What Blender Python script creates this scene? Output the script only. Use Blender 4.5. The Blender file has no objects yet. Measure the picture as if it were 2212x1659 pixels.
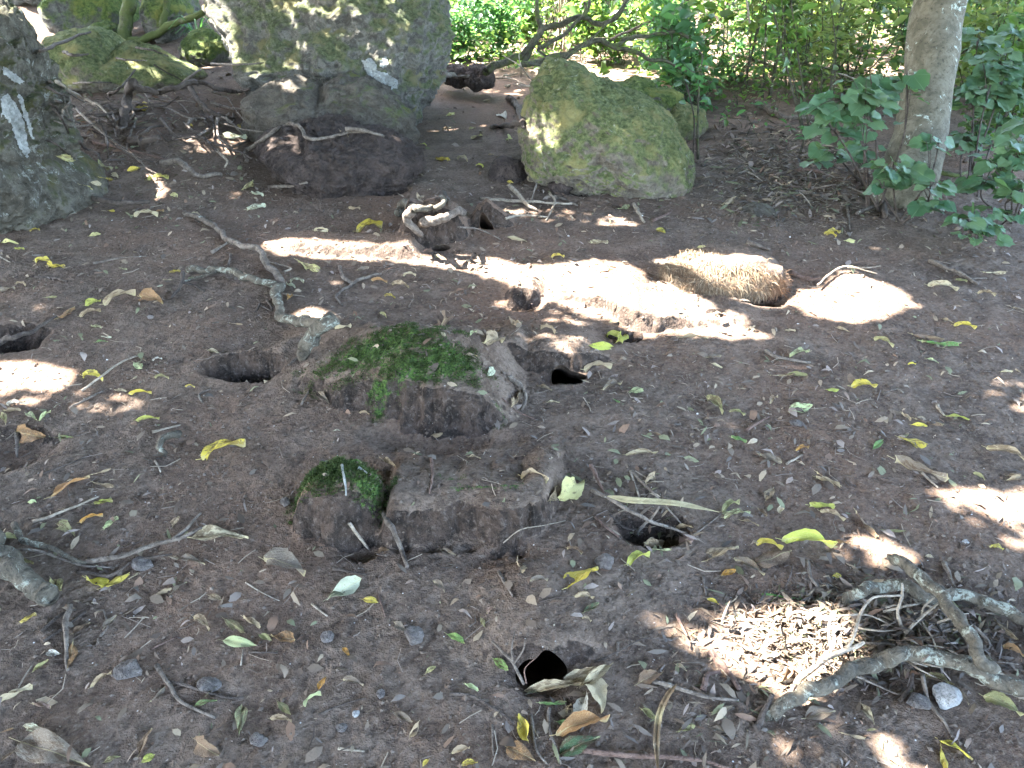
import bpy, math, random
import numpy as np
from mathutils import Vector, Matrix
from mathutils.bvhtree import BVHTree

random.seed(7)
rng = np.random.default_rng(7)
R = math.radians
scene = bpy.context.scene
col = scene.collection

# ------------------------------------------------------------------ camera, sky, sun, exposure
F = 1703.0                                   # focal length in units of a 2212 x 1659 picture
PITCH = R(28.0)
CAM = np.array([0.0, 0.0, 1.40])
FWD = np.array([0.0, math.cos(PITCH), -math.sin(PITCH)])
UPV = np.array([0.0, math.sin(PITCH), math.cos(PITCH)])
RGT = np.array([1.0, 0.0, 0.0])
cam_data = bpy.data.cameras.new('camera')
cam_data.sensor_fit = 'HORIZONTAL'
cam_data.angle = 2 * math.atan(1106.0 / F)
cam_data.clip_end = 500
cam_data.clip_start = 0.02
cam_ob = bpy.data.objects.new('camera', cam_data)
col.objects.link(cam_ob)
cam_ob.location = CAM
cam_ob.rotation_euler = (R(90) - PITCH, 0, 0)
scene.camera = cam_ob

SUN = Vector((-0.56, 0.16, 0.81)).normalized()      # towards the sun
SUN_EL = math.asin(SUN.z)
SUN_AZ = math.atan2(SUN.x, SUN.y)                   # from +Y towards +X
world = bpy.data.worlds.new('World')
scene.world = world
world.use_nodes = True
wn = world.node_tree
bg = wn.nodes['Background']
sky = wn.nodes.new('ShaderNodeTexSky')
sky.sky_type = 'NISHITA'
sky.sun_disc = False
sky.sun_elevation = SUN_EL
sky.sun_rotation = SUN_AZ
sky.air_density = 1.0
sky.dust_density = 2.5
wn.links.new(sky.outputs[0], bg.inputs[0])
bg.inputs[1].default_value = 0.15
sl = bpy.data.lights.new('sun', 'SUN')
sl.energy = 4.2
sl.angle = R(0.5)
sl.color = (1.0, 0.96, 0.89)
so = bpy.data.objects.new('sun', sl)
col.objects.link(so)
so.rotation_euler = SUN.to_track_quat('Z', 'Y').to_euler()
scene.view_settings.view_transform = 'Standard'
scene.view_settings.look = 'None'
scene.view_settings.gamma = 1.0
scene.view_settings.use_curve_mapping = False
scene.view_settings.exposure = 4.75
scene.render.engine = 'CYCLES'
scene.cycles.use_denoising = True
scene.cycles.max_bounces = 6
scene.cycles.diffuse_bounces = 4
scene.cycles.caustics_reflective = False
scene.cycles.caustics_refractive = False

# ------------------------------------------------------------------ pixels to places
CROP = {0: (0, 0, 1), 1: (0, 0, .36), 2: (707.8, 0, .38), 3: (1415.7, 0, .36), 4: (0, 442.4, .36), 5: (619.4, 442.4, .36),
        6: (1327, 442.4, .40), 7: (530.9, 929, .44), 8: (1283, 1017.5, .42), 9: (0, 884.8, .4668)}
def cp(c, x, y):
    a = CROP[c]
    return a[0] + x * a[2], a[1] + y * a[2]
def ray(px, py):
    return FWD + RGT * ((px - 1106.0) / F) - UPV * ((py - 829.5) / F)
SL = 0.07
def G(px, py):
    d = ray(px, py)
    t = CAM[2] / (SL * d[1] - d[2])
    p = CAM + d * t
    return p[0], p[1]
def at(px, py, depth):                         # depth measured along the view axis
    return CAM + ray(px, py) * depth
def to_px(p):
    v = np.asarray(p) - CAM
    d = v @ FWD
    return 1106 + F * (v @ RGT) / d, 829.5 - F * (v @ UPV) / d

# ------------------------------------------------------------------ noise
def _hash(ix, iy, iz, seed):
    h = (ix.astype(np.int64) * 374761393 + iy.astype(np.int64) * 668265263 + iz.astype(np.int64) * 2147483647 + seed * 974634777) & 0xffffffff
    h = ((h ^ (h >> 13)) * 1274126177) & 0xffffffff
    h = ((h ^ (h >> 16)) * 2246822519) & 0xffffffff
    h = h ^ (h >> 15)
    return (h & 0xffff) / 32767.5 - 1.0
def vnoise(p, seed=0):
    p = np.asarray(p, float)
    i = np.floor(p)
    f = p - i
    f = f * f * f * (f * (f * 6 - 15) + 10)
    i = i.astype(np.int64)
    x0, y0, z0 = i[:, 0], i[:, 1], i[:, 2]
    fx, fy, fz = f[:, 0], f[:, 1], f[:, 2]
    def c(a, b, d): return _hash(x0 + a, y0 + b, z0 + d, seed)
    def lx(b, d): return c(0, b, d) * (1 - fx) + c(1, b, d) * fx
    def ly(d): return lx(0, d) * (1 - fy) + lx(1, d) * fy
    return ly(0) * (1 - fz) + ly(1) * fz
def fbm(p, octs=4, seed=0, gain=.5):
    p = np.asarray(p, float)
    s, a, t = 0, 1.0, 0
    for k in range(octs):
        s = s + a * vnoise(p * (2.03 ** k) + 17.3 * k, seed + k)
        t += a
        a *= gain
    return s / t
def n2(x, y, s, octs=1, seed=0):
    sh = np.shape(x)
    p = np.stack([np.ravel(x) * s, np.ravel(y) * s, np.zeros(np.size(x)) + .37], 1)
    return fbm(p, octs, seed).reshape(sh)
def sstep(t):
    t = np.clip(t, 0, 1)
    return t * t * (3 - 2 * t)

# ------------------------------------------------------------------ object helpers
LABELS = {}
def tag(o, label=None, cat=None, group=None, kind=None):
    if label is not None: o['label'] = label
    if cat is not None: o['category'] = cat
    if group is not None: o['group'] = group
    if kind is not None: o['kind'] = kind
    return o
def mesh_np(name, verts, faces, smooth=True):
    me = bpy.data.meshes.new(name)
    verts = np.asarray(verts, np.float32)
    if isinstance(faces, np.ndarray):
        k = faces.shape[1]
        me.vertices.add(len(verts))
        me.vertices.foreach_set('co', verts.ravel())
        me.loops.add(faces.size)
        me.loops.foreach_set('vertex_index', faces.ravel().astype(np.int32))
        me.polygons.add(len(faces))
        me.polygons.foreach_set('loop_start', np.arange(0, faces.size, k, dtype=np.int32))
        me.update(calc_edges=True)
    else:
        me.from_pydata([tuple(v) for v in verts], [], faces)
        me.update()
    me.polygons.foreach_set('use_smooth', np.full(len(me.polygons), smooth))
    return me
def link(name, me, mat=None, parent=None):
    o = bpy.data.objects.new(name, me)
    col.objects.link(o)
    if mat is not None and me is not None and len(me.materials) == 0: me.materials.append(mat)
    if parent is not None: o.parent = parent
    return o
def empty(name, loc=(0, 0, 0)):
    o = bpy.data.objects.new(name, None)
    o.empty_display_size = .05
    col.objects.link(o)
    o.location = loc
    return o
def colattr(me, name, arr):
    a = me.attributes.new(name, 'FLOAT_COLOR', 'POINT')
    arr = np.asarray(arr, np.float32)
    if arr.shape[1] == 3: arr = np.concatenate([arr, np.ones((len(arr), 1), np.float32)], 1)
    a.data.foreach_set('color', arr.ravel())

# ------------------------------------------------------------------ materials
class NT:
    def __init__(s, name):
        s.m = bpy.data.materials.new(name)
        s.m.use_nodes = True
        s.t = s.m.node_tree
        s.t.nodes.clear()
        s.out = s.t.nodes.new('ShaderNodeOutputMaterial')
        s.co = s.n('ShaderNodeTexCoord')
    def n(s, typ, **kw):
        nd = s.t.nodes.new(typ)
        for k, v in kw.items(): setattr(nd, k, v)
        return nd
    def l(s, a, b): s.t.links.new(a, b)
    def noise(s, scale, detail=4, rough=.6, vec=None, dist=0):
        nd = s.n('ShaderNodeTexNoise')
        nd.inputs['Scale'].default_value = scale
        nd.inputs['Detail'].default_value = detail
        nd.inputs['Roughness'].default_value = rough
        nd.inputs['Distortion'].default_value = dist
        s.l(vec if vec is not None else s.co.outputs['Object'], nd.inputs['Vector'])
        return nd.outputs['Fac']
    def vor(s, scale, feature='F1', out='Distance'):
        nd = s.n('ShaderNodeTexVoronoi', feature=feature)
        nd.inputs['Scale'].default_value = scale
        s.l(s.co.outputs['Object'], nd.inputs['Vector'])
        return nd.outputs[out]
    def ramp(s, fac, lo, hi):
        nd = s.n('ShaderNodeMapRange', interpolation_type='SMOOTHSTEP')
        nd.inputs['From Min'].default_value = lo
        nd.inputs['From Max'].default_value = hi
        s.l(fac, nd.inputs['Value'])
        return nd.outputs['Result']
    def mix(s, fac, a, b, blend='MIX'):
        nd = s.n('ShaderNodeMix', data_type='RGBA', blend_type=blend)
        for v, i in ((fac, 0), (a, 6), (b, 7)):
            if hasattr(v, 'default_value') or hasattr(v, 'is_linked'): s.l(v, nd.inputs[i])
            elif isinstance(v, (int, float)): nd.inputs[i].default_value = v
            else: nd.inputs[i].default_value = (*v, 1)
        return nd.outputs[2]
    def math(s, op, a, b=None):
        nd = s.n('ShaderNodeMath', operation=op)
        for v, i in ((a, 0), (b, 1)):
            if v is None: continue
            if isinstance(v, (int, float)): nd.inputs[i].default_value = v
            else: s.l(v, nd.inputs[i])
        return nd.outputs[0]
    def bump(s, h, strength=.5, dist=.01, prev=None):
        nd = s.n('ShaderNodeBump')
        nd.inputs['Strength'].default_value = strength
        nd.inputs['Distance'].default_value = dist
        s.l(h, nd.inputs['Height'])
        if prev is not None: s.l(prev, nd.inputs['Normal'])
        return nd.outputs[0]
    def bsdf(s, colr, rough=.9, normal=None, spec=.3):
        b = s.n('ShaderNodeBsdfPrincipled')
        if hasattr(colr, 'is_linked'): s.l(colr, b.inputs['Base Color'])
        else: b.inputs['Base Color'].default_value = (*colr, 1)
        b.inputs['Roughness'].default_value = rough
        b.inputs['Specular IOR Level'].default_value = spec
        if normal is not None: s.l(normal, b.inputs['Normal'])
        s.l(b.outputs[0], s.out.inputs[0])
        return b
    def attr(s, name, out='Color'):
        nd = s.n('ShaderNodeAttribute', attribute_name=name)
        return nd.outputs[out]

def soil_material():
    t = NT('soil')
    a = t.noise(1.7, 5, .6)
    b = t.noise(9, 6, .65)
    c = t.noise(70, 4, .7)
    colr = t.mix(t.ramp(b, .36, .64), (.082, .057, .042), (.150, .110, .084))
    colr = t.mix(t.ramp(a, .42, .68), colr, (.130, .083, .058))
    colr = t.mix(t.math('MULTIPLY', t.ramp(c, .52, .72), .75), colr, (.19, .147, .115))
    colr = t.mix(t.math('MULTIPLY', t.ramp(c, .5, .34), .55), colr, (.032, .023, .018))
    d = t.noise(260, 2, .6)
    colr = t.mix(t.math('MULTIPLY', t.ramp(d, .60, .74), .5), colr, (.22, .18, .145))
    v = t.vor(95)
    v3 = t.vor(240)
    speck = t.ramp(t.vor(38), .085, .05)
    colr = t.mix(t.math('MULTIPLY', speck, t.ramp(t.noise(11, 2), .5, .6)), colr, (.5, .47, .43))
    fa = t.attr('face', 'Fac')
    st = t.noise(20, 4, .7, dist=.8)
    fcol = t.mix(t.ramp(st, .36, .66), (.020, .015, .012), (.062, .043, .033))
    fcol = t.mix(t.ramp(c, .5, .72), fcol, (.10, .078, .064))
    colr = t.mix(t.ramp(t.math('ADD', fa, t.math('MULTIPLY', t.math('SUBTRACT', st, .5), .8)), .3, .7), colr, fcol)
    moss = t.attr('moss', 'Fac')
    mn = t.noise(55, 4, .7)
    mf = t.ramp(t.math('ADD', moss, t.math('MULTIPLY', t.math('SUBTRACT', mn, .5), 1.3)), .42, .62)
    mcol = t.mix(t.ramp(t.noise(130, 3), .35, .65), (.018, .034, .012), (.070, .115, .026))
    colr = t.mix(mf, colr, mcol)
    n1 = t.bump(c, .55, .008)
    n2_ = t.bump(t.math('ADD', v, t.math('MULTIPLY', v3, .6)), .5, .005, n1)
    n3 = t.bump(t.noise(28, 6, .7), .65, .014, n2_)
    t.bsdf(colr, .95, n3, .15)
    return t.m

def rock_material(name, base_a, base_b, moss=.5, moss_a=(.045, .075, .018), moss_b=(.15, .19, .05), lichen=.2, pit=.5, dirt=0.0, lcol=(.42, .43, .38)):
    t = NT(name)
    geo = t.n('ShaderNodeNewGeometry')
    sep = t.n('ShaderNodeSeparateXYZ')
    t.l(geo.outputs['Normal'], sep.inputs[0])
    nz = sep.outputs['Z']
    big = t.noise(3.2, 7, .68)
    mid = t.noise(13, 6, .72, dist=.6)
    fine = t.noise(60, 5, .75)
    colr = t.mix(t.ramp(mid, .38, .62), base_a, base_b)
    colr = t.mix(t.math('MULTIPLY', t.ramp(fine, .55, .75), .6), colr, tuple(min(1, 1.9 * v) for v in base_b))
    colr = t.mix(t.math('MULTIPLY', t.ramp(fine, .47, .30), .75), colr, tuple(.35 * v for v in base_a))
    mm = t.math('ADD', t.math('MULTIPLY', nz, .35), t.math('ADD', big, t.math('MULTIPLY', mid, .4)))
    th = 1.10 - moss * .62
    mf = t.ramp(mm, th - .10, th + .12)
    mc = t.mix(t.ramp(t.noise(34, 5, .75), .35, .66), moss_a, moss_b)
    mc = t.mix(t.ramp(t.noise(6, 4), .5, .68), mc, (moss_b[0] * 1.25, moss_b[1] * 1.02, moss_b[2] * 1.0))
    colr = t.mix(mf, colr, mc)
    lm = t.ramp(t.noise(8.5, 8, .78, dist=1.2), .70 - lichen * .26, .77 - lichen * .26)
    lf = t.math('MULTIPLY', lm, t.ramp(fine, .30, .55))
    colr = t.mix(lf, colr, lcol)
    if dirt > 0:
        sp = t.n('ShaderNodeSeparateXYZ')
        t.l(t.co.outputs['Object'], sp.inputs[0])
        df = t.ramp(t.math('ADD', sp.outputs['Z'], t.math('MULTIPLY', t.math('SUBTRACT', big, .5), .5)), dirt, dirt - .16)
        colr = t.mix(t.math('MULTIPLY', df, .85), colr, (.125, .092, .072))
    n1 = t.bump(mid, 1.0, .05)
    nb = t.bump(fine, 1.0, .018, n1)
    if pit > 0:
        nb = t.bump(t.ramp(t.vor(24), .0, .22), pit, .02, nb)
    t.bsdf(colr, .93, nb, .2)
    return t.m

def bark_material(name, a, b, lichen=.3, lcol=(.40, .42, .37), scale=1.0, moss=0):
    t = NT(name)
    n = t.noise(28 * scale, 5, .7, dist=.5)
    f = t.noise(110 * scale, 4, .7)
    colr = t.mix(t.ramp(n, .35, .65), a, b)
    colr = t.mix(t.math('MULTIPLY', t.ramp(f, .48, .3), .7), colr, tuple(.4 * v for v in a))
    lf = t.ramp(t.noise(17 * scale, 6, .75, dist=.9), .68 - .24 * lichen, .74 - .24 * lichen)
    colr = t.mix(t.math('MULTIPLY', lf, t.ramp(f, .35, .6)), colr, lcol)
    if moss > 0:
        mf = t.ramp(t.noise(9 * scale, 4, .7), .72 - .4 * moss, .8 - .4 * moss)
        colr = t.mix(t.math('MULTIPLY', mf, .85), colr, (.075, .095, .028))
    nb = t.bump(n, 1.0, .014)
    nb = t.bump(f, 1.0, .006, nb)
    t.bsdf(colr, .88, nb, .2)
    return t.m

def fallen_leaf_material():
    t = NT('fallen_leaf')
    oi = t.n('ShaderNodeObjectInfo')
    add = t.n('ShaderNodeVectorMath', operation='ADD')
    cmb = t.n('ShaderNodeCombineXYZ')
    for i in range(3): t.l(t.math('MULTIPLY', oi.outputs['Random'], 37.0 + 11 * i), cmb.inputs[i])
    t.l(t.co.outputs['Object'], add.inputs[0])
    t.l(cmb.outputs[0], add.inputs[1])
    v = add.outputs[0]
    colr = oi.outputs['Color']
    n = t.noise(4.2, 5, .65, v, .4)
    # dark brown decay with a shape of its own, more on some leaves than on others
    thr = t.math('ADD', .43, t.math('MULTIPLY', oi.outputs['Random'], .18))
    dec = t.ramp(t.math('SUBTRACT', n, thr), .0, .07)
    colr = t.mix(t.math('MULTIPLY', dec, .72), colr, (.115, .070, .038))
    sp = t.noise(26, 4, .7, v)
    colr = t.mix(t.math('MULTIPLY', t.ramp(sp, .60, .68), .7), colr, (.055, .035, .022))
    colr = t.mix(t.math('MULTIPLY', t.ramp(sp, .46, .3), .35), colr, (.62, .56, .40))
    sepx = t.n('ShaderNodeSeparateXYZ')
    t.l(t.co.outputs['Object'], sepx.inputs[0])
    rib = t.ramp(t.math('ABSOLUTE', sepx.outputs['Y']), .022, .008)
    colr = t.mix(t.math('MULTIPLY', rib, .55), colr, (.50, .42, .22))
    w = t.math('SINE', t.math('MULTIPLY', t.math('ADD', sepx.outputs['X'], t.math('MULTIPLY', t.math('ABSOLUTE', sepx.outputs['Y']), -.8)), 62))
    nb = t.bump(w, .14, .015)
    nb = t.bump(sp, .5, .03, nb)
    b = t.n('ShaderNodeBsdfPrincipled')
    t.l(colr, b.inputs['Base Color'])
    b.inputs['Roughness'].default_value = .62
    b.inputs['Specular IOR Level'].default_value = .3
    t.l(nb, b.inputs['Normal'])
    tr = t.n('ShaderNodeBsdfTranslucent')
    t.l(colr, tr.inputs['Color'])
    mx = t.n('ShaderNodeMixShader')
    mx.inputs[0].default_value = .25
    t.l(b.outputs[0], mx.inputs[1])
    t.l(tr.outputs[0], mx.inputs[2])
    t.l(mx.outputs[0], t.out.inputs[0])
    return t.m

def attr_leaf_material(name, trans=.3, rough=.7):
    """colour of each piece from the mesh, with fine mottling"""
    t = NT(name)
    colr = t.mix(t.math('MULTIPLY', t.ramp(t.noise(150, 3, .7), .5, .7), .35), t.attr('tint'), (.06, .045, .035))
    b = t.n('ShaderNodeBsdfPrincipled')
    t.l(colr, b.inputs['Base Color'])
    b.inputs['Roughness'].default_value = rough
    b.inputs['Specular IOR Level'].default_value = .3
    if trans > 0:
        tr = t.n('ShaderNodeBsdfTranslucent')
        t.l(colr, tr.inputs['Color'])
        mx = t.n('ShaderNodeMixShader')
        mx.inputs[0].default_value = trans
        t.l(b.outputs[0], mx.inputs[1])
        t.l(tr.outputs[0], mx.inputs[2])
        t.l(mx.outputs[0], t.out.inputs[0])
    else:
        t.l(b.outputs[0], t.out.inputs[0])
    return t.m

def green_leaf_material(name, a, b_, trans_col, trans=.45, gloss=.5, island=True, veins=False):
    t = NT(name)
    geo = t.n('ShaderNodeNewGeometry')
    oi = t.n('ShaderNodeObjectInfo')
    r = geo.outputs['Random Per Island'] if island else oi.outputs['Random']
    colr = t.mix(r, a, b_)
    colr = t.mix(t.math('MULTIPLY', t.ramp(t.noise(30, 3), .5, .75), .3), colr, tuple(v * .5 for v in a))
    if veins:
        sp_ = t.n('ShaderNodeSeparateXYZ')
        t.l(t.co.outputs['Object'], sp_.inputs[0])
        an_ = t.math('ARCTAN2', sp_.outputs['Y'], t.math('SUBTRACT', sp_.outputs['X'], .12))
        vn_ = t.ramp(t.math('ABSOLUTE', t.math('SINE', t.math('MULTIPLY', an_, 3.5))), .12, .02)
        colr = t.mix(t.math('MULTIPLY', vn_, .45), colr, (.22, .30, .17))
    b = t.n('ShaderNodeBsdfPrincipled')
    t.l(colr, b.inputs['Base Color'])
    b.inputs['Roughness'].default_value = .42
    b.inputs['Specular IOR Level'].default_value = gloss
    tr = t.n('ShaderNodeBsdfTranslucent')
    t.l(t.mix(r, tuple(v * .8 for v in trans_col), trans_col), tr.inputs['Color'])
    mx = t.n('ShaderNodeMixShader')
    mx.inputs[0].default_value = trans
    t.l(b.outputs[0], mx.inputs[1])
    t.l(tr.outputs[0], mx.inputs[2])
    t.l(mx.outputs[0], t.out.inputs[0])
    return t.m

M = {}
M['soil'] = soil_material()
M['rock_big'] = rock_material('mossy_boulder_stone', (.100, .092, .078), (.230, .215, .185), moss=.40, moss_a=(.062, .076, .036), moss_b=(.165, .18, .092), lichen=.30, lcol=(.22, .24, .19))
M['rock_slab'] = rock_material('slab_stone', (.088, .074, .058), (.150, .130, .104), moss=.0, moss_a=(.05, .075, .025), moss_b=(.12, .15, .05), lichen=.15)
M['rock_brown'] = rock_material('brown_stone', (.045, .034, .029), (.095, .070, .060), moss=-.5, lichen=-.2, pit=.7)
M['rock_green'] = rock_material('green_boulder_stone', (.12, .098, .076), (.24, .205, .155), moss=.58, moss_a=(.068, .086, .032), moss_b=(.205, .222, .092), lichen=.38, dirt=-.13, lcol=(.36, .37, .28))
M['rock_left'] = rock_material('lichened_stone', (.078, .068, .052), (.165, .148, .118), moss=.26, moss_a=(.035, .040, .018), moss_b=(.085, .09, .038), lichen=.52, lcol=(.34, .34, .30))
M['rock_far'] = rock_material('far_stone', (.09, .085, .075), (.19, .18, .16), moss=.50, lichen=.2)
M['pebble'] = rock_material('pebble_stone', (.10, .085, .078), (.21, .185, .17), moss=-.6, lichen=-.3, pit=0)
M['pebble_white'] = rock_material('pale_stone', (.30, .29, .28), (.52, .51, .49), moss=-.6, lichen=-.3, pit=0)
M['lichen'] = rock_material('lichen_crust', (.33, .33, .31), (.50, .50, .47), moss=-1, lichen=-1, pit=0)
M['bark'] = bark_material('root_bark', (.090, .070, .056), (.20, .165, .135), .30)
M['bark_dark'] = bark_material('dark_root_bark', (.050, .038, .031), (.105, .082, .068), .0)
M['bark_pale'] = bark_material('pale_stick_bark', (.20, .16, .12), (.38, .32, .25), .1)
M['bark_red'] = bark_material('reddish_stick_bark', (.095, .058, .045), (.18, .12, .095), 0)
M['bark_lichen'] = bark_material('lichened_root_bark', (.055, .047, .036), (.125, .106, .080), .62, (.27, .28, .23))
M['bark_tree'] = bark_material('grey_tree_bark', (.080, .072, .050), (.145, .130, .095), .40, (.42, .48, .42), .55)
M['bark_green'] = bark_material('green_tree_bark', (.06, .065, .035), (.13, .135, .075), .1, moss=.8)
M['bark_air'] = bark_material('branch_bark', (.040, .037, .026), (.10, .094, .064), .2, (.15, .17, .10), moss=.5)
M['fallen'] = fallen_leaf_material()
M['litter'] = attr_leaf_material('dry_litter', .15)
M['green_stem'] = bark_material('green_stem_skin', (.05, .12, .03), (.12, .22, .06), 0)
M['kawa'] = green_leaf_material('heart_leaf', (.035, .090, .042), (.115, .180, .090), (.14, .26, .06), .28, .45, island=False, veins=True)
M['under'] = green_leaf_material('undergrowth_leaf', (.035, .085, .022), (.085, .16, .04), (.17, .28, .045), .45)
M['under_yellow'] = green_leaf_material('yellowgreen_leaf', (.08, .13, .03), (.16, .22, .06), (.32, .37, .09), .45)
M['under_blue'] = green_leaf_material('bluegreen_leaf', (.035, .10, .045), (.08, .17, .075), (.14, .34, .07), .40)
M['canopy'] = green_leaf_material('canopy_leaf', (.04, .08, .02), (.08, .13, .035), (.10, .16, .03), .15)
M['moss'] = green_leaf_material('moss_blade', (.026, .038, .014), (.074, .096, .030), (.06, .09, .028), .3, .1)
M['fibre'] = attr_leaf_material('dry_fibre', .2)

# ------------------------------------------------------------------ the ground: one height field with banks, hollows and burrow mouths
def axis(lo, hi, fine_lo, fine_hi, step, g=1.06, mx=.35):
    a = list(np.arange(fine_lo, fine_hi + step / 2, step))
    s = step
    while a[-1] < hi:
        s = min(s * g, mx if a[-1] < 16 else 2.0)
        a.append(a[-1] + s)
    s = step
    b = []
    c = fine_lo
    while c > lo:
        s = min(s * g, mx if abs(c) < 16 else 2.0)
        c -= s
        b.append(c)
    return np.array(b[::-1] + a)
gx = axis(-34, 36, -2.2, 2.5, .0085)
gy = axis(-5, 60, .85, 4.3, .0080, 1.035)
X, Y = np.meshgrid(gx, gy)

def ridge(H, pts, steep=.6, wf=.06, wf2=.30, plat=.12, wb=.35, fl=.010, seed=3):
    """a bank whose face meets the ground along the line pts = (px, py, height)"""
    w = [(*G(a, b), h) for a, b, h in pts]
    w.sort()
    xs, ys, hs = [np.array([q[i] for q in w]) for i in range(3)]
    xm = (X > xs[0] - .1) & (X < xs[-1] + .1) & (Y > ys.min() - .2) & (Y < ys.max() + wf2 + plat + wb + .2)
    x, y = X[xm], Y[xm]
    yf = np.interp(x, xs, ys) + n2(x, y * .15, 34, 2, seed) * fl + n2(x, y, 9, 2, seed + 5) * fl * 1.6
    h = np.interp(x, xs, hs, left=0, right=0)
    d = y - yf
    prof = steep * sstep(d / wf) + (1 - steep) * sstep(d / wf2)
    back = 1 - sstep((d - wf2 * .6 - plat) / wb)
    H[xm] += h * prof * back
def bowl(H, px, py, rx, ry, depth, p=2.0, seed=1):
    cx, cy = G(px, py)
    m = (abs(X - cx) < rx * 1.6) & (abs(Y - cy) < ry * 1.6)
    x, y = X[m], Y[m]
    r = np.sqrt(((x - cx) / rx) ** 2 + ((y - cy) / ry) ** 2) * (1 + .16 * n2(x, y, 14, 2, seed))
    H[m] -= depth * (1 - sstep(r ** p))
def dome(H, cx, cy, rx, ry, h, p=3.0, seed=1, wob=.14):
    m = (abs(X - cx) < rx * 1.7) & (abs(Y - cy) < ry * 1.7)
    x, y = X[m], Y[m]
    r = np.sqrt(((x - cx) / rx) ** 2 + ((y - cy) / ry) ** 2) * (1 + wob * n2(x, y, 22, 2, seed))
    H[m] += h * (1 - np.clip(r, 0, 1) ** p) ** .9

H = SL * Y + 0.0
near = sstep((7 - Y) / 3)
H += .018 * n2(X, Y, 1.1, 2, 1) * np.minimum(1, Y.clip(0) / 1.5) + .010 * n2(X, Y, 4.2, 2, 2)
H += np.where(Y > 6, .10 * sstep((Y - 6) / 3) * n2(X, Y, .45, 3, 9), 0)
H += .45 * sstep((Y - 6.0) / 4.5) * sstep((-X - .9) / 2.0)                    # bank rising at the left behind the boulders
H += .14 * sstep((Y - 3.9) / 1.2) * sstep((-X - 1.1) / .8)
# mossy mound
ridge(H, [(560, 830, 0), (630, 852, .045), (700, 880, .09), (780, 908, .145), (860, 925, .182), (950, 932, .186), (1030, 925, .155), (1085, 912, .09), (1140, 885, 0)],
      .52, .085, .36, .06, .42, .024, 11)
bowl(H, 950, 945, .26, .10, .035)
# bank below it and the small mossy knob
ridge(H, [(820, 1160, 0), (842, 1172, .085), (920, 1183, .085), (1010, 1178, .085), (1080, 1192, .092), (1130, 1200, .090), (1172, 1160, .085), (1225, 1085, 0)],
      .80, .045, .12, .03, .30, .024, 21)
for a_ in (870, 935, 1010, 1075, 1120): bowl(H, a_, 1190 + (a_ > 1050) * 14, .030, .018, .014, 2, a_)
kx, ky = G(737, 1118)
dome(H, kx, ky + .02, .125, .125, .125, 3.4, 31)
bowl(H, 780, 1185, .07, .05, .03)
bowl(H, 1100, 1215, .12, .05, .012)
# banks over burrows
ridge(H, [(930, 1430, 0), (1010, 1442, .012), (1100, 1455, .042), (1170, 1460, .058), (1240, 1448, .046), (1340, 1432, .014), (1430, 1425, 0)], .7, .05, .16, .03, .42, .008, 41)
ridge(H, [(1040, 780, 0), (1090, 792, .02), (1120, 800, .06), (1180, 806, .082), (1260, 800, .065), (1310, 780, .02), (1370, 772, 0)], .85, .04, .12, .03, .35, .010, 51)
ridge(H, [(860, 530, 0), (885, 535, .16), (940, 530, .19), (985, 525, .14), (1015, 515, 0)], .9, .05, .12, .04, .2, .012, 61)
ridge(H, [(1005, 500, 0), (1030, 497, .09), (1052, 495, .125), (1085, 495, .06), (1115, 492, 0)], .9, .03, .08, .02, .15, .006, 71)
ridge(H, [(1080, 640, 0), (1110, 645, .05), (1150, 648, .05), (1180, 640, 0)], .9, .04, .1, .02, .2, .010, 72)
ridge(H, [(1180, 650, 0), (1210, 652, .03), (1300, 665, .05), (1340, 700, .085), (1375, 712, .09), (1420, 714, .06), (1500, 706, .035), (1590, 700, .03), (1660, 690, 0)], .7, .05, .2, .12, .35, .014, 73)
ridge(H, [(560, 556, 0), (640, 552, .05), (760, 560, .055), (880, 566, .07), (905, 570, .0)], .6, .08, .2, .03, .25, .008, 74)
ridge(H, [(1180, 415, 0), (1225, 418, .04), (1300, 420, .05), (1380, 425, 0)], .8, .05, .1, .2, .3, .008, 75)
ridge(H, [(200, 880, 0), (350, 860, .02), (440, 845, .045), (530, 842, .055), (600, 825, .05), (660, 810, 0)], .3, .12, .2, .02, .12, .006, 76)
bowl(H, 525, 806, .150, .065, .12, 2.2, 5)
bowl(H, 1215, 812, .10, .045, .035, 2, 6)
bowl(H, 1168, 1470, .085, .04, .03, 2, 7)
bowl(H, 1412, 1150, .11, .075, .075, 2.2, 8)
bowl(H, 1130, 655, .10, .06, .04, 2, 9)
bowl(H, 1350, 722, .09, .04, .04, 2, 10)
bowl(H, 1548, 683, .06, .04, .018, 2, 12)
bowl(H, 5, 735, .17, .13, .12, 2, 13)
bowl(H, 0, 965, .20, .14, .05, 2, 14)
bowl(H, 948, 540, .10, .06, .02, 2, 15)
bowl(H, 835, 412, .14, .10, .06, 2, 16)
bowl(H, 1650, 640, .12, .08, .05, 2, 17)
bowl(H, 1250, 418, .09, .06, .075, 2, 18)
bowl(H, 1780, 1395, .35, .16, .02, 2, 19)
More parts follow.
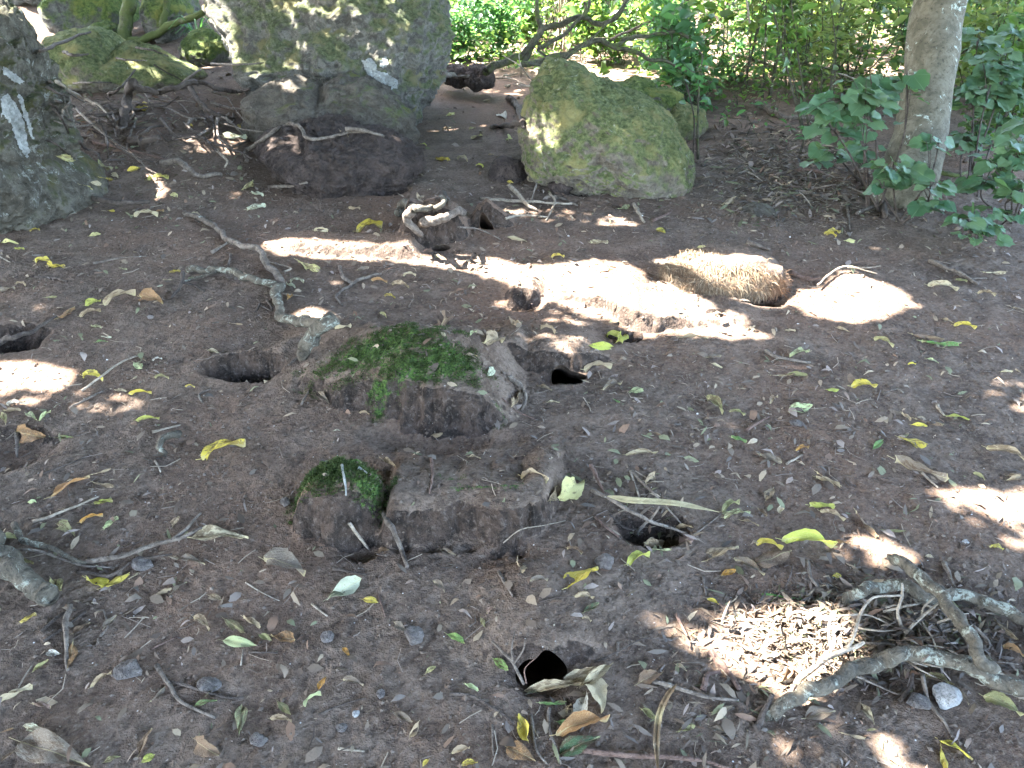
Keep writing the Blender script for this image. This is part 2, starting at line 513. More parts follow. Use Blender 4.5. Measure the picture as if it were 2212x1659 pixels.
# soil relief
nm = Y < 5.2
xx, yy = X[nm], Y[nm]
H[nm] += .0042 * n2(xx, yy, 13, 3, 81) + .0026 * n2(xx, yy, 41, 2, 82) * (1 + .8 * n2(xx, yy, 3, 1, 83)) + .0012 * n2(xx, yy, 95, 1, 84)
rg = np.abs(n2(xx, yy, 24, 2, 85))
H[nm] -= .0035 * (1 - np.clip(rg * 6, 0, 1))
H[nm] += .0055 * np.clip(n2(xx, yy, 30, 3, 86) - .12, 0, 1) * (1 + n2(xx, yy, 2.2, 2, 87))
XX, YY = X.copy(), Y.copy()
gzy = np.gradient(H, axis=0) / np.gradient(Y, axis=0)
steep = sstep((np.abs(gzy) - .5) / 1.2)
pm = steep > .01
P3 = np.stack([X[pm] * 40, Y[pm] * 16, H[pm] * 40], 1)
Pf = np.stack([X[pm] * 62, Y[pm] * 10, H[pm] * 16], 1)
YY[pm] += (fbm(P3, 3, 90) * .016 + fbm(Pf, 2, 92) * .014 + fbm(P3 * 2.7, 2, 94) * .006) * steep[pm]
XX[pm] += fbm(P3 + 55, 2, 91) * .009 * steep[pm]
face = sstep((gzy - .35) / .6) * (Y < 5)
V = np.stack([XX, YY, H], -1).reshape(-1, 3)
ny_, nx_ = X.shape
idx = np.arange(ny_ * nx_).reshape(ny_, nx_)
FQ = np.stack([idx[:-1, :-1], idx[:-1, 1:], idx[1:, 1:], idx[1:, :-1]], -1).reshape(-1, 4)

# moss mask
moss = np.zeros(X.shape)
def moss_blob(px, py, rx, ry, s, dy=0):
    cx, cy = G(px, py)
    r = ((X - cx) / rx) ** 2 + ((Y - cy - dy) / ry) ** 2
    np.maximum(moss, s * np.exp(-r * 1.1), out=moss)
for a in [(850, 745, .28, .13, .74, -.27), (900, 815, .17, .09, .72, -.16), (975, 790, .15, .11, .76, -.21), (835, 870, .07, .045, .64, -.05), (740, 790, .16, .10, .50, -.12), (820, 905, .03, .03, .7, 0),
          (1080, 890, .05, .06, .45, -.03), (737, 1075, .14, .085, .95, -.03), (800, 1110, .05, .08, .86, 0), (675, 1080, .05, .05, .7, 0), (975, 1055, .05, .03, .55, -.06),
          (1100, 1100, .10, .03, .52, -.03), (1020, 1100, .12, .02, .5, -.03), (1640, 490, .20, .14, .42, 0)]:
    moss_blob(*a)

mo = sstep((moss - .35) / .3)
H2_ = .012 * mo * (fbm(np.stack([X.ravel() * 46, Y.ravel() * 46, H.ravel() * 46], 1), 3, 97).reshape(X.shape) + .25)
V[:, 2] += H2_.ravel(); H += H2_
moss *= 1 - .55 * sstep((gzy - .7) / .5) * (np.abs(X - kx) > .16)
# burrow mouths: (px, py, half width, half depth, run, drop, skew)
CUTS = [(1168, 1455, .060, .024, .55, -.30, .02), (1224, 806, .058, .028, .6, -.30, .0), (952, 533, .045, .020, .6, -.28, 0), (1052, 497, .038, .019, .5, -.25, 0),
        (1412, 1160, .050, .034, .5, -.35, -.05), (1252, 422, .045, .022, .6, -.35, 0), (515, 815, .080, .022, .5, -.30, .0),
        (1648, 638, .05, .028, .4, -.3, 0), (835, 412, .06, .025, .4, -.2, 0)]
fc = V[FQ].mean(1)
keep = np.ones(len(FQ), bool)
tunnels = []
for ci, (px, py, a, b, run, drop, skew) in enumerate(CUTS):
    cx, cy = G(px, py)
    r = np.sqrt(((fc[:, 0] - cx) / a) ** 2 + ((fc[:, 1] - cy) / b) ** 2)
    m = r < 1.3
    ang = np.arctan2(fc[m, 1] - cy, fc[m, 0] - cx)
    w = 1 + .12 * np.sin(ang * 2 + ci) + .10 * np.sin(ang * 3 + 2 * ci) + .07 * np.sin(ang * 5 + ci) + .05 * np.sin(ang * 9 + ci)
    if ci == 0: w = 1 + .06 * np.sin(ang * 2) + .05 * np.sin(ang * 5 + 1)
    sel = np.where(m)[0][r[m] < w]
    keep[sel] = False
    nxt = {}
    for f in FQ[sel]:
        for k in range(4): nxt[(f[k], f[(k + 1) % 4])] = 1
    bd = {}
    for (u, v_) in nxt:
        if (v_, u) not in nxt: bd[u] = v_
    loops = []
    while bd:
        s0 = next(iter(bd)); lp = [s0]; c = bd.pop(s0)
        while c != s0 and c in bd:
            lp.append(c); c = bd.pop(c)
        loops.append(lp)
    lp = max(loops, key=len)
    P = V[lp].copy()
    for _ in range(7): P = .5 * P + .25 * np.roll(P, 1, 0) + .25 * np.roll(P, -1, 0)
    V[lp] = P
    tunnels.append((lp, P, run, drop, skew))
FQ = FQ[keep]
ground_me = mesh_np('ground', V, FQ)
at_ = ground_me.attributes.new('moss', 'FLOAT', 'POINT')
at_.data.foreach_set('value', moss.ravel().astype(np.float32))
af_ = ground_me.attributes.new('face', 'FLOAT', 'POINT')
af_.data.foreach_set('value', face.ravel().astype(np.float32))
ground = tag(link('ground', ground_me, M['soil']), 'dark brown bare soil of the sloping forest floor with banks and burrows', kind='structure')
for ci, (lp, P, run, drop, skew) in enumerate(tunnels):
    c0 = P.mean(0)
    rings = [P]
    K = 9
    for k in range(1, K + 1):
        t = k / K
        s = 1.0 + .25 * math.sin(t * math.pi) if k < K else .35
        q = c0 + (P - c0) * s
        q = q + np.array([skew * t * 2, run * t, drop * t ** .8]) + (fbm(P * 30 + k * 3.1, 2, ci)[:, None] * np.array([.3, .3, 1]) * .012)
        rings.append(q)
    vv = np.concatenate(rings + [rings[-1].mean(0)[None]])
    n = len(P)
    ff = []
    for k in range(K):
        for i in range(n):
            j = (i + 1) % n
            ff.append((k * n + i, k * n + j, (k + 1) * n + j, (k + 1) * n + i))
    for i in range(n): ff.append((K * n + i, K * n + (i + 1) % n, (K + 1) * n))
    link('burrow', mesh_np('burrow', vv, ff), M['soil'], ground)

tri = np.concatenate([FQ[:, [0, 1, 2]], FQ[:, [0, 2, 3]]])
selv = (V[:, 1] < 20) & (V[:, 1] > .3) & (np.abs(V[:, 0]) < 14)
trik = tri[selv[tri].all(1)]
bvh_g = BVHTree.FromPolygons(V.tolist(), trik.tolist(), all_triangles=True)
gxs, gys = gx, gy
def hz(x, y):
    """height of the ground at arrays x, y"""
    x = np.asarray(x, float); y = np.asarray(y, float)
    i = np.clip(np.searchsorted(gxs, x) - 1, 0, len(gxs) - 2)
    j = np.clip(np.searchsorted(gys, y) - 1, 0, len(gys) - 2)
    fx = np.clip((x - gxs[i]) / (gxs[i + 1] - gxs[i]), 0, 1); fy = np.clip((y - gys[j]) / (gys[j + 1] - gys[j]), 0, 1)
    return (H[j, i] * (1 - fx) + H[j, i + 1] * fx) * (1 - fy) + (H[j + 1, i] * (1 - fx) + H[j + 1, i + 1] * fx) * fy

BVHS = [bvh_g]
def hit(px, py, only_ground=False):
    d = Vector(ray(px, py)); o = Vector(CAM)
    best = None
    for b in (BVHS[:1] if only_ground else BVHS):
        l, n, i, ds = b.ray_cast(o, d.normalized(), 60)
        if l is not None and (best is None or ds < best[2]):
            best = (l, n, ds)
    if best is None:
        x, y = G(px, py)
        return Vector((x, y, SL * y)), Vector((0, 0, 1)), 5.0
    n = best[1]
    if n.dot(d) > 0: n = -n
    return best[0], n, best[2]

# ------------------------------------------------------------------ boulders
def icos(n):
    import bmesh
    bm = bmesh.new()
    bmesh.ops.create_icosphere(bm, subdivisions=n, radius=1)
    v = np.array([q.co[:] for q in bm.verts]); f = np.array([[a.index for a in p.verts] for p in bm.faces])
    bm.free()
    return v, f
ICO = {k: icos(k) for k in (2, 3, 4, 5, 6, 7)}
def bdep(px, py):
    l, n, d = hit(px, py, True)
    return (np.array(l) - CAM) @ FWD

def boulder(name, outline, center, depth, thick, mat, label, cat='boulder', sub=6, rough=.05, facets=10, seed=0, rock_noise=3.2, group=None, pits=.02, lean=0.0):
    """outline: silhouette seen from here, turned into a solid of its own depth and thickness"""
    if depth is None:
        bx_ = max(outline, key=lambda q: q[1])
        depth = bdep(min(max(bx_[0], 5), 2205), max(bx_[1] - 6, 2)) + thick * .45
    v, f = ICO[sub]
    v = v.copy()
    r0 = np.random.default_rng(seed + 100)
    for k in range(facets):                                   # flattened faces, as broken rock has them
        n = r0.normal(size=3); n /= np.linalg.norm(n)
        dlim = r0.uniform(.68, .92)
        e = v @ n - dlim
        v = v - np.outer(np.clip(e, 0, None) * .9, n)
    pts = np.array([((px - center[0]) / F * depth, -(py - center[1]) / F * depth) for px, py in outline])
    an = np.arctan2(pts[:, 1], pts[:, 0]); rr = np.hypot(pts[:, 0], pts[:, 1])
    o = np.argsort(an); an, rr = an[o], rr[o]
    an = np.concatenate([an - 2 * math.pi, an, an + 2 * math.pi]); rr = np.concatenate([rr] * 3)
    a, b, c = v[:, 0], v[:, 2], v[:, 1]
    th = np.arctan2(b, a); rho = np.hypot(a, b)
    nb_ = 72
    bi = ((th + math.pi) / (2 * math.pi) * nb_).astype(int) % nb_
    mxr = np.zeros(nb_); np.maximum.at(mxr, bi, rho)
    mxr = np.concatenate([mxr[-1:], mxr, mxr[:1]])
    rho = rho / np.interp(th, (np.arange(-1, nb_ + 1) + .5) / nb_ * 2 * math.pi - math.pi, mxr)
    Rp = np.interp(th, an, rr)
    rr2 = rho ** .85 * Rp
    lx, lz, ly = np.cos(th) * rr2, np.sin(th) * rr2, c * thick
    L = np.stack([lx, ly + lean * lz, lz], 1)
    size = rr.mean()
    nrm = v / np.linalg.norm(v, axis=1)[:, None]
    q = L / size
    d = fbm(q * 1.6 + seed * 7.7, 3, seed) * rough * 1.8 + (np.abs(fbm(q * rock_noise + seed, 5, seed + 9, .6)) - .2) * -rough * 2.4 + fbm(q * 9 + seed, 4, seed + 19, .65) * rough * .9
    crk = np.abs(fbm(q * np.array([2.2, 2.2, 3.4]) + seed * 3.3, 3, seed + 49))
    d -= np.clip(.05 - crk, 0, 1) * 14 * rough * .42
    pit = fbm(q * 7 + 40, 2, seed + 29)
    d -= np.clip(pit - .25, 0, 1) * pits * 4
    d += fbm(q * 30 + 3, 3, seed + 39, .7) * rough * .32
    L = L + nrm * (d * size)[:, None]
    C = at(center[0], center[1], depth + thick * .55)
    # screen axes of the outline: right, up-in-picture (tilted), world forward
    W = L[:, 0:1] * RGT + L[:, 1:2] * np.array([0, 1.0, 0]) + L[:, 2:3] * UPV
    s_ = (depth + thick * .55) / depth
    o = link(name, mesh_np(name, W * np.array([s_, 1, s_]), f), M[mat])
    o.location = C
    tag(o, label, cat, group)
    BVHS.append(BVHTree.FromPolygons((W * np.array([s_, 1, s_]) + C).tolist(), f.tolist(), all_triangles=True))
    return o
big = boulder('boulder', [(455, 20), (450, -30), (560, -90), (760, -110), (930, -60), (972, 20), (978, 80), (950, 150), (925, 210), (915, 260), (890, 310), (800, 300), (700, 260), (620, 220), (545, 190), (500, 120), (478, 60)],
        (730, 80), 5.45, .62, 'rock_big', 'largest boulder, grey with moss streaks and a white lichen patch', sub=7, rough=.060, seed=1, facets=12, rock_noise=2.6)
slab = boulder('boulder', [(520, 215), (560, 192), (700, 190), (860, 198), (905, 245), (908, 300), (880, 330), (750, 330), (600, 325), (545, 280)],
        (720, 260), 4.85, .42, 'rock_slab', 'flat grey slab wedged between the biggest boulder and the brown one', sub=6, rough=.07, seed=2, facets=14)
brown = boulder('boulder', [(535, 330), (560, 295), (640, 280), (780, 275), (870, 300), (908, 340), (905, 380), (870, 405), (800, 425), (700, 412), (620, 385), (560, 360)],
        (725, 345), 4.30, .40, 'rock_brown', 'low dark brown boulder with a thin root lying over its top', sub=7, rough=.075, seed=3, facets=10, pits=.03)
green = boulder('boulder', [(1132, 240), (1150, 165), (1180, 128), (1232, 133), (1290, 165), (1350, 192), (1420, 232), (1475, 285), (1508, 345), (1508, 405), (1470, 440), (1400, 440), (1300, 425), (1210, 395), (1145, 375), (1125, 320)],
        (1305, 300), 4.30, .40, 'rock_green', 'green mossy boulder with a sloping top standing over a burrow', sub=7, rough=.050, seed=4, facets=9, rock_noise=3.4)
left = boulder('boulder', [(-260, 0), (-120, -120), (0, 5), (48, 60), (82, 160), (104, 260), (128, 350), (170, 405), (178, 455), (140, 500), (0, 520), (-250, 520)],
        (-60, 260), 3.75, .45, 'rock_left', 'tall grey boulder crusted with white lichen, cut by the left edge of the photo', sub=7, rough=.055, seed=5, facets=10)
boulder('boulder', [(112, 80), (170, 62), (260, 105), (370, 128), (440, 165), (400, 200), (300, 215), (160, 205), (110, 150)], (260, 145), None, .40, 'rock_green',
        'low moss covered boulder at the foot of the thin green trunk', sub=6, rough=.06, seed=6)
boulder('boulder', [(100, 10), (180, -40), (270, -20), (290, 60), (240, 95), (130, 70)], (190, 25), None, .45, 'rock_far', 'grey rounded boulder on the bank behind the low mossy boulder', sub=5, rough=.06, seed=7)
boulder('boulder', [(320, 30), (340, -30), (390, -20), (400, 70), (370, 110), (320, 90)], (360, 40), None, .35, 'rock_far', 'grey boulder between the thin green trunk and the biggest boulder', sub=5, rough=.06, seed=8)
boulder('boulder', [(30, -20), (60, -60), (130, -40), (150, 10), (100, 30), (40, 20)], (90, -15), None, .4, 'rock_far', 'dark boulder furthest up the bank at the upper corner', sub=5, rough=.06, seed=9)
boulder('boulder', [(1410, 262), (1435, 232), (1480, 226), (1525, 246), (1535, 290), (1490, 320), (1420, 310)], (1465, 265), 5.3, .25, 'rock_green', 'small moss topped boulder half hidden behind the sloping green boulder', sub=5, rough=.08, seed=10)
boulder('boulder', [(1055, 375), (1070, 345), (1110, 342), (1138, 360), (1140, 400), (1090, 408), (1060, 395)], (1098, 375), 4.45, .10, 'rock_brown', 'small brown stone against the left foot of the green boulder', 'stone', sub=4, rough=.05, seed=11)
boulder('boulder', [(1560, 490), (1600, 462), (1680, 460), (1720, 480), (1730, 510), (1640, 525), (1570, 510)], (1640, 492), 3.95, .16, 'rock_slab', 'low flat stone with dull moss sunk in soil below the grey tree', 'stone', sub=5, rough=.05, seed=12)
boulder('boulder', [(1300, 185), (1350, 178), (1420, 190), (1470, 200), (1475, 240), (1380, 235), (1310, 215)], (1390, 208), 5.4, .2, 'rock_far', 'grey stone peeping over the slope of the green boulder', sub=5, rough=.08, seed=13)
boulder('boulder', [(1180, 395), (1195, 388), (1230, 390), (1240, 402), (1225, 412), (1188, 408)], (1210, 400), 4.28, .07, 'rock_brown', 'little flat stone at the burrow under the green boulder', 'stone', sub=4, rough=.05, seed=14)
boulder('boulder', [(1790, 205), (1830, 188), (1900, 195), (1940, 230), (1930, 268), (1850, 270), (1795, 245)], (1865, 230), 6.3, .3, 'rock_far', 'dark mossy boulder behind the heart leaved shrub and the grey trunk', sub=5, rough=.09, seed=15)

boulder('boulder', [(395, 95), (420, 70), (470, 75), (500, 105), (495, 150), (440, 155), (400, 135)], (448, 112), None, .2, 'rock_far', 'grey stone wedged left of the biggest boulder', 'stone', sub=5, rough=.09, seed=31)
boulder('boulder', [(160, 90), (200, 60), (262, 66), (285, 98), (240, 118), (180, 115)], (222, 92), None, .2, 'rock_far', 'dark stone on the bank behind the low mossy boulder', 'stone', sub=5, rough=.09, seed=32)
# white lichen crust on the biggest boulder
def crust(polys, parent, bvhi, mat, off=.004, name='lichen_patch'):
    for poly in polys:
        xs = [p[0] for p in poly]; ys = [p[1] for p in poly]
        st = 2.2
        nx = int((max(xs) - min(xs)) / st) + 2; ny = int((max(ys) - min(ys)) / st) + 2
        vid = {}; vs = []; fs = []
        def inside(x, y):
            c = False
            for i in range(len(poly)):
                x1, y1 = poly[i]; x2, y2 = poly[i - 1]
                if (y1 > y) != (y2 > y) and x < (x2 - x1) * (y - y1) / (y2 - y1) + x1: c = not c
            return c
        for j in range(ny):
            for i in range(nx):
                x = min(xs) + i * st; y = min(ys) + j * st
                w = 3.5 * float(n2(np.array([x]), np.array([y]), .13, 2, 5)[0])
                if not inside(x + w, y + w): continue
                l, n, _, _ = BVHS[bvhi].ray_cast(Vector(CAM), Vector(ray(x, y)).normalized(), 50)
                if l is None: continue
                if n.dot(Vector(ray(x, y))) > 0: n = -n
                vid[(i, j)] = len(vs)
                vs.append(l + n * (off + .003 * random.random()))
        for (i, j), a in vid.items():
            q = [vid.get((i, j)), vid.get((i, j + 1)), vid.get((i + 1, j + 1)), vid.get((i + 1, j))]
            if None not in q: fs.append(q)
        if fs:
            me = mesh_np(name, np.array([v[:] for v in vs]) - np.array(parent.location), fs)
            link(name, me, M[mat], parent)
crust([[(782, 132), (800, 124), (812, 135), (815, 150), (835, 158), (862, 172), (860, 192), (835, 194), (808, 188), (795, 170), (788, 150)], [(818, 128), (838, 122), (842, 140), (830, 150), (820, 145)]], big, 1, 'lichen')
crust([[(0, 210), (14, 200), (34, 222), (52, 262), (66, 330), (58, 345), (38, 320), (22, 270), (8, 250), (0, 255)], [(36, 195), (50, 215), (62, 250), (74, 300), (66, 300), (52, 262), (40, 225)],
       [(4, 140), (20, 150), (52, 175), (46, 186), (26, 176), (6, 160)]], left, 5, 'lichen')

# ------------------------------------------------------------------ tubes: roots, sticks, branches
def catmull(P, n):
    P = np.asarray(P, float)
    if len(P) == 2: 
        t = np.linspace(0, 1, n)[:, None]
        return P[0] * (1 - t) + P[1] * t
    Q = np.vstack([2 * P[0] - P[1], P, 2 * P[-1] - P[-2]])
    out = []
    m = max(2, n // (len(P) - 1))
    for i in range(len(P) - 1):
        p0, p1, p2, p3 = Q[i:i + 4]
        for t in np.linspace(0, 1, m, endpoint=False):
            out.append(.5 * ((2 * p1) + (-p0 + p2) * t + (2 * p0 - 5 * p1 + 4 * p2 - p3) * t * t + (-p0 + 3 * p1 - 3 * p2 + p3) * t ** 3))
    out.append(P[-1])
    return np.array(out)
def tube_geo(P, r, sides=7, seed=0, knob=.12, flat=1.0):
    """P (n,3) path, r (n,) radii -> verts, quad faces + caps"""
    n = len(P)
    T = np.gradient(P, axis=0)
    T /= np.linalg.norm(T, axis=1)[:, None] + 1e-9
    ref = np.array([0, 0, 1.0]) if abs(T[:, 2]).mean() < .8 else np.array([1.0, 0, 0])
    A = np.cross(T, ref); A /= np.linalg.norm(A, axis=1)[:, None] + 1e-9
    B = np.cross(A, T)
    ang = np.linspace(0, 2 * math.pi, sides, endpoint=False)
    ring = A[:, None, :] * np.cos(ang)[None, :, None] + B[:, None, :] * (np.sin(ang) * flat)[None, :, None]
    base = P[:, None, :] + ring * r[:, None, None]
    rm_ = max(r.mean(), 1e-4)
    nv = (fbm(base.reshape(-1, 3) * (.35 / rm_) + seed, 2, seed) + .55 * fbm(base.reshape(-1, 3) * (1.3 / rm_) + seed, 2, seed + 3)).reshape(n, sides)
    v = P[:, None, :] + ring * (r[:, None] * (1 + knob * 1.6 * nv))[:, :, None]
    v = v.reshape(-1, 3)
    f = []
    for i in range(n - 1):
        for k in range(sides):
            a = i * sides + k; b = i * sides + (k + 1) % sides
            f.append((a, b, b + sides, a + sides))
    f.append(tuple(range(sides))[::-1]); f.append(tuple(range((n - 1) * sides, n * sides)))
    return v, f
def join_geo(parts):
    vs, fs, o = [], [], 0
    for v, f in parts:
        vs.append(v); fs += [tuple(i + o for i in q) for q in f]; o += len(v)
    return np.concatenate(vs), fs
class Lab:
    pass
def path_on_ground(c, pts, r_px, lift=None, sink=.25, taper=.55, res=5, sides=7, seed=0, knob=.14, flat=1.0, rock=True):
    W, RR = [], []
    for i, p in enumerate(pts):
        px, py = cp(c, p[0], p[1])
        l, n, ds = hit(px, py, not rock)
        dep = (np.array(l) - CAM) @ FWD
        rad = r_px * dep / F
        z = p[2] if len(p) > 2 else 0.0
        q = np.array(l) + np.array(n) * (rad * (1 - sink))
        if z:                                                   # raised above the ground: keep its place in the picture
            d = ray(px, py)
            g = np.array(l); 
            q = g - d * (z / -(d[2]) if d[2] < -.05 else z)
        W.append(q); RR.append(rad)
    W = np.array(W); RR = np.array(RR)
    nn = (len(W) - 1) * res + 1
    P = catmull(W, nn)
    t = np.linspace(0, 1, len(P))
    r = np.interp(t, np.linspace(0, 1, len(RR)), RR) * (1 - (1 - taper) * t)
    L = np.linalg.norm(W[-1] - W[0]) + 1e-6
    P[1:-1] += (np.stack([fbm(P[1:-1] * 22 + seed, 2, seed + k) for k in range(3)], 1)) * r[1:-1, None] * .9
    return P, r
TUBE_THINGS = []
def stick(name, c, pts, r_px, mat='bark', label=None, cat='stick', group=None, branches=(), **kw):
    seed = len(TUBE_THINGS) + 1
    sides = kw.pop('sides', 8 if r_px > 6 else 6)
    P, r = path_on_ground(c, pts, r_px, seed=seed, **kw)
    geos = [tube_geo(P, r, sides, seed, kw.get('knob', .14))]
    for b in branches:
        bp, br = path_on_ground(c, b[0], b[1], seed=seed + 50)
        geos.append(tube_geo(bp, br, 6, seed + 5))
    v, f = join_geo(geos)
    mid = P[len(P) // 2]
    o = link(name, mesh_np(name, v - mid, f), M[mat])
    o.location = mid
    tag(o, label, cat, group)
    TUBE_THINGS.append(o)
    return o

# large roots at the lower right
stick('root', 8, [(915, 1265, .01), (1000, 1185, .03), (1180, 1110, .05), (1280, 1040, .05), (1400, 995, .055), (1600, 965, .06), (1800, 975, .055), (1980, 1025, .05), (2120, 1085, .04), (2300, 1160, .03)], 13.5, 'bark_lichen',
      'thick lichened root arching across the soil in front of the sunlit twig pile', 'root', res=20, sides=18, taper=1.3)
stick('root', 8, [(1310, 675, .02), (1380, 635, .035), (1470, 590, .04), (1600, 600, .04), (1740, 640, .035), (1900, 640, .03), (2050, 690, .03), (2300, 800, .02)], 12, 'bark_lichen',
      'grey root with a blunt cut end running behind the twig pile', 'root', res=20, sides=18, taper=1.05)
stick('root', 8, [(1540, 430, .05), (1650, 520, .07), (1760, 620, .085), (1860, 740, .09), (1930, 860, .09), (1990, 975, .08), (2060, 1010, .05)], 12, 'bark_lichen',
      'leaning root that crosses over the blunt grey root to reach the arched one', 'root', res=20, sides=18, taper=1.1)
stick('branch', 8, [(1040, 1100, .02), (1130, 1010, .04), (1190, 960, .05), (1300, 920, .06), (1390, 880, .07)], 7.5, 'bark_pale', 'pale forked branch in bright sun behind the arched root', 'branch',
      branches=[([(1300, 920, .06), (1350, 800, .08), (1375, 720, .1), (1440, 650, .1), (1580, 640, .09)], 4.0), ([(1225, 945, .05), (1210, 800, .08), (1240, 730, .09)], 3.5), ([(1220, 850, .07), (1290, 770, .08)], 3), ([(1130, 1010, .04), (1135, 930, .06)], 3.5)], res=7)
stick('stick', 8, [(1590, 815, .03), (1560, 730, .06), (1585, 640, .08), (1585, 580, .09)], 4, 'bark_pale', 'crooked pale twig standing up against the leaning root', 'twig')
stick('stick', 8, [(1600, 835, .03), (1680, 760, .05), (1770, 680, .07)], 4.2, 'bark_pale', 'straight pale twig propped up on the leaning root', 'twig', branches=[([(1690, 750, .05), (1700, 700, .06), (1750, 650, .07)], 2.8)])
stick('stick', 8, [(300, 1092), (450, 1120, .01), (600, 1165, .01), (745, 1185)], 5.5, 'bark', 'grey brown stick lying left of the arched root end', 'stick')
stick('stick', 8, [(830, 1335), (870, 1240, .01), (920, 1150, .03)], 8, 'bark_dark', 'stubby dark stick leaning under the end of the arched root', 'stick')
stick('stick', 8, [(590, 935), (700, 1050, .008), (745, 1135)], 9, 'bark_red', 'short thick reddish stick left of the sunlit twig pile', 'stick')
stick('stick', 8, [(560, 1140), (575, 1060), (640, 1040)], 7, 'bark_red', 'half buried reddish stub beside the short thick stick', 'stick')
stick('stick', 8, [(420, 738), (480, 850, .01)], 4, 'bark_red', 'small pinkish twig at the upper left edge of the lower sun patch', 'twig')
stick('stick', 8, [(700, 772), (900, 765, .01), (1150, 770)], 4.2, 'bark_pale', 'long straight pale stick along the top of the lower sun patch', 'stick')
stick('stick', 8, [(1000, 762, .01), (1050, 722, .04), (1180, 750, .05), (1400, 740, .05), (1540, 800, .03)], 2.8, 'bark_pale', 'thin bowed stem hooping over the twig pile', 'twig')
stick('stick', 8, [(1690, 1045, .03), (1720, 1180, .01), (1800, 1290), (1855, 1385)], 5, 'bark', 'crooked twig running down from under the arched root', 'twig')
stick('stick', 8, [(1570, 1190), (1630, 1110, .02), (1640, 1040, .03)], 5, 'bark_dark', 'dark twig under the middle of the arched root', 'twig')
stick('stick', 8, [(1800, 480), (1850, 595, .02)], 6, 'bark', 'short grey stick touching the back of the leaning root', 'stick')
stick('stick', 8, [(1950, 800, .02), (2035, 905), (1985, 935)], 5, 'bark', 'bent twig right of the leaning root', 'twig')
stick('stick', 8, [(865, 640), (950, 645), (1095, 668)], 2.6, 'green_stem', 'thin bright green stem above the sunlit twig pile', 'stem')
stick('stick', 8, [(1095, 470), (1110, 540, .02), (1150, 595, .01)], 4.5, 'bark', 'short upright grey twig above the blunt cut root', 'twig')
stick('stick', 8, [(0, 982), (120, 930, .01), (250, 862, .02), (370, 866, .015)], 2.4, 'bark_dark', 'thin dark arching twig right of the nearest burrow', 'twig')
stick('stick', 8, [(1940, 740), (2080, 738), (2300, 750)], 2.6, 'bark_pale', 'thin straight yellowish stalk right of the leaning root', 'twig')
stick('stick', 8, [(-60, 1442), (200, 1460, .01), (400, 1470, .01), (560, 1500), (700, 1545)], 6.5, 'bark_red', 'long smooth reddish stick along the bottom edge', 'stick', res=7)
stick('stick', 8, [(1350, 1055, .02), (1450, 1100, .01), (1560, 1150), (1600, 1120)], 3, 'bark', 'thin twig in shade just below the arched root', 'twig')
stick('stick', 8, [(560, 545), (575, 640)], 2.5, 'bark', 'tiny upright twig on bare soil above the lower sun patch', 'twig')
stick('stick', 8, [(750, 610), (800, 660), (850, 720)], 3, 'bark_dark', 'small dark twig above the lower sun patch', 'twig')
stick('stick', 8, [(120, 885), (118, 950)], 4, 'bark', 'stubby upright twig right of the nearest burrow', 'twig')
for k in range(44):
    x0 = random.gauss(1560, 260); y0 = random.gauss(850, 95)
    ln = random.uniform(60, 240); an = random.gauss(.1, .9)
    z0 = random.uniform(.005, .05)
    stick('stick', 8, [(x0, y0, z0), (x0 + math.cos(an) * ln / 2 + random.uniform(-10, 10), y0 + math.sin(an) * ln * .35 + random.uniform(-14, 14), z0 + random.uniform(0, .03)), (x0 + math.cos(an) * ln, y0 + math.sin(an) * ln * .7, z0 * .5)], random.uniform(1.3, 3.4),
          random.choice(['bark', 'bark_pale', 'bark_pale', 'bark_dark']), 'thin dry twig heaped inside the arch of the big root', 'twig', 'twigs heaped inside the arch of the big root')
# sticks over the burrow in the middle
stick('stick', 8, [(-10, 100, .03), (60, 130, .04), (200, 210, .04), (330, 270, .03), (490, 325)], 5.2, 'bark', 'long grey stick bridging the twiggy burrow from its left', 'stick')
stick('stick', 8, [(205, 325), (300, 240, .03), (338, 180, .05)], 4, 'bark', 'short stick crossing the long one over the twiggy burrow', 'stick')
stick('stick', 8, [(0, 235), (60, 290), (125, 345)], 4, 'bark_red', 'reddish twig left of the twiggy burrow', 'twig')
stick('stick', 8, [(195, 0, .02), (270, 80, .04), (330, 140, .05), (455, 275)], 3.2, 'bark', 'thin straight stick sloping down into the twiggy burrow', 'stick')
stick('stick', 8, [(80, 225), (150, 290, .01), (245, 300, .01)], 3, 'bark_dark', 'curved dark twig at the left lip of the twiggy burrow', 'twig')
stick('stick', 8, [(185, 5), (232, 138)], 3, 'bark_pale', 'short pale upright twig above the twiggy burrow', 'twig')
stick('stick', 8, [(500, 340), (570, 290), (650, 225)], 2.4, 'bark', 'thin twig running right from the twiggy burrow', 'twig')
stick('stick', 7, [(1695, 175, .02), (1730, 240, .02), (1765, 330)], 5, 'bark_red', 'stubby reddish brown stick standing left of the strap leaf', 'stick')
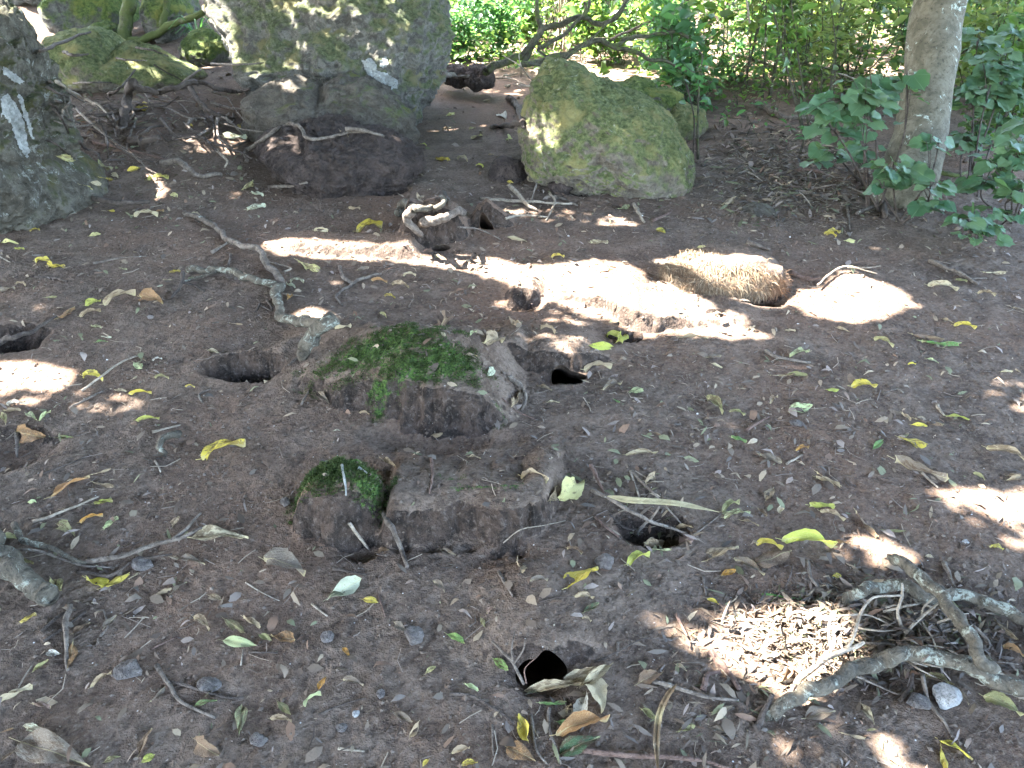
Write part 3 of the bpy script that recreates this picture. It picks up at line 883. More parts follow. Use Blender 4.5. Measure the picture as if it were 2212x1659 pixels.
# bank and knob
stick('stick', 7, [(680, 405, .01), (720, 490, .02), (760, 580, .01), (792, 682)], 7.2, 'bark', 'straight brown stick leaning between the mossy knob and the bank', 'stick')
stick('stick', 7, [(508, 455, .01), (560, 530, .01), (612, 592)], 4.2, 'bark_pale', 'pale peeled stick leaning on the foot of the mossy knob', 'stick')
stick('stick', 7, [(910, 140), (915, 220), (903, 312)], 3.4, 'bark_red', 'upright thin stick on the flat top of the bank', 'stick')
stick('stick', 7, [(425, 682), (590, 712)], 3.8, 'bark_dark', 'dark straight twig below the mossy knob', 'twig')
stick('stick', 7, [(650, 808), (686, 920)], 2.4, 'bark_red', 'thin reddish twig below the small yellow and brown leaf', 'twig')
stick('stick', 7, [(325, 855), (402, 917)], 3.0, 'bark_pale', 'short yellowish stalk left of the big pale green leaf', 'twig')
stick('stick', 7, [(1262, 552), (1350, 490, .02), (1450, 470, .02), (1570, 447)], 1.5, 'bark_pale', 'hair thin rootlet hanging across the bank face', 'rootlet')
stick('stick', 7, [(1365, 1252), (1312, 1140, .03), (1262, 1090, .03), (1210, 1038, .02)], 3.8, 'bark', 'forked grey twig at the left lip of the nearest burrow', 'twig',
      branches=[([(1312, 1140, .03), (1305, 1080, .05), (1320, 990, .05)], 2.6), ([(1318, 1145, .03), (1360, 1085, .04), (1372, 1030, .04)], 2.2)])
stick('stick', 7, [(1378, 1245, .02), (1370, 1175, .04), (1425, 1118, .05)], 1.8, 'bark_red', 'thin rootlet hooked over the mouth of the nearest burrow', 'rootlet')
stick('stick', 7, [(1240, 700), (1312, 822)], 4, 'bark', 'brown twig below the bank above the yellow and brown leaf', 'twig')
stick('stick', 7, [(1490, 1368), (1492, 1480), (1548, 1645)], 4, 'bark', 'grey stick pointing down between the leaves at the bottom edge', 'stick')
stick('stick', 7, [(1400, 1400), (1420, 1560), (1475, 1640)], 3.6, 'bark', 'thin stick crossing the yellow blotched leaf at the bottom', 'stick')
stick('stick', 7, [(1000, 1300), (1120, 1310, .005), (1250, 1390, .005), (1310, 1435)], 4, 'bark_dark', 'dark crooked twig below the nearest burrow', 'twig')
stick('stick', 7, [(355, 1400), (440, 1360), (590, 1318)], 3, 'bark_dark', 'dark thin twig under the orange oval leaf', 'twig')
stick('stick', 7, [(1210, 1450), (1215, 1600)], 2.5, 'bark', 'thin upright grey twig near the bottom edge', 'twig')
stick('stick', 7, [(455, 1565), (580, 1580)], 3.4, 'bark_pale', 'small pale brown twig on bare soil at the bottom edge', 'twig')
stick('stick', 7, [(0, 750), (80, 800), (165, 840)], 1.8, 'bark_pale', 'thin pale stalk left of the crumpled grey brown leaf', 'twig')
# lower left
o = stick('log', 9, [(-90, 600, .02), (30, 705, .03), (110, 775, .03), (180, 838, .02), (215, 865, .015)], 25, 'bark_lichen', 'short thick log end crusted with pale lichen at the left edge', 'log', res=16, sides=20, knob=.2, taper=.85)
stick('stick', 9, [(65, 530, .02), (120, 612, .02), (240, 640, .02), (330, 690, .015), (405, 715)], 7, 'bark_lichen', 'pale forked stick lying above the lichened log end', 'stick')
stick('stick', 9, [(398, 712), (540, 682, .015), (700, 632, .015), (830, 595, .02), (935, 545, .02)], 6, 'bark', 'long curving brown stick pointing at the pale cream leaf', 'stick', branches=[([(800, 600, .02), (870, 545, .02), (930, 480, .02)], 4.5)])
stick('stick', 9, [(0, 640, .02), (200, 660, .02), (340, 712, .01), (530, 735)], 3.5, 'bark', 'thin grey stick just over the lichened log end', 'stick')
stick('stick', 9, [(360, 756), (500, 770, .01), (620, 702, .015), (795, 668, .01)], 4.2, 'bark_dark', 'dark stick under the long curving brown one', 'stick')
stick('stick', 9, [(155, 522), (300, 470, .01), (455, 403, .01)], 3.8, 'bark_pale', 'straight pale twig above the stick tangle at the left', 'twig')
stick('stick', 9, [(322, 908, .01), (303, 1040, .01), (316, 1210)], 6.4, 'bark', 'upright brown stick beside the slim yellow brown leaf', 'stick')
stick('stick', 9, [(195, 1032), (290, 950), (355, 930)], 4, 'bark_dark', 'dark stick left of the upright brown stick', 'stick')
stick('stick', 9, [(200, 1075), (300, 1010), (400, 940)], 4, 'bark_dark', 'dark stick crossing behind the upright brown stick', 'stick')
stick('stick', 9, [(728, 1188), (790, 1290), (850, 1362), (995, 1432)], 5.2, 'bark', 'crooked grey twig left of the slim green leaf', 'twig')
stick('stick', 9, [(775, 1258), (930, 1300, .005), (1050, 1340), (1125, 1335)], 3.8, 'bark_dark', 'dark twig over the slim green leaf', 'twig')
stick('root', 9, [(825, 105, .01), (762, 125, .02), (735, 170, .02), (772, 218)], 9, 'bark_lichen', 'short curved root stub rising from bare soil like a hook', 'root', res=7)
stick('stick', 9, [(702, 107), (835, 74)], 3.4, 'bark_pale', 'pale short twig above the hooked root stub', 'twig')
stick('stick', 9, [(718, 240), (742, 292)], 2.6, 'bark_pale', 'tiny pale twig below the hooked root stub', 'twig')
stick('stick', 9, [(78, 110), (82, 225)], 4, 'bark', 'short upright twig below the orange brown leaf at the left', 'twig')
stick('stick', 9, [(200, 300), (330, 250), (415, 215)], 2.2, 'bark_dark', 'thin dark twig above the orange and yellow leaf', 'twig')
stick('stick', 9, [(1120, 1440), (1060, 1390)], 1.8, 'bark_pale', 'tiny twig beside the large oval pale green leaf', 'twig')
stick('stick', 9, [(1115, 1185), (1125, 1110)], 1.8, 'bark_pale', 'stalk hanging below the pale green leaf', 'twig')
stick('stick', 9, [(1150, 1125), (1285, 1130)], 2.6, 'bark_dark', 'dark twig under the brown leaf with a yellow heart', 'twig')
stick('stick', 9, [(465, 1050), (500, 1000), (480, 930)], 3, 'bark', 'crooked twig right of the upright brown stick', 'twig')
stick('stick', 9, [(700, 1110), (830, 1050)], 2.4, 'bark_red', 'straight reddish twig on the bare soil at the left', 'twig')
# middle left root system
stick('root', 4, [(1110, 55), (1210, 85, .01), (1290, 135, .02), (1370, 210, .02), (1480, 255, .02), (1560, 270, .02), (1590, 350, .02), (1650, 410, .02), (1690, 480, .02)], 5.2, 'bark', 'slender root zigzagging down to the lichened stub', 'root', taper=1.5, branches=[([(1270, 292), (1370, 225, .02)], 4), ([(1385, 300), (1370, 372)], 3)], res=6)
stick('root', 4, [(1130, 402), (1290, 395, .015), (1400, 400, .03), (1480, 440, .03), (1600, 460, .03), (1680, 482, .02)], 7, 'bark_lichen', 'smooth pale root joining the zigzag root from the left', 'root', taper=1.2, res=6, branches=[([(1300, 400, .02), (1180, 440, .0), (1100, 470)], 3.5)])
stick('root', 4, [(1690, 470, .02), (1658, 535, .02), (1680, 620, .02), (1692, 665, .02), (1760, 692, .03), (1850, 690, .035), (1915, 720, .03)], 9, 'bark_lichen', 'knobbly root bent to the lichened stub, sunlit at its elbow', 'root', taper=1.25, res=14, sides=14)
stick('root', 4, [(1815, 915, .0), (1880, 810, .05), (1950, 730, .10), (2005, 675, .14)], 15, 'bark_lichen', 'thick lichened root stub sticking up beside the mossy mound', 'root', taper=1.0, res=16, sides=18, knob=.26)
stick('stick', 4, [(1818, 905), (1760, 940), (1730, 965)], 4, 'bark_dark', 'rootlet spreading from the foot of the lichened stub', 'rootlet')
stick('stick', 4, [(1098, 410, .03), (1092, 470, .02), (1032, 565)], 5.2, 'bark_dark', 'dark stick poking up from the soil left of the smooth root', 'stick', branches=[([(1095, 460, .02), (1160, 490), (1230, 525)], 3)])
stick('stick', 4, [(492, 1120), (620, 1020, .03), (720, 950, .03), (825, 905, .01)], 2.8, 'bark_pale', 'straight pale stick lying across the bright yellow leaf at the left', 'stick')
stick('root', 4, [(-80, 870, .02), (0, 825, .03), (90, 785, .04), (200, 755, .02), (345, 678)], 7.5, 'bark_dark', 'dark root crossing the hollow at the left edge', 'root', taper=.4, res=6)
stick('root', 4, [(2040, 375), (2058, 440), (2112, 480), (2050, 522), (2020, 560), (2052, 612)], 4.2, 'bark', 'thin curled root on the soil right of the zigzag root', 'root', branches=[([(2112, 480), (2212, 440), (2290, 420)], 4)])
stick('stick', 4, [(215, 440), (310, 440), (405, 466)], 4, 'bark_dark', 'dark flat stick on the soil below the left boulder', 'stick')
stick('stick', 4, [(1705, 400, .01), (1742, 378, .01), (1600, 338, .01)], 2.2, 'bark_pale', 'bent pale twig beside the zigzag root', 'twig')
stick('stick', 4, [(1215, 1190), (1198, 1142), (1265, 1108)], 2.6, 'bark', 'small hooked twig below the round burrow', 'twig')
stick('stick', 4, [(1808, 1202), (1852, 1120)], 3, 'bark', 'small upright twig below the foot of the mossy mound', 'twig')
stick('stick', 4, [(420, 1225), (560, 1150), (620, 1120)], 3, 'bark', 'grey twig at the edge of the left sun patch', 'twig')
stick('stick', 4, [(1560, 600), (1545, 640), (1520, 650)], 3, 'bark_dark', 'rootlet left of the knobbly root', 'rootlet')
stick('stick', 4, [(1600, 575), (1630, 640), (1560, 605)], 3, 'bark_dark', 'short forked rootlet touching the knobbly root', 'rootlet')
stick('stick', 4, [(1690, 530, .01), (1830, 552)], 1.6, 'bark_pale', 'thin straight pale stalk right of the knobbly root', 'twig')
stick('stick', 4, [(0, 315), (65, 350)], 2, 'bark_pale', 'thin pale twig at the left edge above the paired yellow leaves', 'twig')
stick('stick', 4, [(560, 355), (700, 330), (880, 312)], 3, 'bark', 'faint brown stick below the left boulder', 'stick')
stick('root', 5, [(1325, 1035), (1400, 1078, .015), (1432, 1150, .02), (1402, 1242)], 6.5, 'bark', 'curved bare root piece right of the mossy mound', 'root')
stick('stick', 5, [(1290, 1160), (1370, 1235), (1500, 1295)], 2, 'bark_red', 'thin reddish twig at the foot of the curved root piece', 'twig')
# root cluster at the far burrows
stick('root', 2, [(405, 1215, .02), (432, 1150, .05), (500, 1185, .05), (600, 1190, .05), (662, 1150, .06), (640, 1118, .06)], 8.5, 'bark_lichen', 'looped root on top of the earth lump over the far burrow', 'root', res=7)
stick('root', 2, [(485, 1195, .04), (445, 1262, .04), (500, 1300, .04), (528, 1345, .02)], 10, 'bark', 'gnarled root end left of the far burrow mouth', 'root', res=14, sides=14)
stick('root', 2, [(545, 1275, .03), (640, 1240, .04), (740, 1205, .04), (775, 1215, .02)], 11, 'bark', 'stout root roofing the far burrow', 'root', res=14, sides=14)
stick('root', 2, [(655, 1105, .03), (690, 1155, .02)], 9, 'bark_dark', 'stub end beside the looped root', 'root')
stick('stick', 2, [(740, 1290, .02), (850, 1300, .03), (985, 1365)], 2.2, 'bark', 'thin stem arching right from the far burrow', 'twig')
stick('stick', 2, [(1038, 1058, .03), (1130, 1160, .02), (1192, 1205)], 5.2, 'bark_pale', 'stout pale stick sloping into the sun streak by the green boulder', 'stick')
stick('stick', 2, [(870, 1138), (1060, 1140, .01), (1200, 1150, .01), (1390, 1165)], 4.2, 'bark_pale', 'long level stick in front of the green boulder', 'stick')
stick('stick', 2, [(1262, 1100, .02), (1292, 1150, .02), (1240, 1255)], 3.2, 'bark_pale', 'bent pale twig standing in the sun streak', 'twig')
stick('stick', 2, [(1188, 1040, .03), (1150, 1165)], 2.2, 'bark', 'thin upright twig above the sun streak', 'twig')
stick('stick', 2, [(1010, 1243), (1110, 1222, .01), (1250, 1240)], 3, 'bark_pale', 'small pale twig at the left end of the sun streak', 'twig')
stick('stick', 2, [(1740, 1158, .02), (1780, 1230, .02), (1802, 1272)], 4, 'bark_pale', 'short stick with a white tip right of the sun streak', 'stick')
stick('stick', 2, [(1845, 1262), (1950, 1210)], 4, 'bark_red', 'orange brown splinter right of the sun streak', 'twig')
stick('stick', 2, [(1240, 1120), (1320, 1130), (1420, 1175)], 3.5, 'bark', 'brown twig in the pile in front of the green boulder', 'twig')
stick('root', 2, [(1030, 575), (1080, 610, .02), (1095, 690, .02), (1000, 715, .02), (930, 740)], 8, 'bark_dark', 'dark root looping beside the left flank of the green boulder', 'root')
stick('root', 2, [(1090, 690, .02), (1130, 730)], 6, 'bark_dark', 'dark root stub at the flank of the green boulder', 'root')
stick('root', 2, [(100, 735, .02), (200, 742, .03), (320, 775, .01)], 5.5, 'bark', 'root end lying over the back of the brown boulder', 'root')
# left bank roots
stick('root', 1, [(1480, 975, .0), (1488, 900, .01), (1600, 820, .01), (1720, 750, .01), (1800, 762, .01), (1842, 832, .01), (1980, 822, .01), (2100, 792, .01), (2220, 790, .01)], 5, 'bark', 'thin pale root draped over the top of the brown boulder', 'root', res=7)
stick('root', 1, [(780, 505, .10), (860, 535, .10), (960, 548, .09), (1060, 520, .10), (1180, 488, .10), (1290, 532, .08), (1420, 548, .04), (1500, 532, .02)], 6.2, 'bark_dark', 'wavy dark root spanning the bank between the mossy boulder and the slab', 'root', res=7)
stick('root', 1, [(798, 495, .12), (768, 560, .08), (745, 700, .03), (738, 770, .0)], 8.5, 'bark_dark', 'upright root post holding one end of the wavy dark root', 'root', taper=1.1)
stick('root', 1, [(1140, 520, .08), (1200, 620, .05), (1290, 680, .04), (1410, 725)], 5.5, 'bark_dark', 'root dropping from the wavy root towards the slab', 'root')
stick('stick', 1, [(338, 488, .05), (480, 580, .05), (600, 640, .05), (682, 745, .02)], 3.6, 'bark_pale', 'light coloured stick slanting across the dark root bank', 'stick')
stick('stick', 1, [(458, 650, .03), (600, 790, .03), (760, 900, .02), (900, 1020, .01), (1005, 1072)], 3.0, 'bark', 'long thin twig running down the bank beside the left boulder', 'twig')
stick('root', 1, [(975, 992), (1060, 968, .02), (1130, 1010, .03), (1200, 1050, .02), (1330, 1062)], 7.5, 'bark', 'humped grey root on the soil below the bank', 'root')
stick('root', 1, [(790, 865, .0), (870, 858, .03), (955, 820, .06)], 10, 'bark_dark', 'blunt dark root stub poking out of the bank', 'root', sides=10)
stick('root', 1, [(555, 1190), (700, 1212, .02), (905, 1222)], 7, 'bark_dark', 'dark root at the foot of the left boulder', 'root')
stick('stick', 1, [(1300, 900, .02), (1362, 962, .02), (1350, 1012)], 3.4, 'bark_pale', 'curled pale twig left of the brown boulder', 'twig')
stick('stick', 1, [(1615, 1132), (1740, 1118, .01), (1848, 1098)], 4.5, 'bark', 'flat brown stick at the foot of the brown boulder', 'stick')
stick('stick', 1, [(560, 860), (700, 890), (980, 960)], 4, 'bark_red', 'pinkish root lit on the bank foot', 'root')
rr_ = random.Random(5)
for k in range(34):
    x0 = rr_.uniform(260, 1350); y0 = rr_.uniform(540, 860)
    ln = rr_.uniform(120, 380); an = rr_.gauss(.35, .5)
    pts = [(x0, y0, rr_.uniform(.01, .05))]
    for q in range(3):
        an += rr_.gauss(0, .45)
        pts.append((pts[-1][0] + math.cos(an) * ln / 3, pts[-1][1] + math.sin(an) * ln / 3 * .8, rr_.uniform(.0, .06)))
    stick('root', 1, pts, rr_.uniform(1.6, 3.8), rr_.choice(['bark_dark', 'bark_dark', 'bark']), 'thin dark rootlet in the root tangle on the left bank', 'root', 'rootlets tangled on the left bank')
for k in range(26):
    x0 = rr_.uniform(1530, 1900); y0 = rr_.uniform(255, 420)
    ln = rr_.uniform(25, 90); an = rr_.gauss(.1, .7)
    stick('stick', 0, [(x0, y0, rr_.uniform(0, .03)), (x0 + math.cos(an) * ln / 2, y0 + math.sin(an) * ln * .3 + rr_.uniform(-4, 4), rr_.uniform(0, .04)), (x0 + math.cos(an) * ln, y0 + math.sin(an) * ln * .6)], rr_.uniform(1.2, 2.6), rr_.choice(['bark', 'bark_dark', 'bark_pale']),
          'thin dry stick in the debris between the green boulder and the grey tree', 'stick', 'dry sticks strewn between the green boulder and the grey tree')
for k in range(22):
    x0 = rr_.uniform(70, 500); y0 = rr_.uniform(90, 330)
    ln = rr_.uniform(40, 130); an = rr_.gauss(.4, .6)
    stick('root', 0, [(x0, y0, rr_.uniform(0, .05)), (x0 + math.cos(an) * ln / 2, y0 + math.sin(an) * ln * .3 + rr_.uniform(-9, 9), rr_.uniform(0, .08)), (x0 + math.cos(an) * ln, y0 + math.sin(an) * ln * .6)], rr_.uniform(1.5, 4), rr_.choice(['bark', 'bark_dark', 'bark_dark']),
          'thin dark rootlet in the root tangle on the left bank', 'root', 'rootlets tangled on the left bank')
# logs and sticks at the right and far
stick('log', 3, [(610, 640), (760, 700, .01), (960, 718)], 8.5, 'bark', 'pale fallen log lying behind the leaf litter left of the grey tree', 'log', sides=9)
stick('stick', 3, [(690, 1172), (850, 1162, .01), (965, 1166)], 4.5, 'bark', 'level stick in the litter left of the grey tree', 'stick')
stick('stick', 3, [(550, 1460), (600, 1480), (680, 1510)], 6, 'bark', 'grey stick above the straw clump', 'stick')
stick('log', 3, [(1930, 862, .02), (2080, 852, .02), (2300, 858, .02)], 8.5, 'bark_green', 'mossy log behind the shrubs right of the grey tree', 'log', sides=9)
stick('log', 3, [(1690, 1040, .01), (1800, 1052, .01), (1900, 1040)], 6, 'bark_green', 'mossy branch on the ground right of the grey trunk', 'log')
stick('stick', 3, [(1850, 970, .02), (1960, 880, .05), (2120, 790, .08)], 3.5, 'bark_dark', 'dark bare branch slanting up right of the grey tree', 'branch', branches=[([(1960, 880, .05), (2010, 800, .08), (2100, 760, .08)], 2.5)])
stick('stick', 3, [(1150, 1240), (1165, 1380)], 3, 'bark', 'thin upright twig in the soil left of the grey tree', 'twig')
stick('stick', 3, [(1200, 1290), (1330, 1235), (1380, 1210)], 4.5, 'bark', 'stick resting against the foot of the grey tree', 'stick')
stick('root', 3, [(1370, 1310), (1378, 1200, .02), (1400, 1050, .08)], 7, 'bark_dark', 'dark root climbing the left side of the grey trunk', 'root')
stick('stick', 3, [(830, 1040), (900, 1020, .01), (1010, 1050)], 6, 'bark_red', 'dark reddish branch in the litter below the heart leaved sprig', 'stick')
stick('stick', 6, [(940, 805), (1040, 770)], 6.5, 'bark', 'grey rotten stick below the sunlit soil', 'stick')
stick('stick', 6, [(820, 800), (880, 830), (1060, 862)], 5, 'bark', 'grey rotten stick with a thin tail below the sunlit soil', 'stick')
stick('stick', 6, [(1700, 310), (1850, 360, .01), (1960, 440)], 5.5, 'bark', 'grey forked stick on the soil right of the sunlit sprig', 'stick', branches=[([(1850, 360, .01), (1900, 400), (2010, 400)], 3)])
stick('stick', 6, [(705, 1225), (760, 1185, .01), (830, 1150)], 4, 'bark_red', 'brown twig below the pale triangular leaf', 'twig')
stick('stick', 6, [(930, 1405), (1015, 1355)], 3.2, 'bark_pale', 'thin pale twig on the bare soil right of the strap leaf', 'twig')
stick('stick', 6, [(950, 380), (1040, 405), (1110, 410)], 6, 'bark_red', 'dark stick behind the straw clump', 'stick')
stick('stick', 6, [(1745, 1085), (1775, 1140)], 4, 'bark_pale', 'short pinkish stick left of the round yellow green leaf', 'stick')
stick('stick', 6, [(1660, 1450), (1745, 1530)], 3, 'bark_pale', 'pale splinter left of the right hand sun patch', 'twig')
stick('stick', 6, [(1350, 1050), (1420, 1100)], 3, 'bark', 'grey twig above the brown and yellow leaf pair', 'twig')
stick('stick', 6, [(1450, 1020), (1520, 1000), (1560, 1020)], 3, 'bark', 'grey curved twig right of the ragged yellow leaf', 'twig')

# ------------------------------------------------------------------ leaves on the ground
def leaf_arch(seed, shape='ell', curl=.10, rag=.0, nx=12, ny=6, fold=0.15, twist=.0):
    """unit length along X, half width about .5 in Y (scaled later)"""
    r = np.random.default_rng(seed)
    u = np.linspace(0, 1, nx)
    if shape == 'ell': w = np.sin(np.pi * u ** .92) ** .75
    elif shape == 'obov': w = np.sin(np.pi * u ** 1.5) ** .7
    elif shape == 'ovate': w = np.sin(np.pi * u ** .65) ** .8
    elif shape == 'lance': w = np.sin(np.pi * u ** .85) ** 1.15
    elif shape == 'strap': w = np.clip(np.minimum(u * 9 + .25, (1 - u) * 3), 0, 1)
    else: w = np.sin(np.pi * u) ** .6
    e1 = 1 + rag * r.normal(size=nx); e2 = 1 + rag * r.normal(size=nx)
    vs, fs = [], []
    ph = r.uniform(0, 6, 4)
    for i in range(nx):
        for j in range(ny + 1):
            s = (j / ny) * 2 - 1
            e = e1[i] if s > 0 else e2[i]
            y = s * .5 * w[i] * e
            z = curl * math.sin(u[i] * math.pi) * .5 + fold * abs(s) * .5 * w[i] + .045 * math.sin(u[i] * 9 + ph[0] + s * 2) * w[i] + .03 * math.sin(s * 4 + ph[1] + u[i] * 5) + twist * s * (u[i] - .5) * .5
            x = u[i] - .5 + .03 * math.sin(s * 3 + ph[2])
            vs.append((x, y, z))
    for i in range(nx - 1):
        for j in range(ny):
            a = i * (ny + 1) + j
            fs.append((a, a + 1, a + ny + 2, a + ny + 1))
    # stalk
    o = len(vs)
    vs += [(-.5, -.012, 0), (-.5, .012, 0), (-.66, .008, .03), (-.66, -.008, .03), (-.5, 0, .02), (-.66, 0, .045)]
    fs += [(o, o + 1, o + 2, o + 3), (o + 1, o + 4, o + 5, o + 2), (o + 4, o, o + 3, o + 5)]
    v = np.array(vs)
    v[:, 2] -= np.percentile(v[:, 2], 12)
    me = mesh_np('leaf_blade', v, fs)
    me.materials.append(M['fallen'])
    return me
ARCH = {}
for sh in ('ell', 'obov', 'ovate', 'lance', 'strap'):
    ARCH[sh] = [leaf_arch(10 + k + hash(sh[0]) % 1, sh, curl=(.12, -.12, .28, .05)[k], rag=(.0, .05, .12, .03)[k], fold=(.12, .35, .3, -.15)[k], twist=(.1, .5, -.6, .2)[k]) for k in range(4)]
LC = {'yellow': (.56, .44, .06), 'byellow': (.66, .55, .075), 'pyellow': (.62, .57, .24), 'ygreen': (.44, .46, .08), 'green': (.11, .22, .06), 'bgreen': (.22, .37, .08), 'dgreen': (.04, .09, .035),
      'pgreen': (.40, .45, .22), 'wgreen': (.52, .54, .38), 'cream': (.50, .42, .27), 'tan': (.36, .27, .165), 'brown': (.20, .125, .075), 'orange': (.55, .27, .045), 'obrown': (.36, .19, .075), 'grey': (.165, .135, .105),
      'olive': (.26, .25, .105), 'dbrown': (.11, .075, .055), 'white': (.60, .58, .50), 'pink': (.36, .24, .20)}
LW = {'yellow': 'yellow', 'byellow': 'bright yellow', 'pyellow': 'pale yellow', 'ygreen': 'yellow green', 'green': 'green', 'bgreen': 'bright green', 'dgreen': 'dark green', 'pgreen': 'pale green', 'wgreen': 'whitish green',
      'cream': 'cream', 'tan': 'tan', 'brown': 'brown', 'orange': 'orange', 'obrown': 'orange brown', 'grey': 'grey brown', 'olive': 'olive', 'dbrown': 'dark brown', 'white': 'white', 'pink': 'pinkish tan'}
LM = [('the nearest burrow', 1170, 1445), ('the small mossy knob', 735, 1080), ('the bank beside the knob', 1020, 1140), ('the big mossy mound', 900, 830), ('the lichened root stub', 690, 730), ('the round burrow left of the mossy mound', 525, 805),
      ('the burrow right of the mossy mound', 1220, 790), ('the twiggy burrow', 1415, 1150), ('the arched root', 1900, 1440), ('the twig pile', 1880, 1350), ('the straw clump', 1560, 590), ('the sunlit sprig', 1870, 600),
      ('the grey tree', 1970, 430), ('the green boulder', 1320, 390), ('the brown boulder', 720, 390), ('the tall left boulder', 80, 440), ('the far burrow under roots', 950, 510), ('the left sun patch', 100, 820),
      ('the right hand sun patch', 2140, 1100), ('the hooked root stub', 358, 960), ('the lichened log end', 60, 1240), ('the stick tangle at the left', 280, 1180), ('the bottom right corner', 2150, 1620), ('the bottom left corner', 60, 1620),
      ('the hollow at the left edge', 20, 700), ('the zigzag root', 600, 580), ('the path between the boulders', 1030, 280), ('the reddish bottom stick', 1400, 1630), ('the orange oval leaf', 695, 1480), ('the left root bank', 300, 330)]
LEAFSPEC = []
def describe(px, py, words, noun='leaf'):
    nm, lx, ly = min(LM, key=lambda q: math.hypot(q[1] - px, (q[2] - py) * 1.2))
    dx, dy = px - lx, py - ly
    if abs(dx) > abs(dy) * 1.6: rel = 'left of' if dx < 0 else 'right of'
    elif abs(dy) > abs(dx) * 1.6: rel = 'behind' if dy < 0 else 'in front of'
    else: rel = ('behind and left of' if dx < 0 else 'behind and right of') if dy < 0 else ('in front and left of' if dx < 0 else 'in front and right of')
    if nm.endswith('corner'): rel = 'near'
    return f'{words} {noun}', rel, nm, math.hypot(dx, dy)
pending = []
def place_leaf(o, p0, p1, n, wr, lift=.002, roll=0.0):
    d = p1 - p0
    L = d.length
    x = d.normalized()
    z = (n - x * n.dot(x)).normalized()
    y = z.cross(x)
    m = Matrix((x, y, z)).transposed()
    m = m @ Matrix.Rotation(roll, 3, 'X')
    m4 = m.to_4x4()
    m4.translation = (p0 + p1) * .5 + n * lift
    o.matrix_world = m4 @ Matrix.Diagonal((L, L * wr, L, 1))
def leaf(c, x0, y0, x1, y1, wr, colr, shape='ell', var=None, words=None, lift=.003, roll=None, minlen=0):
    a = cp(c, x0, y0); b = cp(c, x1, y1)
    h0, n0, _ = hit(*a); h1, n1, _ = hit(*b)
    if (h1 - h0).length > .30 and shape != 'strap':
        mid = (h0 + h1) / 2; dd = (h1 - h0).normalized(); h0, h1 = mid - dd * .08, mid + dd * .08
    me = ARCH[shape][random.randrange(4) if var is None else var]
    o = bpy.data.objects.new('fallen_leaf', me)
    col.objects.link(o)
    jit = random.uniform(.85, 1.15)
    cc = LC[colr]
    bm_ = random.uniform(.0, .26)
    cc = tuple(v * (1 - bm_) + w_ * bm_ for v, w_ in zip(cc, (.20, .135, .085)))
    o.color = (min(1, cc[0] * jit), min(1, cc[1] * jit), min(1, cc[2] * jit), 1)
    md_ = (h0 + h1) * .5
    h0 = md_ + (h0 - md_) * .95
    h1 = md_ + (h1 - md_) * .95
    place_leaf(o, h0, h1, (n0 + n1).normalized(), wr * random.uniform(.75, 1.0), lift, random.gauss(0, .28) if roll is None else roll)
    L = (h1 - h0).length
    sz = 'large ' if L > .13 else ('small ' if L < .055 else '')
    if words is None:
        words = sz + LW[colr] + {'ell': ' oval', 'obov': ' rounded', 'ovate': ' broad', 'lance': ' slim', 'strap': ' strap'}[shape]
    px, py = (a[0] + b[0]) / 2, (a[1] + b[1]) / 2
    pending.append((o, px, py, words))
    return o
Lf = leaf
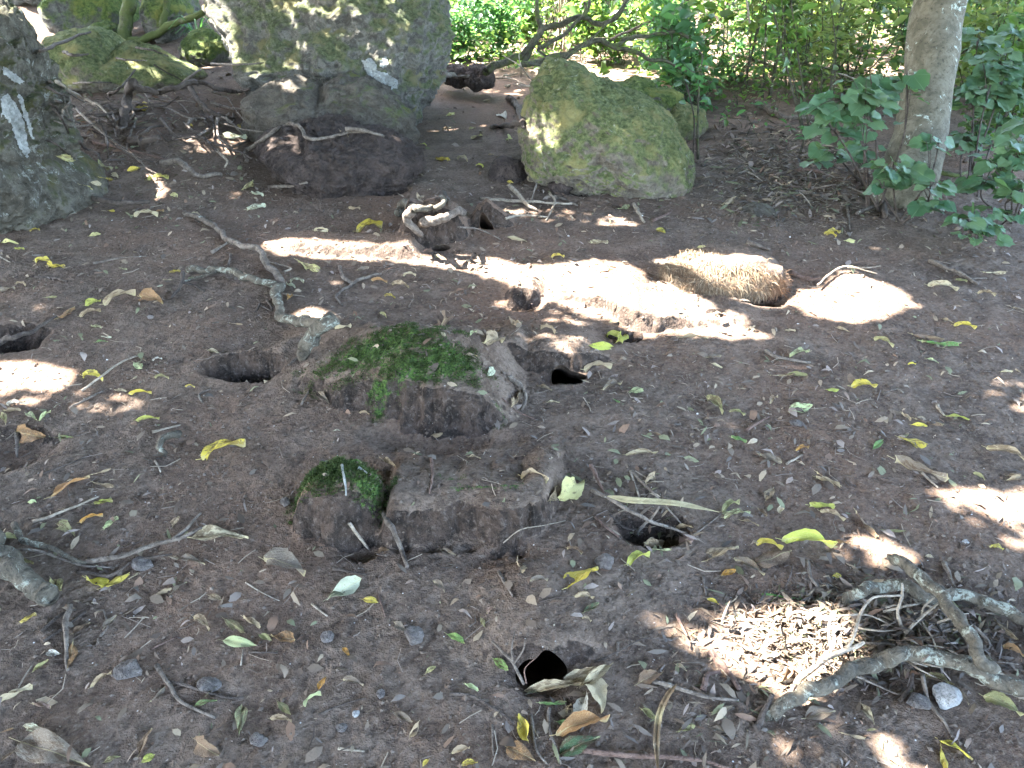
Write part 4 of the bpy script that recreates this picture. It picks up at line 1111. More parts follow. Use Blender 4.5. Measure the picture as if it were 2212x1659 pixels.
for a in [
 (9, 935, 235, 1145, 168, .42, 'yellow', 'ovate', 2, 'curled yellow ragged'), (9, 232, 412, 418, 312, .36, 'obrown', 'lance', 0, 'orange brown curled yellow tipped'), (9, 435, 445, 525, 428, .36, 'ygreen', 'ell'),
 (9, 878, 598, 1150, 597, .34, 'cream', 'ovate', 0, 'long pale cream pointed'), (9, 395, 790, 505, 832, .55, 'byellow', 'obov'), (9, 470, 835, 605, 765, .40, 'yellow', 'lance'), (9, 240, 790, 288, 842, .62, 'pyellow', 'obov'),
 (9, 95, 998, 172, 950, .30, 'yellow', 'lance'), (9, 1222, 700, 1418, 775, .62, 'grey', 'ovate', 2, 'big crumpled grey brown'), (9, 1512, 885, 1672, 790, .60, 'wgreen', 'obov', 1, 'big pale green wrinkled'),
 (7, 570, 835, 652, 850, .60, 'yellow', 'obov', 0, 'small yellow and brown'), (9, 1040, 972, 1138, 1038, .34, 'olive', 'ell'), (9, 1122, 968, 1206, 1016, .30, 'tan', 'ell'), (9, 1032, 1072, 1192, 1095, .38, 'pgreen', 'ell', 0, 'pale green glossy'),
 (9, 1204, 1045, 1262, 1070, .42, 'olive', 'ell'), (9, 1252, 1055, 1368, 1075, .70, 'obrown', 'obov', 1, 'round brown leaf like yellow hearted'), (9, 1585, 1105, 1620, 1150, .42, 'orange', 'ell', 0, 'small peach'),
 (9, 1476, 1302, 1510, 1240, .55, 'orange', 'ell', 0, 'bright orange'), (9, 1408, 1376, 1492, 1320, .32, 'pgreen', 'ell'), (9, 1285, 1355, 1350, 1418, .32, 'olive', 'lance'), (9, 1255, 1438, 1356, 1450, .30, 'tan', 'ell'),
 (9, 1108, 1510, 1122, 1368, .38, 'pgreen', 'obov', 0, 'large oval pale green'), (9, 893, 1380, 1006, 1350, .30, 'green', 'ell', 0, 'slim green'), (9, 345, 1088, 320, 1208, .38, 'obrown', 'lance', 3, 'slim yellow brown'),
 (9, 222, 1125, 288, 1132, .55, 'white', 'ovate'), (9, 0, 1360, 158, 1286, .24, 'cream', 'lance'), (9, 115, 1472, 222, 1510, .32, 'wgreen', 'ell'), (9, 90, 1540, 420, 1655, .45, 'grey', 'ovate', 0, 'largest dull grey brown'),
 (9, 652, 1640, 720, 1600, .7, 'ygreen', 'obov'), (9, 648, 1602, 706, 1480, .40, 'brown', 'ell'), (9, 90, 105, 218, 132, .60, 'obrown', 'ovate', 2), (9, 265, 132, 345, 130, .22, 'green', 'lance'), (9, 635, 55, 738, 45, .22, 'pgreen', 'lance'),
 (9, 432, 345, 532, 362, .30, 'tan', 'ell'), (9, 425, 308, 516, 280, .22, 'tan', 'lance'), (9, 480, 562, 552, 505, .40, 'pgreen', 'ell'), (9, 898, 968, 972, 1028, .40, 'tan', 'ovate'), (9, 0, 592, 105, 600, .28, 'pgreen', 'lance'),
 (9, 800, 548, 828, 498, .7, 'tan', 'obov'), (9, 372, 528, 482, 495, .16, 'orange', 'lance'), (9, 270, 540, 350, 590, .45, 'olive', 'ovate'), (9, 60, 1590, 0, 1640, .5, 'brown', 'ell'), (9, 0, 1500, 65, 1478, .25, 'obrown', 'lance'),
 (9, 150, 1220, 228, 1160, .30, 'olive', 'lance'), (9, 420, 1290, 520, 1220, .26, 'tan', 'lance'), (9, 700, 1360, 770, 1290, .42, 'grey', 'ell'), (9, 480, 1640, 560, 1610, .4, 'olive', 'ell'), (9, 795, 855, 868, 802, .35, 'grey', 'lance'),
 (9, 720, 860, 800, 830, .4, 'tan', 'ell'), (9, 965, 862, 1028, 885, .5, 'tan', 'obov'), (9, 480, 1020, 540, 960, .45, 'grey', 'ovate'), (9, 340, 1040, 420, 990, .45, 'brown', 'ovate'), (9, 905, 1530, 1020, 1610, .5, 'brown', 'ell', 2),
 (9, 150, 1370, 240, 1385, .3, 'pink', 'ell'), (9, 820, 690, 950, 720, .30, 'grey', 'lance'), (9, 600, 790, 648, 760, .5, 'cream', 'ell'), (9, 130, 432, 168, 430, .6, 'pgreen', 'obov'), (9, 75, 705, 160, 715, .25, 'olive', 'lance'),
 (7, 1522, 335, 1638, 258, .58, 'pyellow', 'ovate', 2, 'ragged yellow dark ribbed'), (7, 1482, 352, 1514, 275, .36, 'tan', 'ell'), (7, 1575, 785, 1732, 682, .48, 'yellow', 'ovate', 0, 'large yellow and brown blotched'), (7, 1612, 820, 1706, 832, .36, 'tan', 'ell'),
 (7, 1655, 905, 1732, 860, .42, 'dgreen', 'ell'), (7, 985, 1005, 1075, 1052, .50, 'bgreen', 'obov', 0), (7, 1212, 1125, 1288, 1182, .55, 'bgreen', 'ell', 1), (7, 880, 1205, 935, 1165, .55, 'pyellow', 'obov'), (7, 1070, 1252, 1142, 1285, .42, 'pgreen', 'ell'),
 (7, 1158, 925, 1178, 972, .45, 'olive', 'ell'), (7, 1385, 1530, 1345, 1400, .62, 'yellow', 'ovate', 1, 'large yellow blotched'), (7, 1280, 1560, 1425, 1630, .60, 'obrown', 'ovate', 0, 'large brown curled'), (7, 1522, 1505, 1785, 1430, .36, 'obrown', 'lance', 2, 'long brown yellow edged'),
 (7, 1370, 1290, 1650, 1255, .18, 'cream', 'lance', 2, 'long pale dry curled'), (7, 1640, 1260, 1795, 1150, .26, 'cream', 'lance', 2, 'upper torn cream'), (7, 1690, 1230, 1750, 1400, .62, 'cream', 'ovate', 2, 'lower torn cream'), (7, 1540, 1275, 1790, 1165, .30, 'cream', 'ovate', 2, 'biggest curled cream'), (7, 1640, 1440, 1680, 1300, .45, 'white', 'ovate', 2, 'ragged white torn'),
 (7, 1520, 1438, 1592, 1458, .60, 'green', 'obov'), (7, 1010, 1592, 1102, 1566, .42, 'tan', 'ell'), (7, 725, 1392, 822, 1440, .42, 'grey', 'ell'), (7, 802, 1515, 850, 1430, .42, 'tan', 'ell', 1), (7, 922, 748, 978, 800, .48, 'grey', 'ell'),
 (7, 1185, 905, 1228, 872, .55, 'pink', 'ovate'), (7, 955, 592, 1035, 618, .32, 'grey', 'ell'), (7, 1540, 1600, 1740, 1510, .55, 'dgreen', 'ovate'), (7, 868, 1655, 902, 1620, .5, 'yellow', 'ell'), (7, 1060, 1650, 1142, 1640, .4, 'yellow', 'ell', 2),
 (7, 480, 1232, 582, 1260, .36, 'grey', 'ovate'), (7, 1325, 650, 1365, 705, .45, 'tan', 'ell', 1), (7, 1395, 745, 1485, 742, .40, 'grey', 'ell'), (7, 1345, 235, 1475, 275, .30, 'tan', 'lance'), (7, 645, 605, 705, 592, .4, 'brown', 'ell'),
 (7, 730, 950, 785, 1000, .5, 'grey', 'ell', 2), (7, 1600, 1350, 1575, 1395, .5, 'cream', 'ell'), (7, 1090, 135, 1155, 142, .22, 'cream', 'lance'), (7, 360, 172, 402, 155, .5, 'green', 'ell'), (7, 670, 150, 740, 182, .3, 'tan', 'lance'),
 (7, 1650, 925, 1695, 945, .5, 'tan', 'ell'), (7, 1575, 585, 1650, 615, .35, 'brown', 'ell'), (7, 1430, 1262, 1510, 1240, .4, 'brown', 'ell'), (7, 1440, 1355, 1575, 1350, .12, 'green', 'lance'),
 (8, 658, 212, 752, 170, .30, 'olive', 'ell'), (8, 668, 245, 802, 232, .22, 'pgreen', 'ell'), (8, 752, 258, 848, 286, .25, 'tan', 'lance'), (8, 838, 198, 888, 238, .55, 'brown', 'ell'), (8, 960, 225, 962, 188, .7, 'cream', 'ell'),
 (8, 1102, 188, 1240, 195, .22, 'ygreen', 'ell'), (8, 1162, 212, 1292, 262, .25, 'tan', 'lance'), (8, 885, 155, 925, 92, .50, 'tan', 'ell'), (8, 575, 470, 745, 395, .48, 'tan', 'ovate', 0, 'broad tan yellow tipped'), (8, 655, 548, 732, 520, .45, 'orange', 'ell'),
 (8, 832, 378, 972, 408, .34, 'yellow', 'ovate', 2), (8, 962, 362, 1240, 398, .26, 'ygreen', 'lance', 2, 'long ragged yellow'), (8, 822, 492, 1012, 428, .50, 'brown', 'ovate', 3, 'broad flat brown'), (8, 1238, 372, 1312, 378, .30, 'obrown', 'lance'),
 (8, 1338, 222, 1452, 352, .32, 'brown', 'lance', 3, 'long pinkish brown'), (8, 170, 488, 292, 440, .36, 'ygreen', 'ell', 2), (8, 258, 388, 350, 395, .35, 'tan', 'ell'), (8, 300, 412, 400, 412, .2, 'pgreen', 'lance'), (8, 1222, 545, 1272, 543, .60, 'byellow', 'obov'),
 (8, 582, 662, 645, 692, .35, 'yellow', 'lance'), (8, 2032, 392, 2106, 410, .60, 'byellow', 'obov', 2), (8, 1772, 1392, 1948, 1492, .52, 'byellow', 'ovate', 0, 'big bright yellow'), (8, 1778, 1430, 1812, 1560, .40, 'yellow', 'lance', 3, 'half hidden yellow'),
 (8, 1268, 1358, 1395, 1385, .26, 'tan', 'lance'), (8, 1378, 1210, 1442, 1312, .34, 'cream', 'lance'), (8, 1445, 905, 1605, 925, .34, 'tan', 'ell', 2), (8, 1725, 815, 1825, 805, .45, 'obrown', 'ell', 2), (8, 415, 998, 478, 1035, .45, 'tan', 'ell'),
 (8, 240, 1232, 330, 1295, .55, 'olive', 'ovate'), (8, 598, 1325, 702, 1352, .35, 'grey', 'ell'), (8, 1858, 640, 1925, 655, .8, 'wgreen', 'obov', 2, 'torn whitish green on the root'), (8, 2000, 1165, 2205, 1268, .50, 'olive', 'ovate', 2, 'large torn olive'),
 (8, 1082, 1278, 1240, 1240, .60, 'grey', 'ell', 0, 'large grey green'), (8, 220, 1105, 352, 1045, .45, 'brown', 'ovate', 2), (8, 1140, 18, 1268, 92, .24, 'tan', 'lance'), (8, 1950, 15, 2012, 52, .34, 'olive', 'ell'), (8, 265, 80, 312, 15, .0 + .42, 'tan', 'ell'),
 (8, 1120, 720, 1190, 718, .35, 'tan', 'ell'), (8, 430, 300, 515, 290, .3, 'tan', 'lance'), (8, 1540, 820, 1640, 900, .5, 'tan', 'ovate', 2), (8, 450, 345, 510, 380, .6, 'pink', 'obov'), (8, 720, 460, 880, 545, .28, 'grey', 'lance'),
 (8, 1700, 1060, 1850, 1120, .3, 'olive', 'lance'), (8, 1840, 1110, 1930, 1210, .34, 'grey', 'ell', 2), (8, 2100, 905, 2212, 960, .5, 'obrown', 'ovate'), (8, 2060, 780, 2180, 880, .3, 'tan', 'lance'), (8, 1000, 1010, 950, 1090, .3, 'brown', 'ell', 2),
 (8, 1480, 310, 1600, 315, .2, 'olive', 'lance'), (8, 2120, 28, 2212, 35, .3, 'tan', 'ell'), (8, 1700, 445, 1748, 450, .5, 'cream', 'ell'), (8, 600, 1250, 715, 1215, .4, 'grey', 'ell'), (8, 430, 1350, 520, 1322, .4, 'olive', 'ell'),
 (8, 1640, 840, 1760, 870, .4, 'tan', 'ell', 2), (8, 1650, 905, 1740, 925, .4, 'brown', 'ell', 2), (8, 1020, 790, 1110, 800, .4, 'cream', 'ell', 2), (8, 830, 880, 900, 990, .3, 'tan', 'ell', 0), (8, 740, 950, 830, 1010, .5, 'tan', 'ovate'),
 (8, 1800, 770, 1900, 760, .3, 'tan', 'ell', 2), (8, 2100, 1060, 2212, 1100, .3, 'grey', 'lance'), (8, 1880, 1000, 1960, 960, .3, 'tan', 'ell', 2),
 (6, 75, 1012, 158, 1008, .60, 'pgreen', 'obov', 0), (6, 945, 1125, 1065, 1095, .62, 'pgreen', 'ovate', 1, 'pale green triangular'), (6, 1140, 1005, 1212, 1005, .42, 'ygreen', 'ell'), (6, 1275, 985, 1418, 990, .42, 'yellow', 'ovate', 2, 'ragged yellow'),
 (6, 1600, 1192, 1692, 1200, .45, 'byellow', 'obov', 0), (6, 1620, 1165, 1775, 1198, .30, 'brown', 'lance'), (6, 1545, 1130, 1600, 1170, .5, 'tan', 'ell'), (6, 1790, 1145, 1918, 1165, .68, 'ygreen', 'obov', 0, 'round yellow green'), (6, 1530, 1265, 1690, 1308, .46, 'yellow', 'obov', 3, 'large yellow brown ribbed'),
 (6, 1832, 655, 1955, 675, .32, 'yellow', 'ell', 2), (6, 1598, 708, 1775, 738, .34, 'brown', 'ell', 3), (6, 1650, 752, 1865, 765, .12, 'green', 'lance'), (6, 1682, 835, 1752, 858, .50, 'pgreen', 'ell'), (6, 1583, 865, 1628, 866, .40, 'byellow', 'ell'),
 (6, 1690, 438, 1858, 468, .28, 'cream', 'ell'), (6, 1985, 372, 2115, 372, .22, 'cream', 'ell'), (6, 1132, 158, 1200, 178, .42, 'yellow', 'ell', 2), (6, 1238, 200, 1298, 200, .60, 'pyellow', 'obov'), (6, 228, 138, 278, 156, .40, 'ygreen', 'ell'),
 (6, 498, 1050, 588, 1140, .40, 'olive', 'lance', 2), (6, 978, 1332, 1052, 1318, .36, 'orange', 'ell'), (6, 838, 925, 935, 926, .16, 'cream', 'lance'), (6, 930, 922, 1042, 926, .30, 'olive', 'ell'), (6, 1395, 1325, 1450, 1272, .40, 'green', 'ell'),
 (6, 625, 1262, 715, 1288, .30, 'green', 'lance'), (6, 922, 684, 980, 686, .32, 'cream', 'ell'), (6, 355, 720, 508, 724, .20, 'tan', 'lance'), (6, 0, 752, 42, 712, .5, 'ygreen', 'obov'), (6, 2005, 1318, 2240, 1395, .24, 'tan', 'lance', 2, 'long curled tan'),
 (6, 780, 1358, 905, 1402, .42, 'grey', 'ell'), (6, 490, 832, 575, 825, .3, 'grey', 'lance'), (6, 520, 860, 585, 885, .3, 'cream', 'lance'), (6, 840, 1075, 885, 1040, .45, 'tan', 'ell'), (6, 180, 1225, 250, 1250, .30, 'brown', 'lance'),
 (6, 60, 1355, 232, 1345, .16, 'cream', 'lance'), (6, 620, 1120, 705, 1142, .25, 'olive', 'lance'), (6, 1280, 470, 1340, 480, .3, 'white', 'ell'), (6, 1840, 410, 1905, 418, .35, 'olive', 'ell'), (6, 2080, 908, 2150, 905, .25, 'cream', 'lance'),
 (6, 2150, 560, 2212, 575, .3, 'grey', 'ell'), (6, 1960, 480, 2060, 495, .3, 'tan', 'ell'), (6, 1400, 730, 1510, 775, .25, 'olive', 'lance'), (6, 1195, 665, 1270, 690, .3, 'tan', 'ell'), (6, 1770, 620, 1830, 640, .45, 'tan', 'ovate'),
 (6, 1050, 800, 940, 826, .25, 'pgreen', 'lance') , (6, 2115, 1490, 2212, 1475, .3, 'tan', 'ell', 2), (6, 20, 28, 75, 20, .5, 'pgreen', 'ell'), (6, 450, 235, 512, 248, .3, 'pyellow', 'ell'), (6, 1080, 1480, 1215, 1520, .22, 'tan', 'lance'),
 (6, 1500, 1390, 1800, 1500, .05, 'grey', 'lance'),
 (5, 66, 352, 202, 405, .40, 'pyellow', 'obov', 3, 'large pale yellow'), (5, 1920, 785, 2018, 835, .60, 'ygreen', 'ovate', 2), (5, 1812, 848, 1958, 852, .34, 'ygreen', 'ell', 0), (5, 1782, 996, 1952, 984, .16, 'tan', 'lance', 2), (5, 2050, 1135, 2138, 1110, .55, 'pgreen', 'obov'),
 (5, 1560, 1190, 1638, 1190, .32, 'cream', 'ell'), (5, 1508, 1090, 1592, 1118, .36, 'tan', 'ell'), (5, 1958, 1172, 2002, 1192, .5, 'green', 'ell'), (5, 1588, 318, 1668, 318, .50, 'yellow', 'ovate', 2), (5, 1818, 236, 1930, 234, .22, 'cream', 'lance'),
 (5, 1328, 200, 1448, 226, .22, 'cream', 'lance', 2), (5, 698, 428, 778, 430, .36, 'cream', 'ell', 2), (5, 510, 458, 608, 472, .22, 'obrown', 'lance'), (5, 632, 482, 738, 502, .30, 'tan', 'ell'), (5, 588, 550, 655, 566, .35, 'yellow', 'ell'),
 (5, 200, 1135, 262, 1202, .34, 'grey', 'lance', 2), (5, 278, 1362, 322, 1358, .50, 'wgreen', 'obov'), (5, 438, 1252, 498, 1262, .34, 'tan', 'ell'), (5, 1205, 1028, 1238, 975, .6, 'wgreen', 'ell', 0), (5, 285, 752, 392, 735, .50, 'cream', 'ovate', 1, 'large curled cream'),
 (5, 868, 1386, 938, 1372, .45, 'tan', 'ell', 2), (5, 1068, 905, 1142, 910, .36, 'tan', 'ell'), (5, 1098, 785, 1140, 770, .6, 'pgreen', 'ell'), (5, 1340, 1215, 1372, 1160, .45, 'tan', 'ell'), (5, 1352, 1175, 1390, 1120, .4, 'grey', 'ell'),
 (5, 165, 162, 250, 164, .26, 'cream', 'ell'), (5, 418, 168, 578, 138, .20, 'yellow', 'lance', 2), (5, 560, 655, 600, 682, .42, 'pyellow', 'ell'), (5, 1340, 700, 1400, 735, .3, 'tan', 'ell'), (5, 900, 735, 985, 705, .35, 'brown', 'ell', 2),
 (5, 1180, 835, 1300, 825, .5, 'tan', 'ovate', 2), (5, 925, 770, 955, 792, .5, 'cream', 'ell'), (5, 420, 400, 495, 385, .4, 'grey', 'ell'), (5, 1895, 1115, 2010, 1080, .3, 'grey', 'lance', 2), (5, 1610, 775, 1520, 748, .25, 'tan', 'lance', 2),
 (4, 212, 345, 318, 368, .42, 'byellow', 'ell', 2), (4, 285, 378, 395, 378, .42, 'yellow', 'ovate', 1), (4, 345, 695, 456, 625, .50, 'obrown', 'ovate', 3, 'orange tan lobed'), (4, 510, 608, 608, 582, .55, 'ygreen', 'ovate', 2), (4, 622, 605, 822, 540, .22, 'tan', 'lance', 2, 'long curled tan'),
 (4, 845, 560, 985, 600, .52, 'obrown', 'ovate', 2, 'folded orange tan'), (4, 532, 192, 606, 178, .75, 'pyellow', 'obov', 0), (4, 648, 38, 692, 40, .6, 'yellow', 'obov'), (4, 178, 162, 242, 155, .34, 'yellow', 'ell', 2), (4, 5, 230, 112, 236, .26, 'pyellow', 'ell'), (4, 88, 270, 150, 270, .32, 'ygreen', 'ell'),
 (4, 1478, 38, 1598, 12, .36, 'wgreen', 'ell', 1), (4, 498, 1032, 625, 1062, .45, 'byellow', 'ovate', 2, 'bright yellow stick crossed'), (4, 818, 1302, 962, 1290, .22, 'ygreen', 'lance'), (4, 692, 1120, 762, 1122, .32, 'cream', 'ell'), (4, 778, 1142, 918, 1136, .16, 'yellow', 'lance'),
 (4, 808, 955, 858, 985, .55, 'pgreen', 'ell'), (4, 1112, 1095, 1172, 1100, .30, 'yellow', 'lance'), (4, 1242, 878, 1314, 892, .45, 'cream', 'ell', 1), (4, 268, 562, 345, 554, .34, 'olive', 'ell'), (4, 718, 384, 766, 392, .42, 'pgreen', 'ell'), (4, 1015, 412, 1085, 402, .3, 'yellow', 'ell'),
 (4, 155, 1255, 225, 1295, .3, 'pgreen', 'lance'), (4, 235, 1300, 308, 1245, .3, 'pgreen', 'lance'), (4, 930, 1042, 1020, 1048, .24, 'olive', 'lance'), (4, 42, 1205, 148, 1200, .36, 'white', 'ell', 2), (4, 608, 798, 672, 802, .34, 'wgreen', 'ell'), (4, 548, 735, 612, 740, .34, 'pgreen', 'ell'),
 (4, 980, 455, 1035, 455, .34, 'cream', 'ell'), (4, 940, 498, 980, 485, .5, 'wgreen', 'ell'), (4, 1380, 715, 1460, 722, .14, 'tan', 'lance'), (4, 35, 1320, 10, 1265, .4, 'olive', 'ell'), (4, 480, 675, 610, 640, .3, 'tan', 'ell', 2), (4, 1720, 575, 1745, 545, .6, 'orange', 'obov', 2),
 (4, 1720, 482, 1775, 500, .3, 'wgreen', 'ell'), (4, 1740, 462, 1825, 470, .22, 'wgreen', 'ell'), (4, 0, 520, 95, 505, .3, 'grey', 'ell'), (4, 95, 480, 155, 490, .4, 'tan', 'ell'), (4, 20, 1245, 130, 1235, .3, 'tan', 'ell'), (4, 570, 830, 650, 825, .3, 'green', 'ell'),
 (4, 820, 920, 875, 940, .5, 'brown', 'ovate'), (4, 915, 938, 975, 930, .4, 'white', 'ell', 2), (4, 785, 1060, 825, 1035, .4, 'cream', 'ell'), (4, 1150, 55, 1200, 70, .3, 'cream', 'ell'), (4, 1885, 158, 1970, 165, .3, 'cream', 'ell'),
 (1, 1445, 728, 1470, 808, .6, 'yellow', 'ell', 0, 'upright yellow'), (1, 335, 935, 445, 960, .40, 'pyellow', 'ell', 2), (1, 592, 1068, 658, 1086, .50, 'yellow', 'obov'), (1, 762, 1032, 842, 1012, .42, 'yellow', 'ell', 2), (1, 888, 1086, 1018, 1075, .30, 'ygreen', 'ell', 2), (1, 1458, 1152, 1522, 1100, .42, 'pyellow', 'ell'),
 (1, 1508, 1165, 1585, 1178, .45, 'wgreen', 'ell'), (1, 1018, 1168, 1068, 1185, .60, 'pyellow', 'obov'), (1, 805, 1302, 955, 1300, .26, 'cream', 'lance', 2), (1, 472, 1108, 555, 1140, .30, 'pyellow', 'lance'), (1, 768, 902, 855, 878, .36, 'wgreen', 'ell'), (1, 925, 1290, 988, 1270, .32, 'obrown', 'ell'),
 (1, 1118, 758, 1158, 768, .6, 'yellow', 'obov'), (1, 835, 638, 882, 668, .55, 'yellow', 'obov'), (1, 540, 1095, 610, 1105, .3, 'cream', 'ell'), (1, 672, 1050, 712, 1072, .6, 'cream', 'ell'), (1, 1335, 830, 1485, 835, .14, 'wgreen', 'lance'),
 (1, 605, 1000, 640, 1020, .6, 'olive', 'ell'), (1, 2040, 785, 2095, 825, .4, 'tan', 'lance'), (1, 1185, 400, 1165, 375, .7, 'pyellow', 'ell'), (1, 1230, 400, 1200, 380, .6, 'cream', 'ell'),
 (2, 615, 912, 698, 914, .30, 'yellow', 'ell'), (2, 738, 905, 798, 920, .42, 'cream', 'ell'), (2, 842, 942, 884, 955, .5, 'ygreen', 'obov', 2), (2, 822, 792, 882, 772, .55, 'pyellow', 'ovate'), (2, 985, 812, 1098, 772, .28, 'pgreen', 'lance', 0), (2, 975, 652, 1018, 678, .55, 'white', 'ovate'),
 (2, 675, 662, 724, 652, .36, 'pyellow', 'ell'), (2, 1018, 1032, 1058, 1042, .6, 'yellow', 'ell'), (2, 1142, 1005, 1170, 1035, .6, 'cream', 'ell'), (2, 1660, 1190, 1714, 1180, .50, 'pgreen', 'obov'), (2, 1866, 1308, 1920, 1328, .45, 'yellow', 'ell'), (2, 118, 1192, 188, 1190, .26, 'tan', 'ell'),
 (2, 528, 820, 565, 830, .5, 'ygreen', 'ell'), (2, 805, 738, 842, 728, .5, 'olive', 'ell'), (2, 655, 740, 690, 750, .5, 'tan', 'ell'), (2, 910, 885, 945, 880, .5, 'tan', 'ell'), (2, 490, 1135, 545, 1128, .3, 'tan', 'ell'),
 (3, 1110, 1400, 1020, 1412, .4, 'yellow', 'ell', 2), (3, 400, 1245, 480, 1200, .3, 'tan', 'ell') ]:
    Lf(*a)
# the long dry strap leaf and the blade at the bottom
def strap(c, pts, w_px, colr, label, seed=1):
    W, wd = [], []
    for x, y, z in pts:
        px, py = cp(c, x, y)
        l, n, ds = hit(px, py)
        d = ray(px, py)
        W.append(np.array(l) - d * (z / -d[2])); wd.append(w_px * ((np.array(l) - CAM) @ FWD) / F)
    P = catmull(np.array(W), 28)
    t = np.linspace(0, 1, len(P))
    wv = np.interp(t, np.linspace(0, 1, len(wd)), wd) * np.clip(np.minimum(t * 6 + .2, (1 - t) * 4), 0, 1)
    T = np.gradient(P, axis=0); T /= np.linalg.norm(T, axis=1)[:, None]
    S = np.cross(T, np.array([0, 0, 1.0])); S /= np.linalg.norm(S, axis=1)[:, None]
    tw = np.linspace(.5, .1, len(P))[:, None]
    S = S * np.cos(tw) + np.cross(T, S) * np.sin(tw)
    N = np.cross(S, T)
    rows = [P - S * wv[:, None] * .5, P - S * wv[:, None] * .2 + N * .0015, P + N * -.0015, P + S * wv[:, None] * .2 + N * .0015, P + S * wv[:, None] * .5]
    v = np.stack(rows, 1).reshape(-1, 3)
    f = [(i * 5 + j, i * 5 + j + 1, i * 5 + j + 6, i * 5 + j + 5) for i in range(len(P) - 1) for j in range(4)]
    mid = P[len(P) // 2]
    o = link('fallen_leaf', mesh_np('strap_leaf', v - mid, f), M['fallen'])
    o.location = mid
    o.color = (*LC[colr], 1)
    tag(o, label, 'leaf', 'fallen leaves')
strap(8, [(70, 128, .05), (180, 148, .055), (300, 155, .05), (420, 165, .045), (530, 185, .03), (645, 212, .01)], 15, 'cream', 'long pale dry strap leaf bridging the twiggy burrow')
strap(8, [(425, 1095, .02), (375, 1160, .025), (335, 1260, .02), (322, 1400, .02), (335, 1600, .01)], 15, 'tan', 'dry strap leaf bent upright at the bottom edge')

# more small dry leaves, alike
def rand_ground(n, r, boxes):
    out = []
    while len(out) < n:
        b = r.choice(boxes)
        px, py = r.uniform(b[0], b[2]), r.uniform(b[1], b[3])
        out.append((px, py))
    return out
rl = random.Random(11)
n_named = len(pending) + 2
n_more = max(0, 300 - n_named)
ZONES = [(1650, 1150, 2212, 1500), (1500, 800, 2212, 1120), (1550, 340, 1900, 480), (0, 1050, 600, 1659), (1250, 1450, 1700, 1659), (1100, 950, 1600, 1200), (800, 580, 1200, 720), (100, 320, 560, 460)]
for px, py in rand_ground(n_more, rl, ZONES):
    h0, n0, _ = hit(px, py)
    o = bpy.data.objects.new('fallen_leaf', ARCH[rl.choice(['ell', 'lance', 'ovate'])][rl.randrange(4)])
    col.objects.link(o)
    cc = LC[rl.choice(['grey', 'brown', 'tan', 'grey', 'dbrown'])]
    o.color = (*cc, 1)
    a = rl.uniform(0, 6.28)
    L = rl.uniform(.035, .07)
    dv = Vector((math.cos(a), math.sin(a), 0))
    dv = (dv - n0 * dv.dot(n0)).normalized() * L / 2
    place_leaf(o, h0 - dv, h0 + dv, n0, rl.uniform(.28, .5), .002, rl.gauss(0, .3))
    tag(o, 'small dull brown dry leaf lying in the litter', 'leaf', 'small dry brown leaves in the litter')
# labels for the traced leaves: what it looks like and which of its likes it is beside the nearest landmark
groups = {}
for o, px, py, words in pending:
    a, rel, nm, d = describe(px, py, words)
    groups.setdefault((a, rel, nm), []).append((d, px, py, o))
ORD = ['nearest to it', 'second nearest to it', 'third nearest to it', 'fourth nearest to it', 'fifth nearest to it', 'sixth nearest to it', 'seventh nearest to it']
for (a, rel, nm), L in groups.items():
    L.sort(key=lambda q: q[0])
    for i, (d, px, py, o) in enumerate(L):
        lab = f'{a} {rel} {nm}' + ('' if len(L) == 1 else ', ' + ORD[min(i, 6)])
        if len(lab.split()) > 16: lab = ' '.join(lab.split()[:16])
        tag(o, lab, 'leaf', 'fallen leaves')

# ------------------------------------------------------------------ stones
def stone(px, py, w, h, mat, label, seed, sub=3):
    l, n, ds = hit(px, py)
    dep = (np.array(l) - CAM) @ FWD
    rw, rh = w * dep / F / 2, h * dep / F / 2
    v, f = ICO[sub + 1]
    v = v.copy()
    r0 = np.random.default_rng(seed)
    for k in range(9):
        nn = r0.normal(size=3); nn /= np.linalg.norm(nn)
        e = v @ nn - r0.uniform(.6, .85)
        v -= np.outer(np.clip(e, 0, None), nn)
    v = v * np.array([rw, (rw + rh) * .5, rh * .9]) * 1.15
    v += v * (fbm(v / rw * 2 + seed, 3, seed) * .12)[:, None]
    o = link('stone', mesh_np('stone', v, f, smooth=True), M[mat])
    o.location = Vector(l) + Vector((0, 0, rh * .45))
    o.rotation_euler = (0, r0.uniform(-.25, .25), 0)
    tag(o, label, 'stone')
stone(*cp(7, 825, 1020), 40, 42, 'pebble', 'small brown angular stone left of the bright green leaf', 1)
stone(*cp(9, 603, 1220), 60, 36, 'pebble', 'rounded brown stone on bare soil at the lower left', 2)
stone(*cp(9, 665, 722), 44, 28, 'pebble', 'small grey brown stone under the dark stick', 3)
stone(*cp(8, 1800, 1175), 58, 46, 'pebble_white', 'pale whitish stone below the arched root', 4)
stone(*cp(8, 1660, 1200), 50, 32, 'pebble', 'dull brown stone beside the pale one under the arched root', 5)
stone(*cp(9, 970, 1278), 46, 24, 'pebble', 'flat grey stone left of the orange oval leaf', 6)
stone(*cp(7, 1765, 655), 30, 30, 'pebble', 'brown clod behind the large yellow and brown leaf', 7)
stone(*cp(7, 65, 1530), 34, 28, 'pebble', 'grey angular stone near the bottom edge', 8)
stone(*cp(7, 400, 1025), 26, 24, 'pebble', 'brown clod above the orange oval leaf', 9)
stone(*cp(7, 195, 365), 22, 22, 'pebble', 'brown clod left of the mossy knob', 10)
stone(*cp(8, 55, 480), 40, 34, 'pebble', 'earthy clod below the twiggy burrow', 11)
stone(*cp(8, 1330, 690), 30, 30, 'bark_red' if False else 'pebble', 'rounded reddish clod at the blunt end of the grey root', 12)
